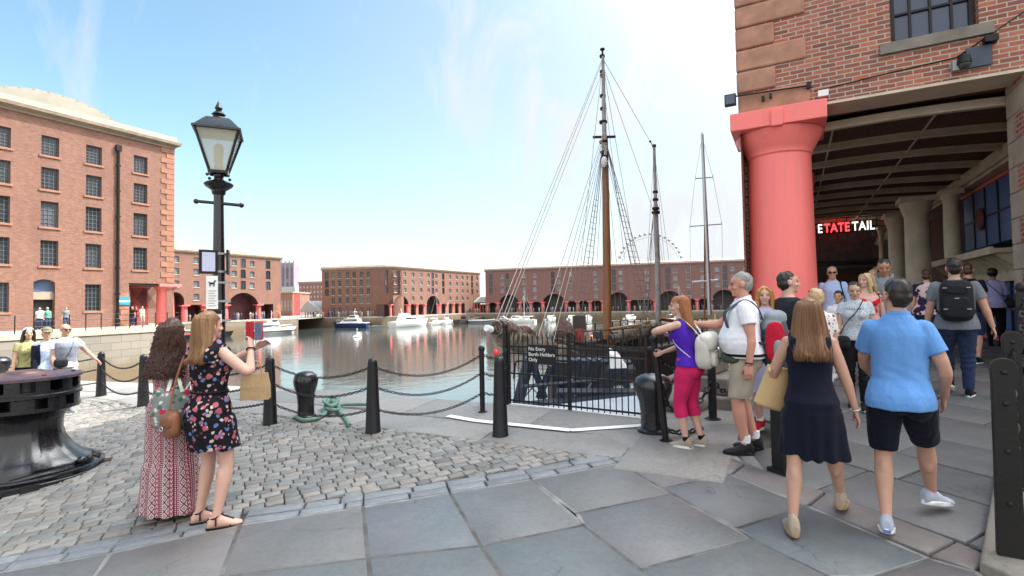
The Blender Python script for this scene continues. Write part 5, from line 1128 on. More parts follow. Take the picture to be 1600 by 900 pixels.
# ---------------------------------------------------------------- boats across the dock
def boat(P, px, out, L, B, F, label, kind, heading=0, hullm='white', group=None):
    x = P.px(px, 490, -out)[0]; p = P.w(x, -out, WATER); r = empty(kind[0], p, P.a+heading, label, 'boat', group)
    mb = MB(); hull(mb, L, B, F, bow=kind[2] if len(kind) > 2 else 1.35); mb.build('hull', M[hullm], r, 40); return r
def cabin(r, x0, x1, w, z0, z1, mat='white', rake=.5, win=True, name='cabin'):
    mb = MB(); mb.loft([[Vector((x0, s*w, z0)), Vector((x1, s*w, z0)), Vector((x1-rake, s*w*.86, z1)), Vector((x0+rake*.3, s*w*.86, z1))] for s in (1, -1)]); o = mb.build(name, M[mat], r, 0)
    if win:
        mb = MB(); a, b = z0+(z1-z0)*.42, z0+(z1-z0)*.85
        for s in (1, -1): mb.box(x0+rake*.4, x1-rake*.9, s*w*.97-.03, s*w*.97+.03, a, b)
        mb.box(x1-rake*.75, x1-rake*.62, -w*.75, w*.75, a, b); mb.build('windows', M['pane'], o, 0)
    return o
def rails(r, L, B, z, n=9):
    mb = MB()
    for s in (1, -1):
        pts = [Vector((-L*.1+L*.55*k/n, s*B*.46*math.cos(max(0, k/n-.25)*1.9), z+.55+.15*k/n)) for k in range(n+1)]
        mb.tube(pts, .02, 4)
        for p in pts: mb.tube([p-Vector((0, 0, .6)), p], .015, 4)
    mb.build('guard_rail', M['alu'], r)
r = boat(PM, 424, 7, 11.5, 3.2, 1.0, 'white workboat with low wheelhouse moored below the two arches', ('workboat', 0, 1.5)); cabin(r, -3, 1.8, 1.1, 1., 2.3); cabin(r, -.6, 1.4, .9, 2.3, 3.3); rails(r, 11.5, 3.2, 1.2); mb = MB(); mb.tube([(0, 0, 3.2), (0, 0, 5.2)], .05, 6); mb.tube([(-4, 0, 1), (-4, 0, 3)], .05, 6); mb.build('mast', M['white'], r)
mb = MB(); mb.box(-5.6, 5.4, -1.66, 1.66, .55, .72); mb.build('rubbing_strip', M['iron'], r, 0)
r = boat(PM, 310, 6, 13, 2.2, .9, 'black narrowboat with red and white cabin by the left warehouse corner', ('narrowboat', 0, 1.3), 0, 'black'); cabin(r, -5, 3.2, .9, .85, 1.7, 'redplastic', .2); mb = MB(); mb.box(-5.2, 3.3, -.95, .95, 1.7, 1.78); mb.build('cabin_roof', M['cream'], r, 0)
r = boat(PCa, 549, 6.5, 9.6, 3.2, 1.25, 'motor yacht with navy blue hull and white upper works', ('motor_yacht', 0, 1.4), PI, 'navy_hull'); cabin(r, -2.6, 2.8, 1.25, 1.4, 2.5, rake=1.2); cabin(r, -1.8, 1.0, 1.0, 2.5, 3.4, rake=.9); rails(r, 9.6, 3.2, 1.5); mb = MB(); mb.box(-4.6, 3.6, -1.55, 1.55, 1.26, 1.42); mb.build('gunwale', M['white'], r, 0); mb = MB(); mb.tube([(-.8, 0, 3.4), (-1.1, 0, 5.3)], .07, 6); mb.box(-1.4, -.5, -.5, .5, 4.3, 4.4); mb.build('radar_mast', M['white'], r)
r = boat(PCa, 588, 7.5, 4.2, 1.7, .5, 'small grey dinghy right of the blue hulled yacht', ('dinghy',), 0, 'grey_paint'); mb = MB(); mb.box(-1.6, -1.2, -.25, .25, .4, 1.0); mb.box(-.3, 0, -.7, .7, .4, .5); mb.build('outboard', M['iron'], r, 0)
r = boat(PCb, 640, 6, 14, 4., 1.5, 'long sleek white motor cruiser below the red arcade', ('motor_cruiser', 0, 1.4), 0); cabin(r, -4, 3.2, 1.5, 1.6, 2.7, rake=2.2); cabin(r, -3.5, -.5, 1.3, 2.7, 3.7, rake=1.2, win=False, name='flybridge'); mb = MB(); mb.tube([(-3, 0, 3.6), (-3.6, 0, 5.)], .08, 6); mb.build('arch_mast', M['white'], r); rails(r, 14, 4, 1.8)
def sailboat(P, px, out, L, mh, label, hd=0, hm='white', grp='small sailing boats across the dock'):
    r = boat(P, px, out, L, L*.32, .8, label, ('sailing_boat',), hd, hm, grp); cabin(r, -1.2, 1.2, L*.1, .8, 1.3); mb = MB(); mb.tube([(.3, 0, .8), (.3, 0, mh)], .07, 6); mb.build('mast', M['alu'], r); mb = MB(); mb.tube([(.3, 0, 1.8), (-L*.38, 0, 1.9)], .14, 6); mb.build('furled_sail', M['white'], r); mb = MB(); mb.tube([(.3, 0, mh), (L*.5, 0, 1)], .02, 4); mb.tube([(.3, 0, mh), (-L*.5, 0, .8)], .02, 4); mb.build('stay', M['alu'], r); return r
sailboat(PCb, 682, 6, 7, 9.5, 'small white sailing boat just right of the long cruiser'); sailboat(PCb, 700, 7, 6.5, 7, 'small white sailing boat nearest the dark barge', .2)
r = boat(PCb, 735, 9, 15, 3.4, 1.3, 'dark hulled sailing barge with bare mast by the canopy pavilion', ('sailing_barge', 0, 1.5), 0, 'wood_dark'); cabin(r, -4, -1, 1.0, 1.3, 2.2, 'wood_dark'); mb = MB(); mb.tube([(2, 0, 1), (2, 0, 11)], .12, 6); mb.build('mast', M['wood'], r); mb = MB(); mb.tube([(2, 0, 2.2), (-5, 0, 2.6)], .2, 6); mb.build('furled_sail', M['canvas'], r)
r = boat(PR, 752, 14, 8, 2.4, .7, 'low grey inflatable boat near the bowsprit tip', ('inflatable_boat', 0, 1.2), 0, 'grey_paint'); mb = MB()
for s in (1, -1): mb.tube([(-3.8, s*1.1, .75), (2, s*1.1, .75), (4.3, s*.2, 1.0)], .28, 8)
mb.build('tube', M['grey_paint'], r)
def motorboat(px, out, L, label, hd=0):
    r = boat(PR, px, out, L, L*.36, 1.05, label, ('motorboat',), hd, 'white', 'white motorboats along the long warehouse quay'); cabin(r, -L*.2, L*.28, L*.14, 1.1, 2.0, rake=1.1); mb = MB(); mb.box(-L*.5, -L*.44, -.2, .2, .3, 1.3); mb.build('outboard', M['iron'], r, 0); return r
motorboat(786, 12, 5, 'small white motorboat below the first arch of the long warehouse', .1); motorboat(806, 10, 7.5, 'larger white motorboat beside the two thin masts', .15); sailboat(PR, 821, 10, 7, 9.5, 'white sailing boat with thin mast below the long warehouse', 2.9)
motorboat(861, 9, 6.5, 'white motorboat seen below the second arch of the long warehouse', 1.4); motorboat(893, 9, 6.2, 'white motorboat left of the rope ladder rigging', 1.5); motorboat(919, 8, 4.5, 'little white motorboat between the rigging and main mast', 1.2); motorboat(985, 9, 6.5, 'white motorboat showing between the two masts of the ship', 1.2)
sailboat(PR, 817, 12, 6, 8, 'white sailing boat partly behind another below the long warehouse', .2)
sailboat(PR, 1060, 9, 7, 10, 'white sailing boat seen over the red haired woman', .2)
pn = MB(); x0, x1 = PR.px(945, 490, -11)[0], PR.px(1190, 490, -11)[0]; pn.box(x0, x1, -12, -10.5, WATER-.3, WATER+.35); k = x0
while k < x1: pn.tube([Vector((k, -11, WATER-.2)), Vector((k, -11, WATER+2.0))], .12, 6); k += 6
o = pn.build('floating_pontoon', M['stone'], None, 0, loc=PR.w(0, 0, 0), rotz=PR.a); tag(o, 'long low floating pontoon in front of the long warehouse quay', 'pontoon')
mb = MB(); p = atz(558, 527, WATER); mb.lathe([(.75, -.1), (.8, .15), (.6, .3), (.15, .4), (.05, .5), (.05, 1.7), (.01, 1.75)], n=20); tag(mb.build('white_buoy', M['white'], None, loc=p), 'white buoy with short post floating in mid dock', 'buoy')
for px, py, lab in ((924, 527, 'small orange ball standing in for a light left of the main mast'), (964, 517, 'small orange ball standing in for a light just right of the main mast'), (986, 513, 'small orange ball standing in for a light above the furled mainsail')):
    mb = MB(); mb.ball((0, 0, .1), .28, n=14, m=10); tag(mb.build('orange_light_ball', M['orange'], None, loc=atz(px, py, WATER)), lab, 'buoy', 'small orange balls standing in for lights')  # added orange balls stand in for orange lights over the dock water
# railings and lamp on the far quays
def far_rail(P, x0, x1, out, z, label):
    r = empty('quay_railing', P.w(0, 0, 0), P.a, label, 'railing'); mb = MB(); k = x0
    while k <= x1: mb = MB(); mb.box(k-.03, k+.03, -out-.03, -out+.03, z, z+1.1); mb.build('post', M['black'], r, 0); k += 2.8
    mb = MB()
    for zz in (.55, 1.05): mb.box(x0, x1, -out-.02, -out+.02, z+zz-.02, z+zz+.02)
    mb.build('rail', M['black'], r, 0)
far_rail(PR, -10, Lr, 3.6, zqr, 'thin dark railing along the quay of the long warehouse'); far_rail(PM, -14, Lm+2, 2.2, zqm, 'thin dark railing along the quay below the two arches')
# lock gate and dark passage between the quays
mb = MB(); p0_, p1_ = atz(455, 508, WATER), atz(496, 508, WATER); P = Plane(p0_, math.degrees(math.atan2(p1_.y-p0_.y, p1_.x-p0_.x))); L = (p1_-p0_).length; mb.box(0, L, 0, .6, WATER-1, WATER+2.2)
for k in range(9): mb.box(L*k/8-.12, L*k/8+.12, -.15, -.01, WATER-1, WATER+2.3)
for z in (.6, 1.6): mb.box(0, L, -.2, -.151, WATER+z, WATER+z+.2)
tag(mb.build('lock_gate', M['wood_dark'], None, 0, loc=P.w(0, 0, 0), rotz=P.a), 'dark timber lock gate in the gap between the far quays', 'lock gate')
# ================================================================== PEOPLE: generator
def remeshed(mb, name, voxel, it=3, factor=.5):
    me = bpy.data.meshes.new('t'); me.from_pydata(mb.v, [], mb.f)
    bm = bmesh.new(); bm.from_mesh(me); bmesh.ops.recalc_face_normals(bm, faces=bm.faces); bm.to_mesh(me); bm.free()
    o = bpy.data.objects.new('t', me); COL.objects.link(o)
    r = o.modifiers.new('r', 'REMESH'); r.mode = 'VOXEL'; r.voxel_size = voxel
    if it: s = o.modifiers.new('s', 'SMOOTH'); s.iterations = it; s.factor = factor
    bpy.context.view_layer.update(); out = bpy.data.meshes.new_from_object(o.evaluated_get(bpy.context.evaluated_depsgraph_get()))
    bpy.data.objects.remove(o); bpy.data.meshes.remove(me); out.name = name; out.materials.clear(); return out
def getco(me):
    a = np.empty(len(me.vertices)*3); me.vertices.foreach_get('co', a); b = np.empty(len(me.vertices)*3); me.vertices.foreach_get('normal', b); return a.reshape(-1, 3), b.reshape(-1, 3)
_HT = np.random.RandomState(3).uniform(-1, 1, 4096)
def vnoise(P, s, seed=0.):
    Q = np.asarray(P)*np.array(s)+np.array([seed*3.17, seed*1.71, -seed*2.3]); I = np.floor(Q).astype(np.int64); f = Q-I; f = f*f*(3-2*f); out = 0
    for i in (0, 1):
        for j in (0, 1):
            for k in (0, 1):
                h_ = ((I[:, 0]+i)*73856093 ^ (I[:, 1]+j)*19349663 ^ (I[:, 2]+k)*83492791) & 4095
                out = out+_HT[h_]*(f[:, 0] if i else 1-f[:, 0])*(f[:, 1] if j else 1-f[:, 1])*(f[:, 2] if k else 1-f[:, 2])
    return out
def displace(me, amt): co_, no_ = getco(me); me.vertices.foreach_set('co', (co_+no_*amt[:, None]).ravel()); me.update()
def cyl_uv(me, cx=0., cy=0., k=.2):
    co_, _ = getco(me); li = np.empty(len(me.loops), int); me.loops.foreach_get('vertex_index', li)
    u = np.arctan2(co_[:, 0]-cx, -(co_[:, 1]-cy)); U_ = u[li]; lt = 4
    st_ = np.empty(len(me.polygons), int); me.polygons.foreach_get('loop_start', st_); tt = np.empty(len(me.polygons), int); me.polygons.foreach_get('loop_total', tt)
    pid = np.repeat(np.arange(len(tt)), tt); first = U_[st_][pid]; U_ = np.where(U_-first > PI, U_-2*PI, np.where(U_-first < -PI, U_+2*PI, U_))
    l = me.uv_layers.get('UVMap') or me.uv_layers.new(name='UVMap'); l.data.foreach_set('uv', np.stack([U_*k, co_[li][:, 2]], 1).ravel())
def vcol(me, cols):
    a = me.color_attributes.new('Col', 'FLOAT_COLOR', 'POINT'); a.data.foreach_set('color', np.concatenate([cols, np.ones((len(cols), 1))], 1).ravel())
t = NT('skin'); a = t.n('ShaderNodeVertexColor', layer_name='Col'); ob = t.coord('Object'); n1 = t.noise(ob, 14, 4, .6)
t.P(base=t.mix(.25, a.outputs[0], t.ramp(n1, [(.3, (.42, .36, .34)), (.7, (.62, .56, .54))]), 'OVERLAY'), rough=.52, spec=.35, sss=.08); t.b.inputs['Subsurface Radius'].default_value = (.012, .005, .003); M['skin'] = t.mat
def cloth(name, base, rough=.85, var=.12, bump=.25, fold=.6):
    if name in _mc: return _mc[name]
    t = NT(name); ob = t.coord('Object'); n = t.noise(ob, 5, 4); c = t.ramp(n, [(.3, tuple(x*(1-var) for x in base)), (.7, tuple(min(1, x*(1+var)) for x in base))])
    t.P(base=c, rough=rough, spec=.2, sheen=.04)
    t.bump(t.math('MULTIPLY_ADD', t.noise(ob, 260, 2), bump*.25, t.noise(t.coord('Object', (1, 1, .45)), 17, 3, .5, .8)), fold, .02); _mc[name] = t.mat; return t.mat
def printed(name, ground, cols, scale, size, stretch=(1, 1, 1), lines=False):
    """scattered flower print"""
    t = NT(name); ob = t.coord('Object', stretch); wv = t.n('ShaderNodeVectorMath', operation='MULTIPLY_ADD'); nn = t.n('ShaderNodeTexNoise'); t.l(ob, nn.inputs[0]); nn.inputs['Scale'].default_value = scale*1.6; nn.inputs['Detail'].default_value = 3
    t.l(nn.outputs[1], wv.inputs[0]); k = .55/scale; wv.inputs[1].default_value = (k, k, k); t.l(ob, wv.inputs[2])
    c = ground
    for i, (col, sc_, sz) in enumerate(cols):
        m = t.n('ShaderNodeMapping'); t.l(wv.outputs[0], m.inputs[0]); m.inputs['Location'].default_value = (i*.37, i*.21, i*.13); v = t.vor(m.outputs[0], scale*sc_)
        mask = t.ramp(v, [(size*sz*.9, 1.), (size*sz*1.1, 0.)]); cell = t.vor(m.outputs[0], scale*sc_, out=1); sp = t.n('ShaderNodeSeparateColor'); t.l(cell, sp.inputs[0]); pick = t.ramp(sp.outputs[0], [(.40, 0.), (.42, 1.)])
        c = t.mix(t.math('MULTIPLY', mask, pick), c, col)
    t.P(base=c, rough=.85, spec=.2); t.bump(t.noise(t.coord('Object', (1, 1, .45)), 17, 3, .5, .8), .35, .02); return t.mat
def hair_mat(name, dark, light, rough=.42):
    t = NT(name); v = t.coord('Object', (1, 1, .06)); n = t.noise(v, 90, 3, .6); n2 = t.noise(t.coord('Object', (1, 1, .25)), 16, 3)
    t.P(base=t.mix(n, t.mix(n2, dark, tuple((a+b)/2 for a, b in zip(dark, light))), light), rough=rough, spec=.5); t.bump(n, .5, .004); return t.mat
def ik(a, b, l1, l2, pole):
    d = b-a; L = d.length; mx = (l1+l2)*.998
    if L > mx: b = a+d*(mx/L); d = b-a; L = mx
    x = (l1*l1-l2*l2+L*L)/(2*L); h_ = math.sqrt(max(0, l1*l1-x*x)); u = d/L; p = Vector(pole); p = p-u*p.dot(u)
    p = p.normalized() if p.length > 1e-5 else u.orthogonal().normalized(); return a+u*x+p*h_, b
TM = [(.83, .07, .07, -.01), (.88, .142, .105, -.012), (.94, .166, .120, -.016), (1.02, .158, .108, -.006), (1.10, .150, .102, .004), (1.20, .160, .112, .008), (1.30, .176, .124, .008), (1.38, .172, .112, 0), (1.42, .142, .088, -.006), (1.46, .098, .072, -.01), (1.495, .068, .062, -.008), (1.54, .058, .060, .004), (1.60, .055, .058, .014)]
TF = [(.83, .07, .07, -.01), (.88, .150, .112, -.016), (.94, .172, .126, -.02), (1.02, .150, .106, -.006), (1.10, .128, .092, .002), (1.19, .136, .098, .006), (1.28, .152, .116, .016), (1.35, .152, .102, .008), (1.41, .145, .082, -.006), (1.45, .100, .066, -.012), (1.48, .060, .054, -.01), (1.53, .049, .052, .004), (1.60, .047, .050, .014)]
class Human:
    def __init__(s, label, pos, yaw, H, sex='m', group=None, skin=(.50, .27, .185), bw=1., bd=1., belly=0., lean=0., twist=0., hyaw=0., hpitch=0., feet=None, hands=None, poles=None, detail=1, limb=1., hip=(0, 0, 0), bare=False, fcurl=(.45, .45), hroll=0.):
        s.s = H/1.75; s.sex = sex; s.d = detail; s.bw, s.bd, s.belly = bw, bd, belly; s.lean, s.twist = math.radians(lean), math.radians(twist); s.pos = Vector(pos); s.yaw = math.radians(yaw); s.skin = skin
        s.label = label; s.group = group; s.prof = TM if sex == 'm' else TF; s.hip = Vector(hip); s.limb = limb; s.head = (math.radians(hyaw), math.radians(hpitch), math.radians(hroll))
        s.vox = {3: .006, 2: .009, 1: .012, 0: .02}[detail]
        feet = feet or {}; s.J = {}
        hx = .088 if sex == 'm' else .086; sx = .168*bw if sex == 'm' else .146*bw
        s.ankle = {}; s.hand = {}
        for i, sd in enumerate((-1, 1)):
            f = feet.get('LR'[i], (sd*.09, 0, 0, sd*8, 0)); x, y, lift, fy, fp = (list(f)+[0]*5)[:5]
            hipj = Vector((sd*hx, 0, .92))+s.hip; an = Vector((x, y, .085+lift)); fy = math.radians(fy); fdir = Vector((math.sin(fy), math.cos(fy), 0))
            kn, an = ik(hipj, an, .43, .42, Vector((fdir.x*.5+sd*.1, 1, 0))); s.J['LR'[i]+'leg'] = (hipj, kn, an); s.ankle['LR'[i]] = (an, fy, math.radians(fp))
            sh = s.T(Vector((sd*sx, -.005, 1.402))); h_ = (hands or {}).get('LR'[i], None)
            h_ = Vector(h_) if h_ is not None else s.T(Vector((sd*(sx+.085), .05, .87)))
            pole = Vector((poles or {}).get('LR'[i], (sd*.3, -1, -.3))); el, wr = ik(sh, h_, .285, .255, pole); s.J['LR'[i]+'arm'] = (sh, el, wr); s.hand['LR'[i]] = fcurl[i]
        s.parts = []; s.body(bare)
    def T(s, v):
        """bend and twist of the trunk above the pelvis"""
        v = Vector(v); k = max(0., min(1., (v.z-.92)/.45)); p = Vector((0, 0, .95)); q = v-p; q = Matrix.Rotation(-s.lean*min(1, k*1.2), 3, 'X') @ (Matrix.Rotation(s.twist*k, 3, 'Z') @ q); return q+p+s.hip
    def HT(s, v):
        piv = Vector((0, .005, 1.53)); q = Vector(v)-piv; q = Matrix.Rotation(s.head[0], 3, 'Z') @ (Matrix.Rotation(-s.head[1], 3, 'X') @ (Matrix.Rotation(s.head[2], 3, 'Y') @ q))
        dz = 0 if s.sex == 'm' else -.012
        base = s.T(piv+Vector((0, 0, dz))); return base+q
    def ring(s, z, off=0., n=28, sx=1., sy=1., dx=0., dy=0., e=2.25, zmin=0.):
        pr = s.prof; zs = [p[0] for p in pr]; rx, ry, y0 = (float(np.interp(max(z, zmin), zs, [p[i] for p in pr])) for i in (1, 2, 3))
        rx *= s.bw if z < 1.46 else 1; ry *= s.bd if z < 1.46 else 1; bl = s.belly*math.exp(-((z-1.08)/.13)**2); out = []
        for j in range(n):
            a = 2*PI*j/n; c, q = math.cos(a), math.sin(a); c = math.copysign(abs(c)**(2/e), c); q = math.copysign(abs(q)**(2/e), q)
            out.append(s.T(Vector(((rx*(1+bl*.6)+off)*c*sx+dx, (ry+off+(bl*.13 if q > 0 else bl*.02))*q*sy+y0+dy, z))))
        return out
    def trunk(s, mb, zs, off, **k): mb.loft([s.ring(z, off(z) if callable(off) else off, **k) for z in zs])
    def limbtube(s, mb, J, prof, t0=0., t1=2., n=14, ext=0.):
        """prof: [(t, r)] with t 0..1 upper, 1..2 lower segment"""
        a, b, c = J; pts = []; rr = []; N = 22
        for i in range(N+1):
            t_ = t0+(t1-t0)*i/N; p = a.lerp(b, t_) if t_ <= 1 else b.lerp(c, t_-1)
            if abs(t_-1) < .16:
                q = 1-abs(t_-1)/.16; p = p+((a-b).normalized()+(c-b).normalized())*.018*q
            pts.append(p); rr.append(float(np.interp(t_, [x for x, _ in prof], [r for _, r in prof])))
        mb.tube(pts, rr, n)
    ARM_M = [(0, .054), (.25, .055), (.6, .050), (.95, .041), (1.2, .044), (1.5, .036), (1.9, .027), (2, .026)]
    ARM_F = [(0, .044), (.25, .046), (.6, .043), (.95, .036), (1.2, .037), (1.5, .031), (1.9, .023), (2, .022)]
    LEG_M = [(0, .070), (.12, .088), (.25, .091), (.6, .074), (.92, .058), (1.05, .055), (1.3, .060), (1.6, .046), (1.9, .036), (2, .036)]
    LEG_F = [(0, .070), (.12, .088), (.25, .093), (.6, .074), (.92, .056), (1.05, .052), (1.3, .056), (1.6, .043), (1.9, .033), (2, .033)]
    def arm(s, off=0): return [(t_, r*s.limb*(1.05 if s.bw > 1.05 else 1)+off) for t_, r in (s.ARM_M if s.sex == 'm' else s.ARM_F)]
    def leg(s, off=0): return [(t_, r*s.limb+off) for t_, r in (s.LEG_M if s.sex == 'm' else s.LEG_F)]
    def footM(s, k):
        an, fy, fp = s.ankle[k]; return Matrix.Translation(an) @ Matrix.Rotation(-fy, 4, 'Z') @ Matrix.Rotation(fp, 4, 'X')
    def body(s, bare):
        mb = MB(); zs = [.83, .86, .90, .94, 1.0, 1.06, 1.12, 1.18, 1.24, 1.30, 1.36, 1.40, 1.44, 1.47, 1.495]
        s.trunk(mb, zs, 0.)
        nk = 1. if s.sex == 'm' else .86
        mb.tube([s.T((0, -.02, 1.43)), s.T((0, -.008, 1.49)), s.HT((0, .0, 1.545)), s.HT((0, .006, 1.60))], [.066*nk, .060*nk, .057*nk, .056*nk], 16)
        if s.sex == 'f':
            for sd in (-1, 1): mb.ball(s.T((sd*.068*s.bw, .085*s.bd, 1.275)), .062)
        for k in 'LR':
            J = s.J[k+'leg']; s.limbtube(mb, J, s.leg()); sd = -1 if k == 'L' else 1
            mb.ball(J[0]+Vector((0, -.045, -.03)), (.075, .085, .095)); c1 = J[1].lerp(J[2], .28); mb.ball(c1-Vector((0, .018, 0)), (.042*s.limb, .040*s.limb, .10))
            A = s.J[k+'arm']; s.limbtube(mb, A, s.arm(), n=12); mb.ball(A[0], (.056 if s.sex == 'm' else .046)*s.limb)
            M_ = s.footM(k); F_ = [(-.062, .024, .030, -.052), (-.045, .034, .045, -.042), (0, .037, .062, -.028), (.06, .040, .044, -.048), (.11, .045, .030, -.060), (.15, .044, .022, -.066), (.178, .034, .016, -.070), (.19, .018, .010, -.073)]
            mb.loft([[M_ @ Vector((rx*math.cos(2*PI*j/14), y, z0+rz*math.sin(2*PI*j/14))) for j in range(14)] for y, rx, rz, z0 in F_])
            s.handmesh(mb, k)
        # head
        sc = 1. if s.sex == 'm' else .955; H_ = lambda x, y, z: s.HT((x*sc, y*sc, 1.53+(z-1.53)*sc)); s.H_ = H_
        def eb(c, r, n=16, m=12):
            b = MB(); b.ball((0, 0, 0), r, n=n, m=m); mb.add([H_(c[0]+v[0], c[1]+v[1], c[2]+v[2]) for v in b.v], b.f)
        eb((0, -.008, 1.662), (.074, .095, .087), 24, 16)
        mb.loft([[H_(rx*math.cos(2*PI*j/20), y0+ry*math.sin(2*PI*j/20), z) for j in range(20)] for z, rx, ry, y0 in ((1.527, .020, .020, .070), (1.538, .034, .036, .058), (1.56, .047, .054, .040), (1.585, .056, .066, .028), (1.615, .064, .076, .020), (1.65, .070, .086, .010), (1.69, .071, .088, .004))])
        jw = .006 if s.sex == 'm' else 0; eb((0, .076, 1.538), (.024+jw, .020, .016)); eb((0, .09, 1.571), (.025, .013, .010))
        for sd in (-1, 1): eb((sd*.077, -.004, 1.628), (.011, .021, .033)); eb((sd*.040, .062, 1.606), (.024, .028, .022)); eb((sd*.032, .076, 1.660), (.024, .016, .008))
        mb.tube([H_(0, .088, 1.652), H_(0, .102, 1.625), H_(0, .112, 1.606)], [.010, .012, .014], 8); eb((0, .106, 1.602), (.018, .014, .010))
        s.inv = None
        me = remeshed(mb, 'person', s.vox, 2 if s.d >= 2 else 2); co_, _ = getco(me)
        # colour: skin with features painted where they sit
        n = len(co_); C = np.tile(np.array(s.skin), (n, 1)); p0 = Vector(s.HT((0, .005, 1.53))); ax = [s.HT(v)-p0 for v in ((1, .005, 1.53), (0, 1.005, 1.53), (0, .005, 2.53))]
        Q = (co_-np.array(p0)) @ np.array([list(a) for a in ax]).T/sc; X, Y, Z = Q[:, 0], Q[:, 1]+.005, Q[:, 2]+1.53
        f = (Y > .045) & (Z > 1.5)
        def put(mask, c, k=1.): C[mask] = C[mask]*(1-k)+np.array(c)*k
        put(f & (((abs(X)-.04)/.024)**2+((Z-1.602)/.02)**2 < 1), (.58, .22, .16), .25)
        put(f & (((abs(X)-.032)/.022)**2+((Z-1.640)/.011)**2 < 1), tuple(c*.6 for c in s.skin), .6)  # eye sockets: shade of the recess painted into the skin colour
        put(f & (((abs(X)-.032)/.014)**2+((Z-1.639)/.0055)**2 < 1), (.03, .02, .018), .85)
        put(f & (((abs(X)-.033)/.024)**2+((Z-1.659)/.005)**2 < 1), getattr(s, 'brow', (.05, .03, .02)), .8)
        put(f & ((X/.024)**2+((Z-1.571)/.0085)**2 < 1), (.36, .10, .085) if s.sex == 'f' else (.36, .15, .11), .7)
        put(f & (abs(Z-1.571) < .003) & (abs(X) < .022), (.10, .03, .03), .5)
        vcol(me, C); finish(me, M['skin'], 180); me.vertices.foreach_set('co', (co_*s.s).ravel())
        s.root = link('person', me, None); s.root.location = s.pos; s.root.rotation_euler.z = s.yaw; tag(s.root, s.label, 'person', s.group)
    def handmesh(s, mb, k):
        sd = -1 if k == 'L' else 1; _, el, wr = s.J[k+'arm']; d = (wr-el).normalized(); sc = .95 if s.sex == 'm' else .84
        n = Vector((-sd, 0, 0)); n = n-d*n.dot(d)
        n = n.normalized() if n.length > .2 else (Vector((0, 0, -1))-d*d.dot(Vector((0, 0, -1)))).normalized()   # palm normal, towards the body
        w = d.cross(n)*sd                                                                       # towards the thumb
        if w.y < 0 and abs(d.z) > .5: w = -w
        P_ = lambda a, b, c: wr+(d*a+w*b+n*c)*sc; cu = s.hand[k]
        if s.d == 0: mb.ball(P_(.075, 0, .01), (.035, .045, .07)); return
        mb.loft([[P_(a, hw*math.cos(2*PI*j/12), .004+th*math.sin(2*PI*j/12)) for j in range(12)] for a, hw, th in ((-.01, .026, .021), (.02, .034, .019), (.06, .043, .017), (.095, .042, .014))])
        for i, (b, L) in enumerate(((.031, .070), (.011, .078), (-.010, .073), (-.030, .058))):
            a1, a2, a3 = cu*.5, cu*1.2, cu*1.8; p = P_(.085, b, .004); pts = [P_(.06, b*.9, .004), p]; 
            for l, an in ((.45, a1), (.32, a2), (.23, a3)): p = p+(d*math.cos(an)+n*math.sin(an)+w*(b*1.2))*L*l*sc; pts.append(p)
            mb.tube(pts, [.0095*sc, .0095*sc, .009*sc, .0085*sc, .007*sc], 8)
        mb.tube([P_(.015, .022, .006), P_(.045, .052, .016), P_(.075, .060, .030), P_(.100, .058, .040)], [.014*sc, .0125*sc, .011*sc, .008*sc], 8)
    # ---- dressing
    def put(s, me, name, mats, uv=None, smooth=180, parent=None):
        finish(me, mats, smooth)
        if uv is not None: cyl_uv(me, *uv)
        co_, _ = getco(me); me.vertices.foreach_set('co', (co_*s.s).ravel()); me.update(); o = link(name, me, parent or s.root); return o
    def folds(s, me, amp=.006, sc=(9, 9, 4), seed=0): P, _ = getco(me); displace(me, amp*(vnoise(P, sc, seed+1)+.5*vnoise(P, tuple(x*2.2 for x in sc), seed+4)))
    def top(s, mat, z0=.90, sleeve=.55, off=.016, name='shirt', hem=.032, loose=0., seed=1, neck=1.485, collar=False, shoulder=True, sl_off=.013, vee=False):
        mb = MB(); zs = [z for z in np.arange(z0, 1.40, .05)]+[1.40, 1.43, 1.455, 1.47, neck]
        def o_(z): return off+loose*math.exp(-((z-1.08)/.14)**2)+hem*max(0, min(1, (1.06-z)/.14)) if z < 1.46 else .012
        s.trunk(mb, zs, o_, zmin=.935)
        if s.sex == 'f':
            for sd in (-1, 1): mb.ball(s.T((sd*.066*s.bw, .085*s.bd, 1.275)), .072)
        if shoulder:
            for k in 'LR':
                A = s.J[k+'arm']; mb.ball(A[0], (.056 if s.sex == 'm' else .046)*s.limb+.012)
                if sleeve: pr = s.arm(sl_off); pr = [(t_, r+(.010*min(1, t_/max(.3, sleeve)) if sleeve < 1 else 0)) for t_, r in pr]; s.limbtube(mb, A, pr, 0, sleeve)
        if collar:
            mb.torus((0, 0, 0), .066, .012, 20, 6) if False else mb.tube([s.T((.064*math.cos(a), -.006+.062*math.sin(a)*(1.15 if math.sin(a) > 0 else 1), 1.492-.022*math.sin(a))) for a in [2*PI*i/20 for i in range(21)]], .014, 8, up=(0, 0, 1), flat=1.5)
        me = remeshed(mb, name, max(.008, s.vox), 3); s.folds(me, .006 if s.d < 3 else .007, (9, 9, 4), seed)
        if s.d >= 2:   # drag folds running from the armpits and round the waist
            P, _ = getco(me); P = np.array(P); a = np.sin(P[:, 2]*60+3*P[:, 0]*14+vnoise(P, (6, 6, 6), seed)*5); w_ = np.exp(-((P[:, 2]-1.06)/.10)**2); displace(me, .0022*a*w_)
        return s.put(me, name, mat, (0, 0, .2))
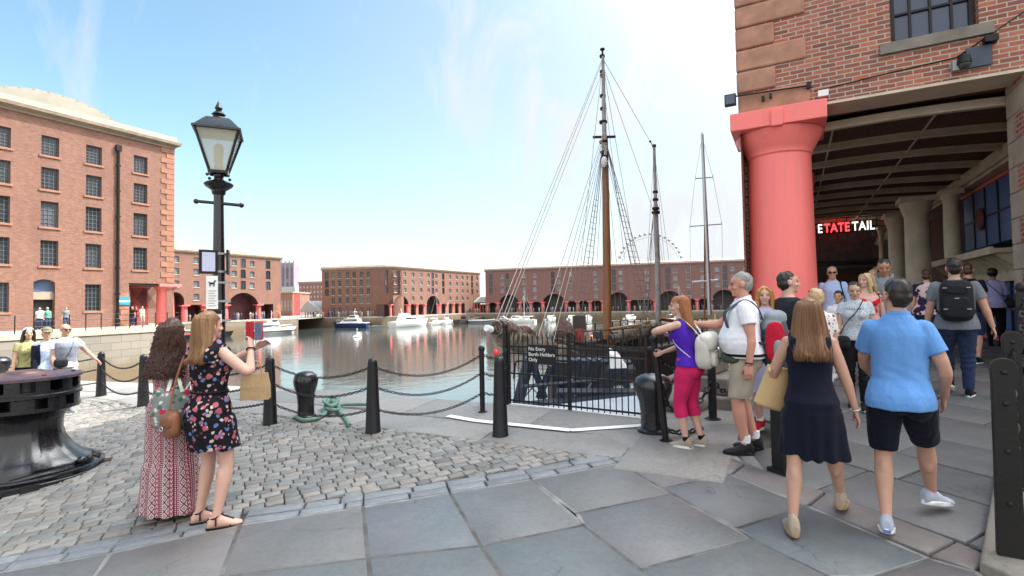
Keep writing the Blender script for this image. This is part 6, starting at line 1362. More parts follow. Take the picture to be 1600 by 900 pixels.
    def bottom(s, mat, t1=.75, ease=.014, waist=1.02, name='shorts', flare=0., seed=2):
        mb = MB(); s.trunk(mb, [.85, .87, .90, .94, .98, waist], lambda z: .017, zmin=.885)
        for k in 'LR': s.limbtube(mb, s.J[k+'leg'], [(t_, r+ease+flare*t_) for t_, r in s.leg()], 0, t1, 18); mb.ball(s.J[k+'leg'][0]+Vector((0, -.045, -.03)), (.096, .110, .114))
        mb.ball(Vector((0, -.055, .895))+s.hip, (.09, .10*s.bd, .085))
        me = remeshed(mb, name, max(.008, s.vox), 3); s.folds(me, .008, (10, 10, 6), seed)
        if t1 > 1.5 and s.d >= 1:
            P, _ = getco(me); displace(me, .004*np.sin(P[:, 2]*75+vnoise(P, (8, 8, 5), 3)*4)*np.clip(1.3-np.abs(P[:, 2]-.46)*5, 0, 1))
        return s.put(me, name, mat, (0, 0, .2))
    def dress(s, mat, hem=.50, neck=1.40, straps=True, flare=.10, waist_in=.0, off=.014, name='dress', seed=3, sleeve=0., pleat=.012, back_low=0., belt=1.1, wide=1.0, hemf=.7):
        mb = MB(); rings = []; hz = .90
        for z in list(np.arange(hem, hz, .05))+[hz, .96, 1.02, 1.08, 1.14, 1.20, 1.26, 1.32, 1.36, neck]:
            if z < hz:
                k = (hz-z)/(hz-hem) if hz > hem else 0; pl = Vector(s.hip)
                mid = (s.J['Lleg'][1]+s.J['Rleg'][1])*.5 if z > .45 else (s.J['Lleg'][2]+s.J['Rleg'][2])*.5
                cx = mid.x*k*hemf; cy = mid.y*k*hemf; rx, ry = (.170*s.bw+off+.012)*wide+flare*k, .128*s.bd+off+.01+flare*k*.8
                rings.append([Vector((cx+rx*math.cos(2*PI*j/40), cy-.014+ry*math.sin(2*PI*j/40), z))+pl*(1-k) for j in range(40)])
            else: rings.append(s.ring(z, off+.012*max(0, min(1, (1.10-z)/.12))-waist_in*math.exp(-((z-belt)/.05)**2), n=40))
        mb.loft(rings)
        for sd in (-1, 1): mb.ball(s.T((sd*.066*s.bw, .085*s.bd, 1.275)), .070)
        if hem > .45:
            for k in 'LR': s.limbtube(mb, s.J[k+'leg'], s.leg(.026), .1, min(1.6, (.90-hem)/.42), 16)
        if straps:
            for sd in (-1, 1): w_ = straps if not isinstance(straps, bool) else .03; mb.tube([s.T((sd*.085, .085, 1.33)), s.T((sd*.092, .06, 1.41)), s.T((sd*.10*s.bw, -.01, 1.462)), s.T((sd*.095, -.075, 1.41)), s.T((sd*.085, -.095, 1.33))], w_, 8)
        if sleeve:
            for k in 'LR': s.limbtube(mb, s.J[k+'arm'], s.arm(.022), 0, sleeve); mb.ball(s.J[k+'arm'][0], .072*s.limb)
        me = remeshed(mb, name, max(.008, s.vox), 3); P, _ = getco(me)
        th = np.arctan2(P[:, 0], P[:, 1]); k = np.clip((1.0-P[:, 2])/(1.02-hem), 0, 1)
        displace(me, pleat*k*(np.sin(th*9+2*vnoise(P, (3, 3, 1.2), seed))+.6*vnoise(P, (11, 11, 1.5), seed+2))+.004*vnoise(P, (12, 12, 9), seed)); return s.put(me, name, mat, (0, 0, .2))
    def shoes(s, mats, sole=(0.5, .5, .5), high=.0, name='shoe', open_=False, sole_h=.022):
        for k in 'LR':
            M_ = s.footM(k); mb = MB(); F_ = [(-.072, .028, .040, -.045), (-.05, .040, .060+high, -.030+high*.5), (-.01, .043, .066+high, -.026+high*.6), (.045, .043, .052, -.040), (.10, .049, .036, -.055), (.15, .049, .029, -.060), (.185, .040, .023, -.064), (.204, .020, .014, -.068)]
            mb.loft([[M_ @ Vector((rx*math.cos(2*PI*j/16), y, max(-.078, z0+rz*math.sin(2*PI*j/16)))) for j in range(16)] for y, rx, rz, z0 in F_]); me = remeshed(mb, name, .007 if s.d > 1 else .012, 2); o = s.put(me, name, mats[0])
            mb = MB(); mb.loft([[M_ @ Vector((rx*math.cos(2*PI*j/20), .066+.142*math.copysign(abs(math.sin(2*PI*j/20))**.8, math.sin(2*PI*j/20)), z)) for j in range(20)] for z, rx in ((-.087, .044), (-.084, .050), (-.087+sole_h, .051), (-.085+sole_h, .046))]); me = mb.mesh('sole', mats[1], 60); s_ = link('sole', me, o); co_, _ = getco(me); me.vertices.foreach_set('co', (co_*s.s).ravel())
    def sandals(s, mat):
        for k in 'LR':
            M_ = s.footM(k); mb = MB(); mb.loft([[M_ @ Vector((.048*math.cos(2*PI*j/20), .064+.138*math.sin(2*PI*j/20), z)) for j in range(20)] for z in (-.092, -.081)])
            for pts in (((-.045, .10, -.075), (0, .125, -.030), (.045, .10, -.075)), ((0, .125, -.032), (0, .06, .002), (0, .03, .03)), ((-.04, .0, -.06), (-.042, .0, .005), (0, .04, .022), (.042, .0, .005), (.04, .0, -.06)), ((-.04, -.01, 0), (0, -.062, -.015), (.04, -.01, 0))): mb.tube([M_ @ Vector(p) for p in pts], .0065, 6)
            me = mb.mesh('sandal', mat, 60); co_, _ = getco(me); me.vertices.foreach_set('co', (co_*s.s).ravel()); link('sandal', me, s.root)
    def hair(s, mat, style='short', length=1.40, seed=5, strands=0, curl=0., vol=1., fringe=True, color=None):
        mb = MB(); H_ = s.H_
        def eb(c, r, n=24, m=16):
            b = MB(); b.ball((0, 0, 0), r, n=n, m=m); mb.add([H_(c[0]+v[0], c[1]+v[1], c[2]+v[2]) for v in b.v], b.f)
        eb((0, -.021, 1.670), (.078*vol, .098*vol, .088*vol)); name = 'hair'
        if style == 'short': eb((0, -.042, 1.628), (.0745, .072, .074)); eb((0, -.040, 1.585), (.057, .047, .042))
        if style == 'crop': mb = MB(); eb((0, -.020, 1.669), (.0765, .094, .086)); eb((0, -.042, 1.625), (.0725, .068, .070)); eb((0, -.038, 1.587), (.055, .045, .04))
        if style == 'balding': mb = MB(); eb((0, -.030, 1.645), (.078, .082, .055))
        if style == 'tied': eb((0, -.04, 1.64), (.074, .068, .06)); eb((0, -.115, 1.65), (.03, .035, .04))
        if style == 'afro': eb((0, -.03, 1.675), (.105, .115, .105))
        if style == 'long':
            zt = 1.68; n = 9; rings = []
            for i in range(n+1):
                k = i/n; z = zt+(length-zt)*k; rx = (.083+.030*math.sin(min(1, k*1.25)*PI*.5))*vol*(1-.12*max(0, k-.8)/.2); ry = (.085-.03*k)*vol; y0 = -.030-.045*k-max(0, 1.46-z)*.34
                lowp = (z < 1.50); c = []
                for j in range(28):
                    a = 2*PI*j/28; x, y = rx*math.cos(a), ry*math.sin(a); y = min(y, .03 if k < .45 else .0); c.append((x, y0+y, z))
                rings.append([(H_(*p) if p[2] > 1.52 else H_(p[0], p[1], p[2])) for p in c])
            mb.loft(rings)
            if fringe:
                for sd in (-1, 1): mb.tube([H_(sd*.02, .07, 1.745), H_(sd*.064, .058, 1.70), H_(sd*.082, .030, 1.63), H_(sd*.086, .018, 1.56), H_(sd*.092, .01, max(length, 1.44))], [.012, .022, .026, .028, .02], 10)
        me = remeshed(mb, name, .007 if s.d > 1 else .011, 3); P, _ = getco(me); th = np.arctan2(P[:, 0]-s.HT((0, 0, 1.6)).x, P[:, 1]-s.HT((0, 0, 1.6)).y)
        if style == 'long': displace(me, .0018*np.sin(th*30+vnoise(P, (14, 14, 4), seed)*6)+.010*vnoise(P, (16, 16, 5), seed)+curl*.5*vnoise(P, (26, 26, 20), seed))
        else: displace(me, .006*vnoise(P, (45, 45, 30), seed)+.005*vnoise(P, (14, 14, 14), seed+3))
        if strands:
            sb = MB(); r_ = random.Random(seed)
            for i in range(strands):
                a = r_.uniform(PI*1.0, PI*2.0) if r_.random() < .8 else r_.uniform(-.35, PI+.35); l1 = length+r_.uniform(-.045, .05); pts = []; ph = r_.uniform(0, 6.28); jr = r_.uniform(.97, 1.06)*(1.05 if r_.random() < .08 else 1)
                for q in range(11):
                    k = q/10; z = 1.735+(l1-1.735)*k; kk = max(0, (1.68-z)/(1.68-length)); top_ = math.sqrt(max(0, 1-((max(z, 1.672)-1.672)/.092)**2))
                    rx = (.083+.030*math.sin(min(1, kk*1.25)*PI*.5))*vol*jr*top_; ry = (.100*(1-kk)+.058*kk)*vol*jr*top_; y0 = -.022*(1-kk)-.070*kk-max(0, 1.46-z)*.34
                    if kk > 0 and math.sin(a) > 0: ry *= .35
                    w_ = curl*(.3+kk); pts.append(s.H_(rx*math.cos(a)+w_*math.sin(ph+k*26+i), y0+ry*math.sin(a)+w_*math.cos(ph+k*22), z))
                sb.tube(pts, [.0013+.0012*math.sin(PI*q/10)+curl*.07 for q in range(11)], 4)
            m2 = sb.mesh('t', mat, 60); bm = bmesh.new(); bm.from_mesh(me); bm.from_mesh(m2); bm.to_mesh(me); bm.free()
        return s.put(me, name, mat)
    def W(s, v): return s.root.matrix_basis @ (Vector(v)*s.s)
    def shades(s, up=False, mat='black'):
        z = 1.638 if not up else 1.725; y = .105 if not up else .06; mb = MB()
        for sd in (-1, 1): mb.tube([s.H_(sd*.055, y-.012, z), s.H_(sd*.033, y+.002, z-.004), s.H_(sd*.012, y+.004, z)], [.010, .019, .012], 8, up=(0, 0, 1), flat=1.); mb.tube([s.H_(sd*.055, y-.012, z+.006), s.H_(sd*.080, y-.06, z+.006), s.H_(sd*.080, y-.105, z)], .004, 5)
        mb.tube([s.H_(-.015, y+.004, z+.006), s.H_(.015, y+.004, z+.006)], .004, 5); return s.put(mb.mesh('sunglasses', M[mat], 60), 'sunglasses', []) if False else s._raw(mb, 'sunglasses', M[mat])
    def _raw(s, mb, name, mat, smooth=60):
        me = mb.mesh(name, mat, smooth); co_, _ = getco(me); me.vertices.foreach_set('co', (co_*s.s).ravel()); return link(name, me, s.root)
    def cap(s, mat, peak=True, name='hat', h_=.06):
        mb = MB(); H_ = s.H_; rings = [[H_(rx*math.cos(2*PI*j/24), -.012+rx*1.22*math.sin(2*PI*j/24), z) for j in range(24)] for z, rx in ((1.69, .084), (1.70, .087), (1.72, .085), (1.745, .07), (1.762, .04), (1.768, .01))]; mb.loft(rings)
        if peak: mb.loft([[H_(.07*math.cos(PI*j/10), .075+.085*math.sin(PI*j/10), 1.692+d-.03*math.sin(PI*j/10)) for j in range(11)] for d in (0, .008)])
        return s._raw(mb, name, mat)
    def wristband(s, k, mat, name='watch', r=1.15):
        _, e, w_ = s.J[k+'arm']; p = e.lerp(w_, .93); d = (w_-e).normalized(); mb = MB(); mb.torus(p, .027*r*s.limb, .006, 16, 6, M=d.to_track_quat('Z', 'Y').to_matrix().to_4x4()); return s._raw(mb, name, mat)
def strap(name, pts, w, mat, n=4, thick=.25): mb = MB(); mb.tube(smooth_path([Vector(p) for p in pts], n), w, 8, flat=thick); return mb
# ================================================================== PEOPLE: who stands where
def away(p): return -math.degrees(math.atan2(p[0], p[1]))
def lf(p, yaw, H, px, py):
    q = at(px, py)-Vector(p); q = Matrix.Rotation(-math.radians(yaw), 3, 'Z') @ q; k = 1.75/H; return q.x*k, q.y*k
SK = (.49, .285, .21); SKP = (.56, .35, .275); SKT = (.36, .19, .12); SKA = (.50, .31, .21)
HB = hair_mat('brunette', (.014, .007, .005), (.085, .032, .018)); HD = hair_mat('black_hair', (.006, .005, .005), (.022, .016, .013)); HC = hair_mat('chestnut', (.055, .022, .010), (.27, .13, .055)); HBL = hair_mat('blonde', (.30, .19, .08), (.62, .46, .25)); HR = hair_mat('auburn', (.14, .045, .014), (.42, .17, .055)); HG = hair_mat('grey', (.12, .115, .11), (.34, .33, .32)); HO = hair_mat('copper', (.30, .12, .03), (.60, .30, .10)); HDB = hair_mat('dark_blonde', (.09, .04, .016), (.33, .18, .075))
black_cloth = cloth('black_cloth', (.006, .006, .007)); white_cloth = cloth('white_cloth', (.72, .72, .74)); navy_cloth = cloth('navy_cloth', (.0045, .006, .016), fold=.5); denim = cloth('denim', (.022, .035, .085)); khaki = cloth('khaki_cloth', (.38, .33, .26)); grey_cloth = cloth('grey_cloth', (.15, .17, .19))
# --- woman in the long burgundy dress
def boho():
    t = NT('boho_print'); uv = t.coord('UV'); sp = t.n('ShaderNodeSeparateXYZ'); t.l(uv, sp.inputs[0]); u, v = sp.outputs[0], sp.outputs[1]
    f = lambda x: t.math('FRACT', x); lt = lambda x, k: t.math('LESS_THAN', x, k); gt = lambda x, k: t.math('GREATER_THAN', x, k); ab_ = lambda x: t.math('ABSOLUTE', x)
    U_ = f(t.math('MULTIPLY', u, 1/.118)); p = t.math('MULTIPLY', u, 1/.052); q = t.math('MULTIPLY', v, 1/.075)
    d1 = ab_(t.math('SUBTRACT', f(t.math('ADD', p, q)), .5)); d2 = ab_(t.math('SUBTRACT', f(t.math('SUBTRACT', p, q)), .5))
    line = t.math('MAXIMUM', lt(d1, .09), lt(d2, .09)); core = t.math('MULTIPLY', gt(d1, .30), gt(d2, .30)); core2 = t.math('MULTIPLY', gt(d1, .40), gt(d2, .40)); dia = t.math('MAXIMUM', line, t.math('SUBTRACT', core, core2))
    dots = t.ramp(t.vor(uv, 62, rand=.0), [(.30, 1.), (.36, 0.)]); zig = lt(ab_(t.math('SUBTRACT', f(t.math('ADD', t.math('MULTIPLY', v, 28), ab_(t.math('MULTIPLY', t.math('SUBTRACT', f(t.math('MULTIPLY', u, 30)), .5), 1.6)))), .5)), .2)
    burg, pale = (.17, .018, .045), (.55, .43, .42)
    a = t.mix(dots, burg, pale); b = t.mix(dia, pale, (.12, .016, .045)); c3 = t.mix(zig, (.36, .09, .12), pale)
    c = t.mix(gt(U_, .30), a, pale); c = t.mix(gt(U_, .34), c, b); c = t.mix(gt(U_, .72), c, burg); c = t.mix(gt(U_, .76), c, c3); c = t.mix(gt(U_, .94), c, burg)
    t.P(base=c, rough=.85, spec=.2); t.bump(t.noise(t.coord('Object', (1, 1, .3)), 14, 3, .5, .8), .35, .02); return t.mat
p = at(268, 806); y = 4.
A = Human('woman in a long burgundy and white patterned dress with dark curly hair', p, y, 1.70, 'f', skin=SKP, detail=3, bw=1.0, bd=1.0, hands={'R': (.17, .40, 1.36), 'L': (.03, .42, 1.36)}, poles={'R': (.7, -.2, -1), 'L': (-.8, -.1, -1)}, feet={'L': (-.09, 0), 'R': (.09, .03)}, hyaw=4, limb=1.02, fcurl=(.9, .9))
A.dress(boho(), hem=.05, neck=1.37, straps=.022, flare=.055, waist_in=.006, belt=1.10, pleat=.012); A.sandals(M['black']); A.hair(HB, 'long', 1.27, strands=700, curl=.030, vol=1.14, fringe=False)
# --- woman in the black floral dress
p = at(327, 820); y = -16.
flor = printed('flower_print', (.007, .007, .011), [((.42, .10, .13), 1., 1.), ((.50, .42, .38), 1.35, .85), ((.10, .17, .38), 1.2, .9), ((.45, .20, .22), 1.6, .8)], 15., .33)
B = Human('woman in a short black floral dress and flat sandals, photographing with a red phone', p, y, 1.76, 'f', skin=SKP, detail=3, bw=.98, bd=1.04, hands={'R': (.26, .17, 1.43), 'L': (.17, .34, 1.42)}, poles={'R': (1, -.1, -1.3), 'L': (-.7, .1, -1)}, feet={'L': (-.12, .02, 0, 40, 0), 'R': (.10, -.03, 0, 48, 0)}, hyaw=-14, limb=1.04, fcurl=(.8, .8))
B.dress(flor, hem=.62, neck=1.455, straps=.055, flare=.015, waist_in=.010, belt=1.08, pleat=.009); B.sandals(M['black']); B.hair(HDB, 'long', 1.36, strands=750, vol=1.08, fringe=False); B.wristband('R', M['black'], 'bracelet')
mb = MB(); rg = B.ring(1.085, .016, n=40); mb.tube(rg+[rg[0]], .010, 6); B._raw(mb, 'belt', black_cloth)
# --- navy dress and blue polo, walking away
p = at(1274, 826); y = away(p)+6
fL, fR = lf(p, y, 1.64, 1240, 838), lf(p, y, 1.64, 1316, 802)
Cn = Human('woman walking away in a sleeveless navy dress with long brown hair', p, y, 1.66, 'f', skin=SK, detail=3, bw=.97, bd=1.02, hands={'R': (.32, .04, .80), 'L': (-.17, .26, 1.02)}, poles={'R': (.7, -1, .2), 'L': (-.9, -.9, -.3)}, feet={'L': (fL[0], fL[1], 0, -6, 0), 'R': (fR[0], fR[1]+.02, .015, 14, -8)}, limb=1.0, hyaw=4)
Cn.dress(navy_cloth, hem=.535, neck=1.445, straps=.046, flare=.045, wide=1.03, hemf=1., pleat=.010, belt=1.1, waist_in=-.008); Cn.hair(HC, 'long', 1.31, strands=850, vol=1.1, fringe=False)
beige = cloth('beige_leather', (.36, .29, .21)); Cn.shoes((beige, plain('cork_sole', (.35, .22, .11), .8)), high=.02, name='wedge_shoe', sole_h=.03); Cn.wristband('R', M['alu'], 'bracelet')
mb = MB(); c = [Cn.T((dx, -.118*1.08-.020+dy, z)) for dx, z, dy in ((-.045, 1.375, .012), (.045, 1.375, .012), (0, 1.275, -.012))]; mb.add(c+[v+Vector((0, .02, 0)) for v in c], [(0, 1, 2), (5, 4, 3), (0, 3, 4, 1), (1, 4, 5, 2), (2, 5, 3, 0)]); o = Cn._raw(mb, 'back_opening', M['skin'])
a = o.data.color_attributes.new('Col', 'FLOAT_COLOR', 'POINT'); a.data.foreach_set('color', list((*SK, 1))*6)
p = at(1415, 832); y = away(p)+2
fL, fR = lf(p, y, 1.74, 1386, 836), lf(p, y, 1.74, 1457, 800)
Bl = Human('man walking away in a light blue polo shirt and navy shorts', p, y, 1.76, 'm', skin=SK, detail=3, bw=.86, bd=.98, hands={'R': (.25, .13, .93), 'L': (-.12, .30, 1.00)}, poles={'R': (.55, -1, -.1), 'L': (-1, -.7, -.3)}, feet={'L': (fL[0], fL[1], .02, 0, -12), 'R': (fR[0], fR[1], .03, 42, -8)}, hyaw=28, belly=.15, limb=.96)
Bl.top(cloth('sky_blue_cloth', (.12, .29, .62), var=.05), z0=.86, sleeve=.62, collar=True, off=.017, loose=.006, hem=.044); Bl.bottom(navy_cloth, t1=.88, ease=.026); Bl.shoes((cloth('grey_blue_canvas', (.36, .39, .47)), M['white']), sole_h=.03); Bl.hair(HD, 'short')
mb = MB(); mb.tube([Bl.H_(.079, -.03, 1.645), Bl.H_(.079, .05, 1.645)], .004, 5); mb.tube([Bl.H_(-.079, -.03, 1.645), Bl.H_(-.079, .08, 1.645)], .004, 5)
for sd in (-1, 1): mb.torus(Bl.H_(sd*.036, .108, 1.638), .02, .003, 14, 5, M=(Matrix.Rotation(Bl.head[0], 4, 'Z') @ Matrix.Rotation(PI/2, 4, 'X')))
Bl._raw(mb, 'glasses', M['black'])
for k in ('L',):
    M_ = Bl.footM(k); mb = MB(); mb.box(-.022, .022, -.0815, -.0775, -.083, -.062, M=M_); Bl._raw(mb, 'heel_tab', M['blue_paint'], 0)
# --- man in white polo with rucksack
p = at(1168, 706); y = 70.
Wh = Human('stout grey haired man in a white polo shirt and khaki shorts looking at the ship', p, y, 1.83, 'm', skin=(.52, .26, .19), detail=3, bw=1.10, bd=1.16, belly=.75, hands={'L': (-.25, -.02, .87), 'R': (.16, .46, 1.24)}, poles={'L': (-.3, -1, 0), 'R': (.6, -.6, -1)}, feet={'L': (-.10, .02, 0, -6, 0), 'R': (.11, -.08, 0, 10, 0)}, hpitch=6, limb=1.06)
Wh.top(cloth('white_pique', (.74, .74, .78), var=.03), z0=.92, sleeve=.55, collar=True, off=.017, hem=.026, loose=.004); Wh.bottom(khaki, t1=.92, ease=.024, flare=.006); Wh.shoes((cloth('black_leather', (.012, .012, .013), rough=.5), M['black']), high=.015, sole_h=.03); Wh.hair(HG, 'crop'); Wh.wristband('L', M['iron'])
mb = MB(); 
for k in 'LR': a_, b_ = Wh.ankle[k][0]+Vector((0, 0, .03)), Wh.ankle[k][0]+Vector((0, .0, .10)); mb.tube([a_, b_], [.046, .044], 14)
Wh._raw(mb, 'socks', white_cloth)
# --- woman in purple
p = at(1080, 699); y = 52.
Pu = Human('woman in a purple vest top and pink cropped trousers leaning on the chain', p, y, 1.63, 'f', skin=SKP, detail=3, lean=9, hands={'L': (.0, .30, 1.30), 'R': (.05, .33, 1.06)}, poles={'L': (-1, .55, -.1), 'R': (.8, -.2, -1)}, feet={'L': (-.07, .03, 0, 4, 0), 'R': (.09, -.09, 0, 0, 0)}, hyaw=14, hpitch=4, fcurl=(.9, .8), bw=1.02)
Pu.top(cloth('purple_cloth', (.065, .016, .36), var=.06), z0=.93, sleeve=0, shoulder=False, off=.014, hem=.024, neck=1.43, name='vest_top'); Pu.bottom(cloth('pink_cloth', (.56, .018, .11), fold=.6), t1=1.36, ease=.020, name='cropped_trousers'); Pu.hair(HR, 'long', 1.37, strands=520, vol=1.06, fringe=False); Pu.shoes((cloth('taupe_mesh', (.33, .28, .23)), M['white']), high=.01, sole_h=.03)
mb = MB(); 
for k in 'LR': mb.tube([Pu.ankle[k][0]+Vector((0, 0, -.01)), Pu.ankle[k][0]+Vector((0, 0, .05))], [.041, .040], 14)
Pu._raw(mb, 'socks', black_cloth)
mb = MB()
for sd in (-1, 1): mb.tube([Pu.T((sd*.08, .09, 1.36)), Pu.T((sd*.085, .05, 1.42)), Pu.T((sd*.09, -.02, 1.452)), Pu.T((sd*.08, -.09, 1.38))], .018, 8)
Pu._raw(mb, 'vest_straps', _mc['purple_cloth'])
# --- copper haired woman, V-neck man and the blonde between them
p = at(1202, 672); Cu = Human('copper haired woman in pale lilac skirt and red canvas shoes behind the rucksack', p, away(p)+168, 1.66, 'f', skin=SKP, detail=2, hyaw=12, feet={'L': (-.10, .02, 0, -12, 0), 'R': (.10, .0, 0, 12, 0)})
Cu.top(cloth('lilac_cloth', (.50, .48, .66)), z0=.95, sleeve=.5); Cu.dress(_mc['lilac_cloth'], hem=.50, neck=.98, straps=False, flare=.04, name='skirt') if False else None
mb = MB(); mb.loft([[Vector(((.175+.05*k)*math.cos(2*PI*j/32), -.014+(.135+.05*k)*math.sin(2*PI*j/32), 1.0-.55*k)) for j in range(32)] for k in (0, .2, .5, .8, 1)]); me = remeshed(mb, 'skirt', .009, 3); Cu.folds(me, .01, (12, 12, 2)); Cu.put(me, 'skirt', _mc['lilac_cloth'])
Cu.hair(HO, 'long', 1.40, strands=160, vol=1.04); Cu.shoes((cloth('red_canvas', (.42, .012, .03)), M['white']), high=.02, sole_h=.03)
mb = MB()
for k in 'LR': mb.tube([Cu.ankle[k][0]+Vector((0, 0, .02)), Cu.ankle[k][0]+Vector((0, 0, .07))], [.043, .042], 14)
Cu._raw(mb, 'socks', white_cloth)
p = Vector((3.12, 5.85, 0)); p.z = g(p.x, p.y); Vn = Human('man with short dark hair in a charcoal V-neck shirt before the red column', p, away(p)-62, 1.80, 'm', skin=SKP, detail=2, hyaw=-12); Vn.top(cloth('charcoal_cloth', (.022, .024, .030)), z0=.88, sleeve=.6, neck=1.47); Vn.bottom(denim, t1=1.95, name='trousers'); Vn.shoes((black_cloth, M['black'])); Vn.hair(HD, 'short')
p = Vector((3.22, 5.50, 0)); p.z = g(p.x, p.y); Bn = Human('blonde woman in white flowered top with sunglasses pushed up', p, away(p)+35, 1.63, 'f', skin=SKP, detail=2, bw=1.1, hyaw=-20); Bn.top(printed('small_flowers', (.68, .66, .63), [((.20, .04, .06), 1., 1.), ((.05, .03, .05), 1.4, .7)], 22., .33), z0=.9, sleeve=.6); Bn.bottom(white_cloth, t1=1.9, name='trousers'); Bn.shoes((white_cloth, M['white'])); Bn.hair(HBL, 'short', vol=1.06); Bn.shades(True)
# --- people coming out of the arcade
p = at(1342, 637); As = Human('young woman in a grey speckled T-shirt and black trousers walking towards us', p, away(p)+180, 1.63, 'f', skin=SKA, detail=3, hpitch=16, hyaw=3, feet={'L': (-.06, .12, 0, -4, 0), 'R': (.07, -.10, .03, 4, -14)}, hands={'L': (-.25, .03, .86), 'R': (.22, .16, .90)})
sp_ = printed('speckled_grey', (.48, .52, .57), [((.10, .12, .15), 1., 1.), ((.10, .12, .15), 1.5, .8)], 60., .30)
As.top(sp_, z0=.93, sleeve=.45, name='t_shirt'); As.bottom(black_cloth, t1=1.95, name='trousers', ease=.010); As.hair(HD, 'tied', vol=1.0); As.shoes((black_cloth, M['white']))
tx, w_ = lettering(As.root, 'YERZARO', .040*As.s, M['black'], .004, rot=(PI/2, 0, PI), align='CENTER', name='shirt_lettering', space=1.25); tx.location = As.T((0, .158, 1.345))*As.s; tx.rotation_euler = (PI/2+.12, 0, PI)
p = Vector((5.75, 8.0, 0)); p.z = g(p.x, p.y); Ho = Human('tall man in a grey hooded top looking down', p, away(p)+176, 1.88, 'm', skin=SKT, detail=2, hpitch=20, hyaw=8); Ho.top(cloth('hood_grey', (.20, .22, .25)), z0=.9, sleeve=1.85, off=.022, sl_off=.018, name='hooded_top'); Ho.bottom(denim, t1=1.95, name='trousers'); Ho.hair(HD, 'short'); Ho.shoes((black_cloth, M['white']))
mb = MB(); mb.ball(Ho.T((0, -.085, 1.49)), (.115, .06, .075)); mb.tube([Ho.T((sd*.085, y_, z)) for sd, y_, z in ((-.6, .09, 1.40), (-1, .06, 1.46), (-1.1, -.02, 1.51), (0, -.1, 1.53), (1.1, -.02, 1.51), (1, .06, 1.46), (.6, .09, 1.40))], .028, 10); me = remeshed(mb, 'hood', .01, 3); Ho.put(me, 'hood', _mc['hood_grey'])
p = Vector((6.0, 9.7, 0)); p.z = g(p.x, p.y); Lb = Human('man in a pale blue shirt and sunglasses with a dark shoulder strap', p, away(p)+182, 1.78, 'm', skin=SK, detail=2); Lb.top(cloth('pale_blue_cloth', (.36, .48, .72)), z0=.86, sleeve=1.0, collar=True); Lb.bottom(khaki, t1=1.9, name='trousers'); Lb.hair(HG, 'crop'); Lb.shades(); Lb.shoes((black_cloth, M['black']))
p = Vector((5.25, 8.35, 0)); p.z = g(p.x, p.y); Kd = Human('dark haired child in a white and pink T-shirt among the adults', p, away(p)+170, 1.40, 'm', skin=SKA, detail=2, bw=.86, bd=.85, limb=.9); Kd.top(cloth('white_tee', (.74, .70, .74)), z0=.88, sleeve=.55, name='t_shirt'); Kd.bottom(denim, t1=1.0); Kd.hair(HD, 'short', vol=1.06); Kd.shoes((white_cloth, M['white'])); mb = MB(); mb.ball(Kd.T((0, .105, 1.24)), (.075, .02, .06)); Kd._raw(mb, 'shirt_print', cloth('pink_print', (.70, .18, .40)))
p = Vector((5.30, 7.75, 0)); p.z = g(p.x, p.y); Rf = Human('blonde woman in a red flowered strappy top beside the child', p, away(p)+190, 1.70, 'f', skin=SKP, detail=2, hyaw=-55); Rf.dress(printed('red_flowers', (.62, .36, .34), [((.60, .012, .02), 1., 1.3)], 9., .45), hem=.6, neck=1.37, straps=.02); Rf.hair(HBL, 'long', 1.38, strands=120, fringe=True); Rf.sandals(M['black'])
p = Vector((7.25, 10.4, 0)); p.z = g(p.x, p.y); q_ = Human('blonde woman mostly hidden behind the man in the hooded top', p, away(p)+180, 1.68, 'f', skin=SKP, detail=1); q_.top(white_cloth, sleeve=.5); q_.bottom(denim, t1=1.9, name='trousers'); q_.hair(HBL, 'short', vol=1.06)
p = Vector((7.75, 11.0, 0)); p.z = g(p.x, p.y); q_ = Human('man in dark sunglasses whose head shows beside the hooded top', p, away(p)+180, 1.74, 'm', skin=SKT, detail=1); q_.top(black_cloth, sleeve=.6); q_.bottom(denim, t1=1.9, name='trousers'); q_.hair(HD, 'crop'); q_.shades()
p = Vector((7.55, 9.45, 0)); p.z = g(p.x, p.y); q_ = Human('woman seen from behind in a pink top with big navy flowers', p, away(p)+5, 1.66, 'f', skin=SK, detail=2, bw=1.12); q_.top(printed('navy_flowers', (.62, .46, .47), [((.02, .018, .05), 1., 1.5), ((.03, .02, .06), 1.7, 1.)], 8., .42), z0=.86, sleeve=.6, off=.022); q_.bottom(denim, t1=1.9, name='trousers'); q_.hair(HB, 'short'); q_.shoes((black_cloth, M['black']))
p = at(1499, 621); y = away(p)+3; fL, fR = lf(p, y, 1.82, 1487, 612), lf(p, y, 1.82, 1512, 620)
Bk = Human('man walking away in a grey T-shirt and jeans wearing a black backpack', p, y, 1.84, 'm', skin=SK, detail=3, bw=1.10, bd=1.05, feet={'L': (fL[0]-.02, fL[1]-.02, .05, -10, -35), 'R': (fR[0]+.02, fR[1]+.05, 0, 12, 0)}, hands={'R': (.36, .02, .84), 'L': (-.30, .06, .86)}, poles={'R': (.5, -1, 0)}, hyaw=6)
Bk.top(grey_cloth, z0=.86, sleeve=.62, off=.020, name='t_shirt'); Bk.bottom(denim, t1=1.97, ease=.018, name='jeans'); Bk.hair(HD, 'short', vol=1.04); Bk.shoes((black_cloth, M['white']))
p = Vector((7.92, 9.0, 0)); p.z = g(p.x, p.y); q_ = Human('man in a navy shirt walking ahead of the backpack', p, away(p)-8, 1.72, 'm', skin=SK, detail=2); q_.top(navy_cloth, sleeve=.6); q_.bottom(denim, t1=1.0); q_.hair(HB, 'crop'); q_.shoes((black_cloth, M['white']))
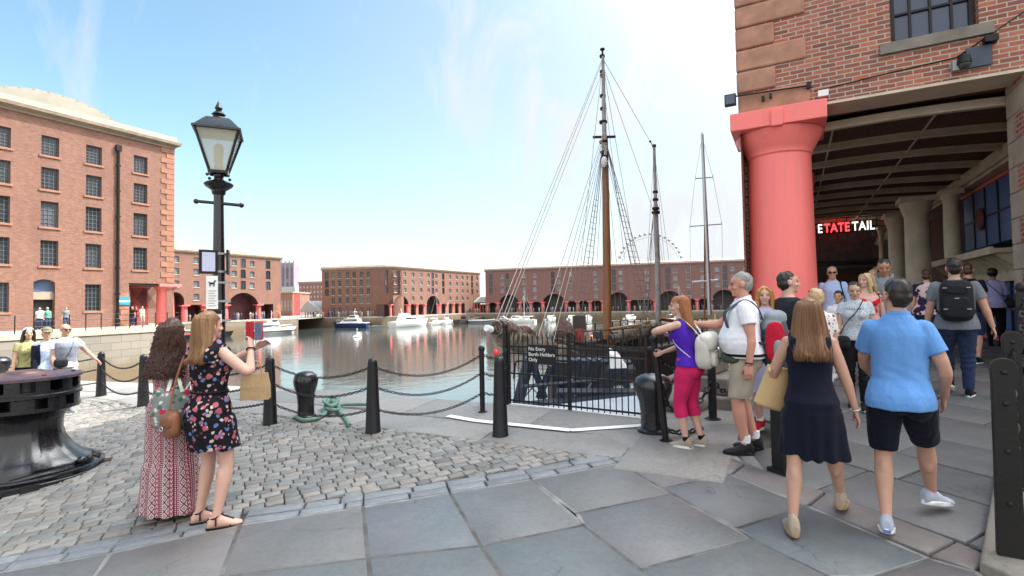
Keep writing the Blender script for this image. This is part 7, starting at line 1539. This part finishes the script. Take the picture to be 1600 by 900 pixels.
p = at(1556, 541); Li = Human('woman with short black hair in a lilac blouse at the blue doors', p, away(p)-12, 1.66, 'f', skin=SKT, detail=2, bw=1.08, hands={'R': (.20, .3, 1.0), 'L': (-.15, .28, 1.05)}); Li.top(cloth('lavender_cloth', (.40, .40, .68)), z0=.86, sleeve=.9, off=.022, name='blouse'); Li.bottom(black_cloth, t1=1.95, name='trousers'); Li.hair(HD, 'afro'); Li.shoes((black_cloth, M['black']))
# --- three tourists in the sun
def yaw_to(p, q): d = Vector(q)-Vector(p); return math.degrees(math.atan2(-d.x, d.y))
YT = 9.4
def tp(px, Y): q = aty(px, 560, Y); return Vector((q.x, q.y, g(q.x, q.y)))
def Hfor(p, py): return (483.5+.018*5-0-py)*0+1
def height_at(px, py, p): return aty(px, py, p.y).z-p.z
p = tp(44, 9.5); T1 = Human('smiling woman in a white cap and olive T-shirt standing in the sun behind the capstan', p, yaw_to(p, (-2.5, 4.5, 0)), height_at(44, 511, p), 'f', skin=SKA, detail=2, hpitch=-4, hands={'R': (.24, .10, .86), 'L': (-.22, .12, .92)}); T1.top(cloth('olive_cloth', (.30, .29, .13)), z0=.98, sleeve=.45, name='t_shirt'); T1.bottom(black_cloth, t1=1.9, name='trousers'); T1.hair(HD, 'long', 1.36, strands=80); T1.cap(white_cloth, False); T1.shoes((white_cloth, M['white']))
p = tp(73, 9.45); T2_ = Human('person in a flat cap and navy cardigan between two companions in the sun', p, yaw_to(p, (-2.5, 4.5, 0)), height_at(73, 512, p), 'm', skin=SKA, detail=2, bw=.95, hands={'L': (-.16, .2, .9), 'R': (.2, .1, .86)}); T2_.top(cloth('pale_blue_tee', (.42, .50, .70)), z0=.90, sleeve=0, name='t_shirt'); T2_.bottom(cloth('light_grey', (.40, .41, .43)), t1=1.9, name='trousers'); T2_.hair(HD, 'crop'); T2_.cap(cloth('cap_olive', (.16, .15, .10)), True); T2_.shoes((white_cloth, M['white']))
mb = MB(); 
for k in 'LR': T2_.limbtube(mb, T2_.J[k+'arm'], T2_.arm(.016), 0, 1.9)
sec = [[v for v in T2_.ring(z, .026, n=32)] for z in (.84, .9, 1.0, 1.1, 1.2, 1.3, 1.38, 1.43)]; T2_x = []
for r in sec: T2_x.append([r[i % 32] for i in range(11, 38)])
mb.loft([r+[v*1.0+Vector((0, -.012, 0)) for v in r[::-1]] for r in T2_x]); T2_.put(remeshed(mb, 'cardigan', .009, 2), 'cardigan', navy_cloth)
p = tp(102, 9.6); T3_ = Human('man in sunglasses and grey waistcoat resting one arm on the chain', p, yaw_to(p, (-2.5, 4.5, 0))+8, height_at(102, 506, p), 'm', skin=SK, detail=2, hands={'L': (-.47, .12, 1.0), 'R': (.2, .16, .9)}, poles={'L': (-.3, -1, -.2)}, hyaw=8); T3_.top(white_cloth, z0=.9, sleeve=.5); T3_.bottom(cloth('light_grey', (.40, .41, .43)), t1=1.0); T3_.hair(HG, 'balding'); T3_.shades(); T3_.shoes((grey_cloth, M['white']))
mb = MB(); T3_.trunk(mb, [.95, 1.0, 1.1, 1.2, 1.3, 1.36, 1.40], .030); me = remeshed(mb, 'waistcoat', .009, 2); T3_.folds(me, .006); T3_.put(me, 'waistcoat', cloth('waistcoat_grey', (.20, .22, .27)))
# --- small figures on the far quays
def small(P, px, out, zq_, label, yaw, cols, hh_=1.7, sex='m', sit=False, group=None, hands=None):
    x = P.px(px, 490, -out)[0]; p = P.w(x, -out, zq_)
    f_ = {'L': (-.1, .38, 0), 'R': (.1, .38, 0)} if sit else None
    q = Human(label, p-Vector((0, 0, .45 if sit else 0)), math.degrees(P.a)+yaw, hh_, sex, group, detail=0, feet={k: (v[0], v[1], .45, 0, 0) for k, v in f_.items()} if sit else None, hands=hands)
    q.top(cols[0], sleeve=.6); q.bottom(cols[1], t1=1.9, name='trousers'); q.hair(cols[2], 'short'); return q
small(PL, 62, 1.5, zql, 'small figure in a white top by the dark doorway', 150, (white_cloth, denim, HD)); small(PL, 74, 1.3, zql, 'small figure in green pointing with one arm before the dark doorway', 180, (cloth('teal_cloth', (.08, .26, .22)), denim, HG), hands={'R': (.6, .2, 1.45)}); small(PL, 103, 1.4, zql, 'small figure in a striped top leaning on the quay railing', 170, (grey_cloth, denim, HB))
small(PL, 207, 1.0, zql, 'small figure in dark clothes under the warehouse columns', 120, (black_cloth, denim, HD)); small(PL, 222, 1.2, zql, 'small figure in a white shirt between the two red columns', 200, (white_cloth, khaki, HB)); small(PL, 213, .8, zql, 'small figure in red under the warehouse columns', 90, (_mc['red_canvas'], denim, HD))
# crowd and chairs along the far quays: one mass of tiny heads
def crowd(name, P, x0, x1, o0, o1, z, n, label, seed):
    r_ = random.Random(seed); mb = MB(); cs = [(.3, .26, .24), (.03, .03, .04), (.12, .14, .25), (.35, .08, .08), (.2, .17, .14), (.4, .4, .4)]
    for i in range(n):
        x, yy = r_.uniform(x0, x1), -r_.uniform(o0, o1); hgt = r_.uniform(1.5, 1.8); c = r_.choice(cs); b = P.w(x, yy, z)-P.w(0, 0, 0)
        mb.lathe([(.12, 0), (.16, hgt*.5), (.22, hgt*.8), (.1, hgt*.86)], b, 8, col=c); mb.ball(b+Vector((0, 0, hgt*.93)), .12, n=8, m=6, col=r_.choice([(.05, .03, .02), (.3, .2, .1), (.45, .28, .2)]))
    t = NT(name); a = t.n('ShaderNodeVertexColor', layer_name='Col'); t.P(base=a.outputs[0], rough=.8); o = mb.build('crowd', t.mat, None, 60, loc=P.w(0, 0, 0)); tag(o, label, 'crowd', kind='stuff')
crowd('crowd_a', PCa, -4, La, .8, 3.0, zqc, 60, 'crowd of tiny people along the quay before the rounded corner warehouse', 3); crowd('crowd_b', PR, -6, PR.px(1165, 470)[0], -2.4, 2.6, zqr, 110, 'crowd of tiny people under the arches of the long warehouse', 4); crowd('crowd_c', PM, PM.px(290, 470)[0], Lm, -2, 1.6, zqm, 40, 'crowd of tiny people seated below the two arches', 5)
# ================================================================== BAGS AND THINGS IN HANDS
def sbox(mb, c, r, e=3.2, M_=None, n=28, m=14):
    rings = []
    for i in range(m+1):
        t_ = PI*(i+.05)/(m+.1)-PI/2; ct, st_ = math.copysign(abs(math.cos(t_))**(2/e), 1), math.copysign(abs(math.sin(t_))**(2/e), math.sin(t_)); q = []
        for j in range(n):
            a = 2*PI*j/n; ca, sa = math.cos(a), math.sin(a); v = Vector((r[0]*ct*math.copysign(abs(ca)**(2/e), ca), r[1]*ct*math.copysign(abs(sa)**(2/e), sa), r[2]*st_)); v = v+Vector(c)
            q.append(M_ @ v if M_ is not None else v)
        rings.append(q)
    mb.loft(rings)
def local_obj(hu, name, label, cat):
    o = empty(name, hu.root.location, hu.root.rotation_euler.z, label, cat); o.scale = (hu.s,)*3; return o
def lump(mb, name, mats, parent, vox=.009, amp=.006, sc=(12, 12, 8), seed=0, it=3):
    me = remeshed(mb, name, vox, it); P, _ = getco(me); displace(me, amp*vnoise(P, sc, seed)); finish(me, mats, 180); return link(name, me, parent)
# grey and red rucksack on the man in white
r = local_obj(Wh, 'rucksack', 'full grey and red rucksack on the back of the man in white', 'rucksack')
mb = MB(); sbox(mb, (0, -.27, 1.07), (.155, .115, .27)); lump(mb, 'body', cloth('slate_nylon', (.06, .075, .10)), r)
mb = MB(); sbox(mb, (0, -.28, 1.30), (.14, .10, .08), 2.4); sbox(mb, (0, -.26, 1.22), (.155, .11, .10), 2.4); lump(mb, 'lid', cloth('silver_nylon', (.24, .28, .30)), r, amp=.005)
mb = MB(); sbox(mb, (0, -.375, 1.02), (.115, .045, .17)); lump(mb, 'front_pocket', cloth('red_nylon', (.46, .012, .035)), r)
for sd in (-1, 1): mb = MB(); sbox(mb, (sd*.150, -.26, 1.08), (.022, .085, .19)); lump(mb, 'side_panel', _mc['red_nylon'], r, amp=.004)
for c_, r_ in (((0, -.418, 1.03), (.045, .02, .14)), ((-.17, -.28, .97), (.02, .04, .13)), ((.17, -.28, .97), (.02, .04, .13))): mb = MB(); sbox(mb, c_, r_); lump(mb, 'mesh_pocket', _mc['silver_nylon'], r, amp=.004)
mb = MB()
for sd in (-1, 1): mb.tube(smooth_path([Wh.T((sd*.09, -.17, 1.28)), Wh.T((sd*.10, -.115, 1.41)), Wh.T((sd*.112, -.02, 1.478)), Wh.T((sd*.125, .085, 1.43)), Wh.T((sd*.135, .17, 1.34)), Wh.T((sd*.155, .13, 1.18)), Wh.T((sd*.185, .0, 1.10)), Wh.T((sd*.17, -.17, 1.06))]), .024, 8, flat=.35)
me = mb.mesh('strap', cloth('slate_nylon', (.06, .075, .10)), 60); link('strap', me, r)
mb = MB(); sbox(mb, (0, 0, 0), (.105, .05, .062), 2.6); r = local_obj(Wh, 'waist_bag', 'olive grey bum bag worn at the hip below the white shirt', 'bag'); o = lump(mb, 'pouch', cloth('olive_nylon', (.07, .075, .06)), r); o.location = Wh.T((-.12, .135, .93)); o.rotation_euler.z = .75
mb = MB(); rg = Wh.ring(.955, .034, n=40); mb.tube(rg+[rg[0]], .014, 6); link('belt', mb.mesh('belt', black_cloth, 60), r)
# white backpack on the woman in purple
r = local_obj(Pu, 'backpack', 'small white backpack hanging from one shoulder of the woman in purple', 'backpack'); wl_ = plain('white_leather', (.56, .54, .48), .5, var=.08, bump=.3)
Mb = Matrix.Translation((-.01, -.20, 1.10)) @ Matrix.Rotation(-.12, 4, 'Y'); mb = MB(); sbox(mb, (0, 0, 0), (.17, .095, .20), 3.4, Mb); lump(mb, 'body', wl_, r, amp=.009)
mb = MB(); sbox(mb, (0, -.04, .115), (.155, .085, .105), 3.2, Mb); lump(mb, 'flap', wl_, r); mb = MB(); sbox(mb, (0, -.10, -.07), (.115, .035, .09), 3.6, Mb); lump(mb, 'pocket', wl_, r)
mb = MB()
for sd, xs in ((-1, -.09), (1, .10)): mb.tube(smooth_path([Mb @ Vector((sd*.04, .03, .16)), Pu.T((xs, -.12, 1.38)), Pu.T((xs*1.05, -.02, 1.475)), Pu.T((xs*1.1, .08, 1.40)), Pu.T((xs*1.35, .09, 1.22)), Pu.T((xs*1.6, -.02, 1.08)), Mb @ Vector((sd*.10, .05, -.12))]), .013, 8, flat=.4)
link('strap', mb.mesh('strap', wl_, 60), r); mb = MB(); mb.tube(smooth_path([Mb @ Vector(v) for v in ((-.155, -.04, .06), (-.12, -.115, .025), (0, -.128, .01), (.12, -.115, .025), (.155, -.04, .06))]), .005, 6); mb.box(-.012, .012, -.16, -.14, -.06, .03, M=Mb); link('seam', mb.mesh('seam', plain('seam_grey', (.25, .24, .21)), 60), r)
# black backpack on the man walking away
r = local_obj(Bk, 'backpack', 'square black backpack on the man in the grey T-shirt', 'backpack'); bn = cloth('black_nylon', (.010, .011, .014), rough=.6)
mb = MB(); sbox(mb, (0, -.225, 1.22), (.165, .095, .255), 4.5); lump(mb, 'body', bn, r); mb = MB(); sbox(mb, (0, -.325, 1.14), (.13, .025, .13), 4); sbox(mb, (0, -.322, 1.36), (.12, .015, .06), 4); lump(mb, 'pocket', bn, r)
mb = MB()
for x, z in ((-.11, 1.38), (.11, 1.38), (-.11, 1.12), (.11, 1.12), (0, 1.25)): mb.box(x-.02, x+.02, -.36, -.34, z-.006, z+.006)
link('reflector', mb.mesh('reflector', M['grey_paint'], 0), r); mb = MB()
for sd in (-1, 1): mb.tube(smooth_path([Bk.T((sd*.09, -.15, 1.45)), Bk.T((sd*.105, -.03, 1.50)), Bk.T((sd*.12, .10, 1.43)), Bk.T((sd*.14, .14, 1.28)), Bk.T((sd*.18, .02, 1.12)), Bk.T((sd*.16, -.16, 1.06))]), .022, 8, flat=.35)
link('strap', mb.mesh('strap', bn, 60), r)
# straw bag on the arm of the woman in navy
r = local_obj(Cn, 'straw_bag', 'open topped straw bag on the left arm of the woman in navy', 'bag')
t = NT('woven_straw'); wv = t.n('ShaderNodeTexWave', wave_type='BANDS', bands_direction='Z'); t.l(t.coord('Object'), wv.inputs[0]); wv.inputs['Scale'].default_value = 55; wv.inputs['Distortion'].default_value = 2; n = t.noise(t.coord('Object'), 60, 3); t.P(base=t.mix(wv.outputs[1], t.mix(n, (.38, .23, .09), (.58, .40, .19)), (.62, .44, .22)), rough=.8); t.bump(wv.outputs[1], .5, .004); straw = t.mat
el = Cn.J['Larm'][1]; Mb = Matrix.Translation(Vector((el.x+.02, el.y+.08, 1.02))) @ Matrix.Rotation(.30, 4, 'Y') @ Matrix.Rotation(.25, 4, 'Z'); mb = MB()
mb.loft([[Mb @ Vector((rx*math.cos(2*PI*j/32), ry*math.sin(2*PI*j/32), z)) for j in range(32)] for z, rx, ry in ((-.17, .10, .05), (-.15, .125, .07), (-.05, .12, .07), (.08, .11, .065), (.17, .105, .06), (.17, .098, .052), (.10, .102, .056))]); o = lump(mb, 'basket', straw, r, .008, .006)
mb = MB(); mb.tube(smooth_path([Mb @ Vector((-.08, 0, .17)), el+Vector((-.02, -.05, .02)), el+Vector((0, .02, .05)), Mb @ Vector((.08, 0, .17))]), .011, 8); link('handle', mb.mesh('handle', straw, 60), r)
# bags of the two women taking photos
r = local_obj(A, 'tote_bag', 'grey flowered fabric tote bag with pale straps hanging behind the burgundy dress', 'bag'); flt = printed('tote_flowers', (.20, .22, .21), [((.42, .03, .07), 1., 1.), ((.60, .55, .50), 1.5, .7), ((.06, .14, .10), 1.3, .9)], 14., .40)
Mb = Matrix.Translation((.13, -.21, 1.00)) @ Matrix.Rotation(.25, 4, 'Z') @ Matrix.Rotation(.12, 4, 'Y'); mb = MB(); mb.loft([[Mb @ Vector((rx*math.cos(2*PI*j/32), ry*math.sin(2*PI*j/32), z)) for j in range(32)] for z, rx, ry in ((-.20, .10, .04), (-.17, .15, .06), (-.05, .165, .07), (.08, .16, .055), (.15, .15, .03))]); lump(mb, 'body', flt, r, .008, .012)
mb = MB()
for dx in (-.05, .06): mb.tube(smooth_path([Mb @ Vector((dx, -.03, .13)), A.T((.10+dx*.3, -.12, 1.30)), A.T((.11+dx*.3, -.03, 1.47)), A.T((.11+dx*.3, .06, 1.42)), A.T((.15, .10, 1.25)), Mb @ Vector((dx, .04, .13))]), .014, 8, flat=.4)
link('strap', mb.mesh('strap', cloth('mint_webbing', (.55, .62, .52)), 60), r)
r = local_obj(B, 'handbag', 'brown leather handbag slung across the back of the floral dress', 'handbag'); lea = plain('brown_leather', (.20, .075, .032), .45, var=.25, bump=.3)
Mb = Matrix.Translation((-.20, -.17, .84)) @ Matrix.Rotation(-.3, 4, 'Z'); mb = MB(); sbox(mb, (0, 0, 0), (.085, .05, .11), 3.2, Mb); lump(mb, 'body', lea, r); mb = MB(); sbox(mb, (0, -.035, .03), (.08, .028, .06), 3, Mb); lump(mb, 'flap', lea, r); mb = MB(); mb.torus(Mb @ Vector((0, -.075, -.02)), .016, .004, 12, 5, M=Matrix.Rotation(PI/2, 4, 'X')); link('buckle', mb.mesh('buckle', M['alu'], 60), r)
mb = MB(); mb.tube(smooth_path([Mb @ Vector((-.03, 0, .12)), B.T((-.19, -.13, 1.22)), B.T((-.13, -.10, 1.40)), B.T((-.10, -.01, 1.50)), B.T((-.06, .12, 1.36)), B.T((-.19, .12, 1.1)), Mb @ Vector((.05, .05, .12))]), .012, 8, flat=.4); link('strap', mb.mesh('strap', lea, 60), r)
wr = B.J['Rarm'][1]; r = local_obj(B, 'paper_bag', 'crumpled brown paper bag hanging from the forearm of the woman with the red phone', 'bag'); kraft = plain('kraft_paper', (.36, .24, .12), .7, var=.12, bump=.5, bscale=12, bdist=.02)
Mb = Matrix.Translation(wr+Vector((-.09, .16, -.12))) @ Matrix.Rotation(.5, 4, 'Z'); mb = MB(); mb.loft([[Mb @ Vector((x*rx, y_*ry, z)) for x, y_ in ((-1, -1), (0, -.9), (1, -1), (1, 1), (0, .9), (-1, 1))] for z, rx, ry in ((-.11, .11, .05), (.0, .11, .045), (.11, .095, .02))]); o = link('bag', mb.mesh('bag', kraft, 0), r)
mb = MB(); mb.tube(smooth_path([Mb @ Vector((-.05, 0, .10)), Mb @ Vector((-.03, 0, .2)), Mb @ Vector((.03, 0, .2)), Mb @ Vector((.05, 0, .10))]), .006, 6); link('handle', mb.mesh('handle', kraft, 60), r)
def phone(hu, k, name, label, case, off, rot=0.): 
    w_ = hu.J[k+'arm'][2]; r = local_obj(hu, name, label, 'phone'); Mb = Matrix.Translation(w_+Vector(off)) @ Matrix.Rotation(rot, 4, 'Z'); mb = MB(); mb.box(-.040, .040, -.006, .008, -.078, .078, M=Mb); o = link('case', mb.mesh('case', case, 0), r); b = o.modifiers.new('b', 'BEVEL'); b.width = .006; b.segments = 2
    mb = MB(); mb.box(-.035, .035, -.0085, -.0065, -.068, .068, M=Mb); link('screen', mb.mesh('screen', M['pane_blue'], 0), r)
    if case is not M['black']: mb = MB(); mb.box(-.118, -.046, -.012, .002, -.08, .08, M=Mb); link('flip_cover', mb.mesh('flip_cover', case, 0), r)
phone(B, 'R', 'phone', 'phone in an open red flip case held up by the woman in floral black', plain('red_phone_case', (.45, .02, .035), .4), (.0, .09, .135), .1); phone(A, 'R', 'phone', 'dark phone held out by the woman in the burgundy dress', M['black'], (-.05, .10, .10), .2)
# shoulder bags of people further back
def crossbag(hu, label, c, rr, path, mat=bn):
    r = local_obj(hu, 'shoulder_bag', label, 'bag'); mb = MB(); sbox(mb, (0, 0, 0), rr, 3); o = lump(mb, 'body', mat, r); o.location = c; mb = MB(); mb.tube(smooth_path([Vector(v) for v in path]), .010, 6, flat=.5); link('strap', mb.mesh('strap', mat, 60), r)
crossbag(As, 'black shoulder bag at the hip of the young woman in grey', (.17, .12, .90), (.11, .05, .09), [(.20, .12, .98), As.T((.12, .155, 1.15)), As.T((-.02, .15, 1.33)), As.T((-.085, .06, 1.455)), As.T((-.08, -.06, 1.44)), As.T((.05, -.13, 1.2)), (.19, -.04, 1.0)])
crossbag(Li, 'small black bag on a long strap across the lilac blouse', (.26, -.02, .95), (.12, .06, .09), [(.23, -.06, 1.02), Li.T((.12, -.155, 1.2)), Li.T((-.06, -.13, 1.40)), Li.T((-.09, -.02, 1.475)), Li.T((-.06, .1, 1.4)), (.22, .1, 1.05)])
crossbag(T3_, 'black camera bag hanging at the waist of the man in sunglasses', (.12, .19, 1.0), (.11, .06, .09), [(.05, .19, 1.08), T3_.T((-.04, .17, 1.25)), T3_.T((-.10, .08, 1.44)), T3_.T((-.08, -.08, 1.42)), T3_.T((.16, -.1, 1.1)), (.2, .12, 1.08)])
crossbag(Lb, 'dark bag on the shoulder of the man in the pale blue shirt', (-.20, -.16, 1.05), (.12, .08, .16), [(-.17, -.12, 1.2), Lb.T((-.13, -.1, 1.42)), Lb.T((-.12, 0, 1.50)), Lb.T((-.13, .11, 1.38)), Lb.T((-.18, .08, 1.15))])
HZ0, HZ1, AUR = -.42, .95, 75.
# ================================================================== CAMERA, LIGHT, SKY
cam = bpy.data.cameras.new('camera'); cam.sensor_width = 36.; cam.lens = FL/1600*36.; cam.clip_end = 6000; cam.clip_start = .05
co = bpy.data.objects.new('camera', cam); COL.objects.link(co); SC.camera = co
mw = Matrix.Identity(4)
for i in range(3): mw[i][0] = RT[i]; mw[i][1] = UP[i]; mw[i][2] = -FW[i]; mw[i][3] = CAM[i]
co.matrix_world = mw
SD = Vector((.936, .358, 0)).normalized(); EL = math.radians(56)
sun = bpy.data.lights.new('sun', 'SUN'); sun.energy = 2.7; sun.angle = math.radians(.5); sun.color = (1., .94, .86)
so = bpy.data.objects.new('sun', sun); COL.objects.link(so)
sv = SD*math.cos(EL)+Vector((0, 0, math.sin(EL))); so.rotation_euler = sv.to_track_quat('Z', 'Y').to_euler()
w = bpy.data.worlds.new('World'); SC.world = w; w.use_nodes = True; nt = w.node_tree; nt.nodes.clear()
N = nt.nodes.new; Lk = nt.links.new
sky = N('ShaderNodeTexSky'); sky.sky_type = 'NISHITA'; sky.sun_disc = False; sky.sun_elevation = EL; sky.sun_rotation = math.atan2(SD.x, SD.y)
sky.air_density = 1.0; sky.dust_density = .6; sky.ozone_density = 1.0
tc = N('ShaderNodeTexCoord'); mp = N('ShaderNodeMapping'); mp.inputs['Scale'].default_value = (4.2, 4.2, 1.5); mp.inputs['Rotation'].default_value = (0, .35, .3); Lk(tc.outputs['Generated'], mp.inputs[0])
n1 = N('ShaderNodeTexNoise'); n1.inputs['Scale'].default_value = 1.6; n1.inputs['Detail'].default_value = 9; n1.inputs['Roughness'].default_value = .6; n1.inputs['Distortion'].default_value = .5; Lk(mp.outputs[0], n1.inputs[0])
r1 = N('ShaderNodeValToRGB'); r1.color_ramp.elements[0].position = .54; r1.color_ramp.elements[1].position = .80; Lk(n1.outputs[0], r1.inputs[0])
# thin high haze thickens towards the sun side, with a bright aureole round the sun
dp = N('ShaderNodeVectorMath'); dp.operation = 'DOT_PRODUCT'; Lk(tc.outputs['Generated'], dp.inputs[0]); dp.inputs[1].default_value = (SD.x, SD.y, -.35)
r2 = N('ShaderNodeMapRange'); r2.interpolation_type = 'SMOOTHSTEP'; r2.inputs[1].default_value = HZ0; r2.inputs[2].default_value = HZ1; Lk(dp.outputs['Value'], r2.inputs[0])
ml_ = N('ShaderNodeMath'); ml_.operation = 'MULTIPLY_ADD'; Lk(r1.outputs[0], ml_.inputs[0]); ml_.inputs[1].default_value = .8; Lk(r2.outputs[0], ml_.inputs[2]); ml_.use_clamp = True
sx_ = N('ShaderNodeSeparateXYZ'); Lk(tc.outputs['Generated'], sx_.inputs[0]); r3 = N('ShaderNodeMapRange'); r3.interpolation_type = 'SMOOTHSTEP'; r3.inputs[1].default_value = .34; r3.inputs[2].default_value = 0.; r3.inputs[4].default_value = .62; Lk(sx_.outputs[2], r3.inputs[0])
mm = N('ShaderNodeMath'); mm.operation = 'MAXIMUM'; Lk(ml_.outputs[0], mm.inputs[0]); Lk(r3.outputs[0], mm.inputs[1])
tn = N('ShaderNodeMix'); tn.data_type = 'RGBA'; tn.blend_type = 'MULTIPLY'; tn.inputs[0].default_value = 1; Lk(sky.outputs[0], tn.inputs[6]); tn.inputs[7].default_value = (1.10, 1.22, 1.06, 1)
mx = N('ShaderNodeMix'); mx.data_type = 'RGBA'; Lk(mm.outputs[0], mx.inputs[0]); Lk(tn.outputs[2], mx.inputs[6]); mx.inputs[7].default_value = (3.55, 3.7, 3.85, 1)
d3 = N('ShaderNodeVectorMath'); d3.operation = 'DOT_PRODUCT'; Lk(tc.outputs['Generated'], d3.inputs[0]); d3.inputs[1].default_value = tuple(sv)
cl = N('ShaderNodeMath'); cl.operation = 'MAXIMUM'; Lk(d3.outputs['Value'], cl.inputs[0]); cl.inputs[1].default_value = 0
pw = N('ShaderNodeMath'); pw.operation = 'POWER'; Lk(cl.outputs[0], pw.inputs[0]); pw.inputs[1].default_value = 11.
gm = N('ShaderNodeMath'); gm.operation = 'MULTIPLY'; Lk(pw.outputs[0], gm.inputs[0]); gm.inputs[1].default_value = AUR
# added unseen brightness in the sky behind us, filling the shaded fronts
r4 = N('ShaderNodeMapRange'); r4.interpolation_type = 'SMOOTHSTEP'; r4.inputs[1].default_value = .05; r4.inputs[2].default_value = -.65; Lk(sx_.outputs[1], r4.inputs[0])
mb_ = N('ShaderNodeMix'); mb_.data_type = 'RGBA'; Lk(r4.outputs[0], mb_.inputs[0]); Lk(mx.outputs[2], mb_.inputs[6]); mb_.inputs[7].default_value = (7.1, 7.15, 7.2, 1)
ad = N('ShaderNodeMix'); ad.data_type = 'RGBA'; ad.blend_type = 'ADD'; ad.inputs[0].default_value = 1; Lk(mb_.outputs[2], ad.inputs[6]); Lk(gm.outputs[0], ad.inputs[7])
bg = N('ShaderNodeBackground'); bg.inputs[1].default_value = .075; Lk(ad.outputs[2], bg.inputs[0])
ow = N('ShaderNodeOutputWorld'); Lk(bg.outputs[0], ow.inputs[0])
SC.view_settings.view_transform = 'Standard'; SC.view_settings.look = 'None'; SC.view_settings.exposure = EXPOSURE; SC.view_settings.gamma = 1
SC.cycles.max_bounces = 6; SC.cycles.diffuse_bounces = 3; SC.cycles.glossy_bounces = 3; SC.cycles.use_denoising = True
SC.cycles.caustics_reflective = False; SC.cycles.caustics_refractive = False
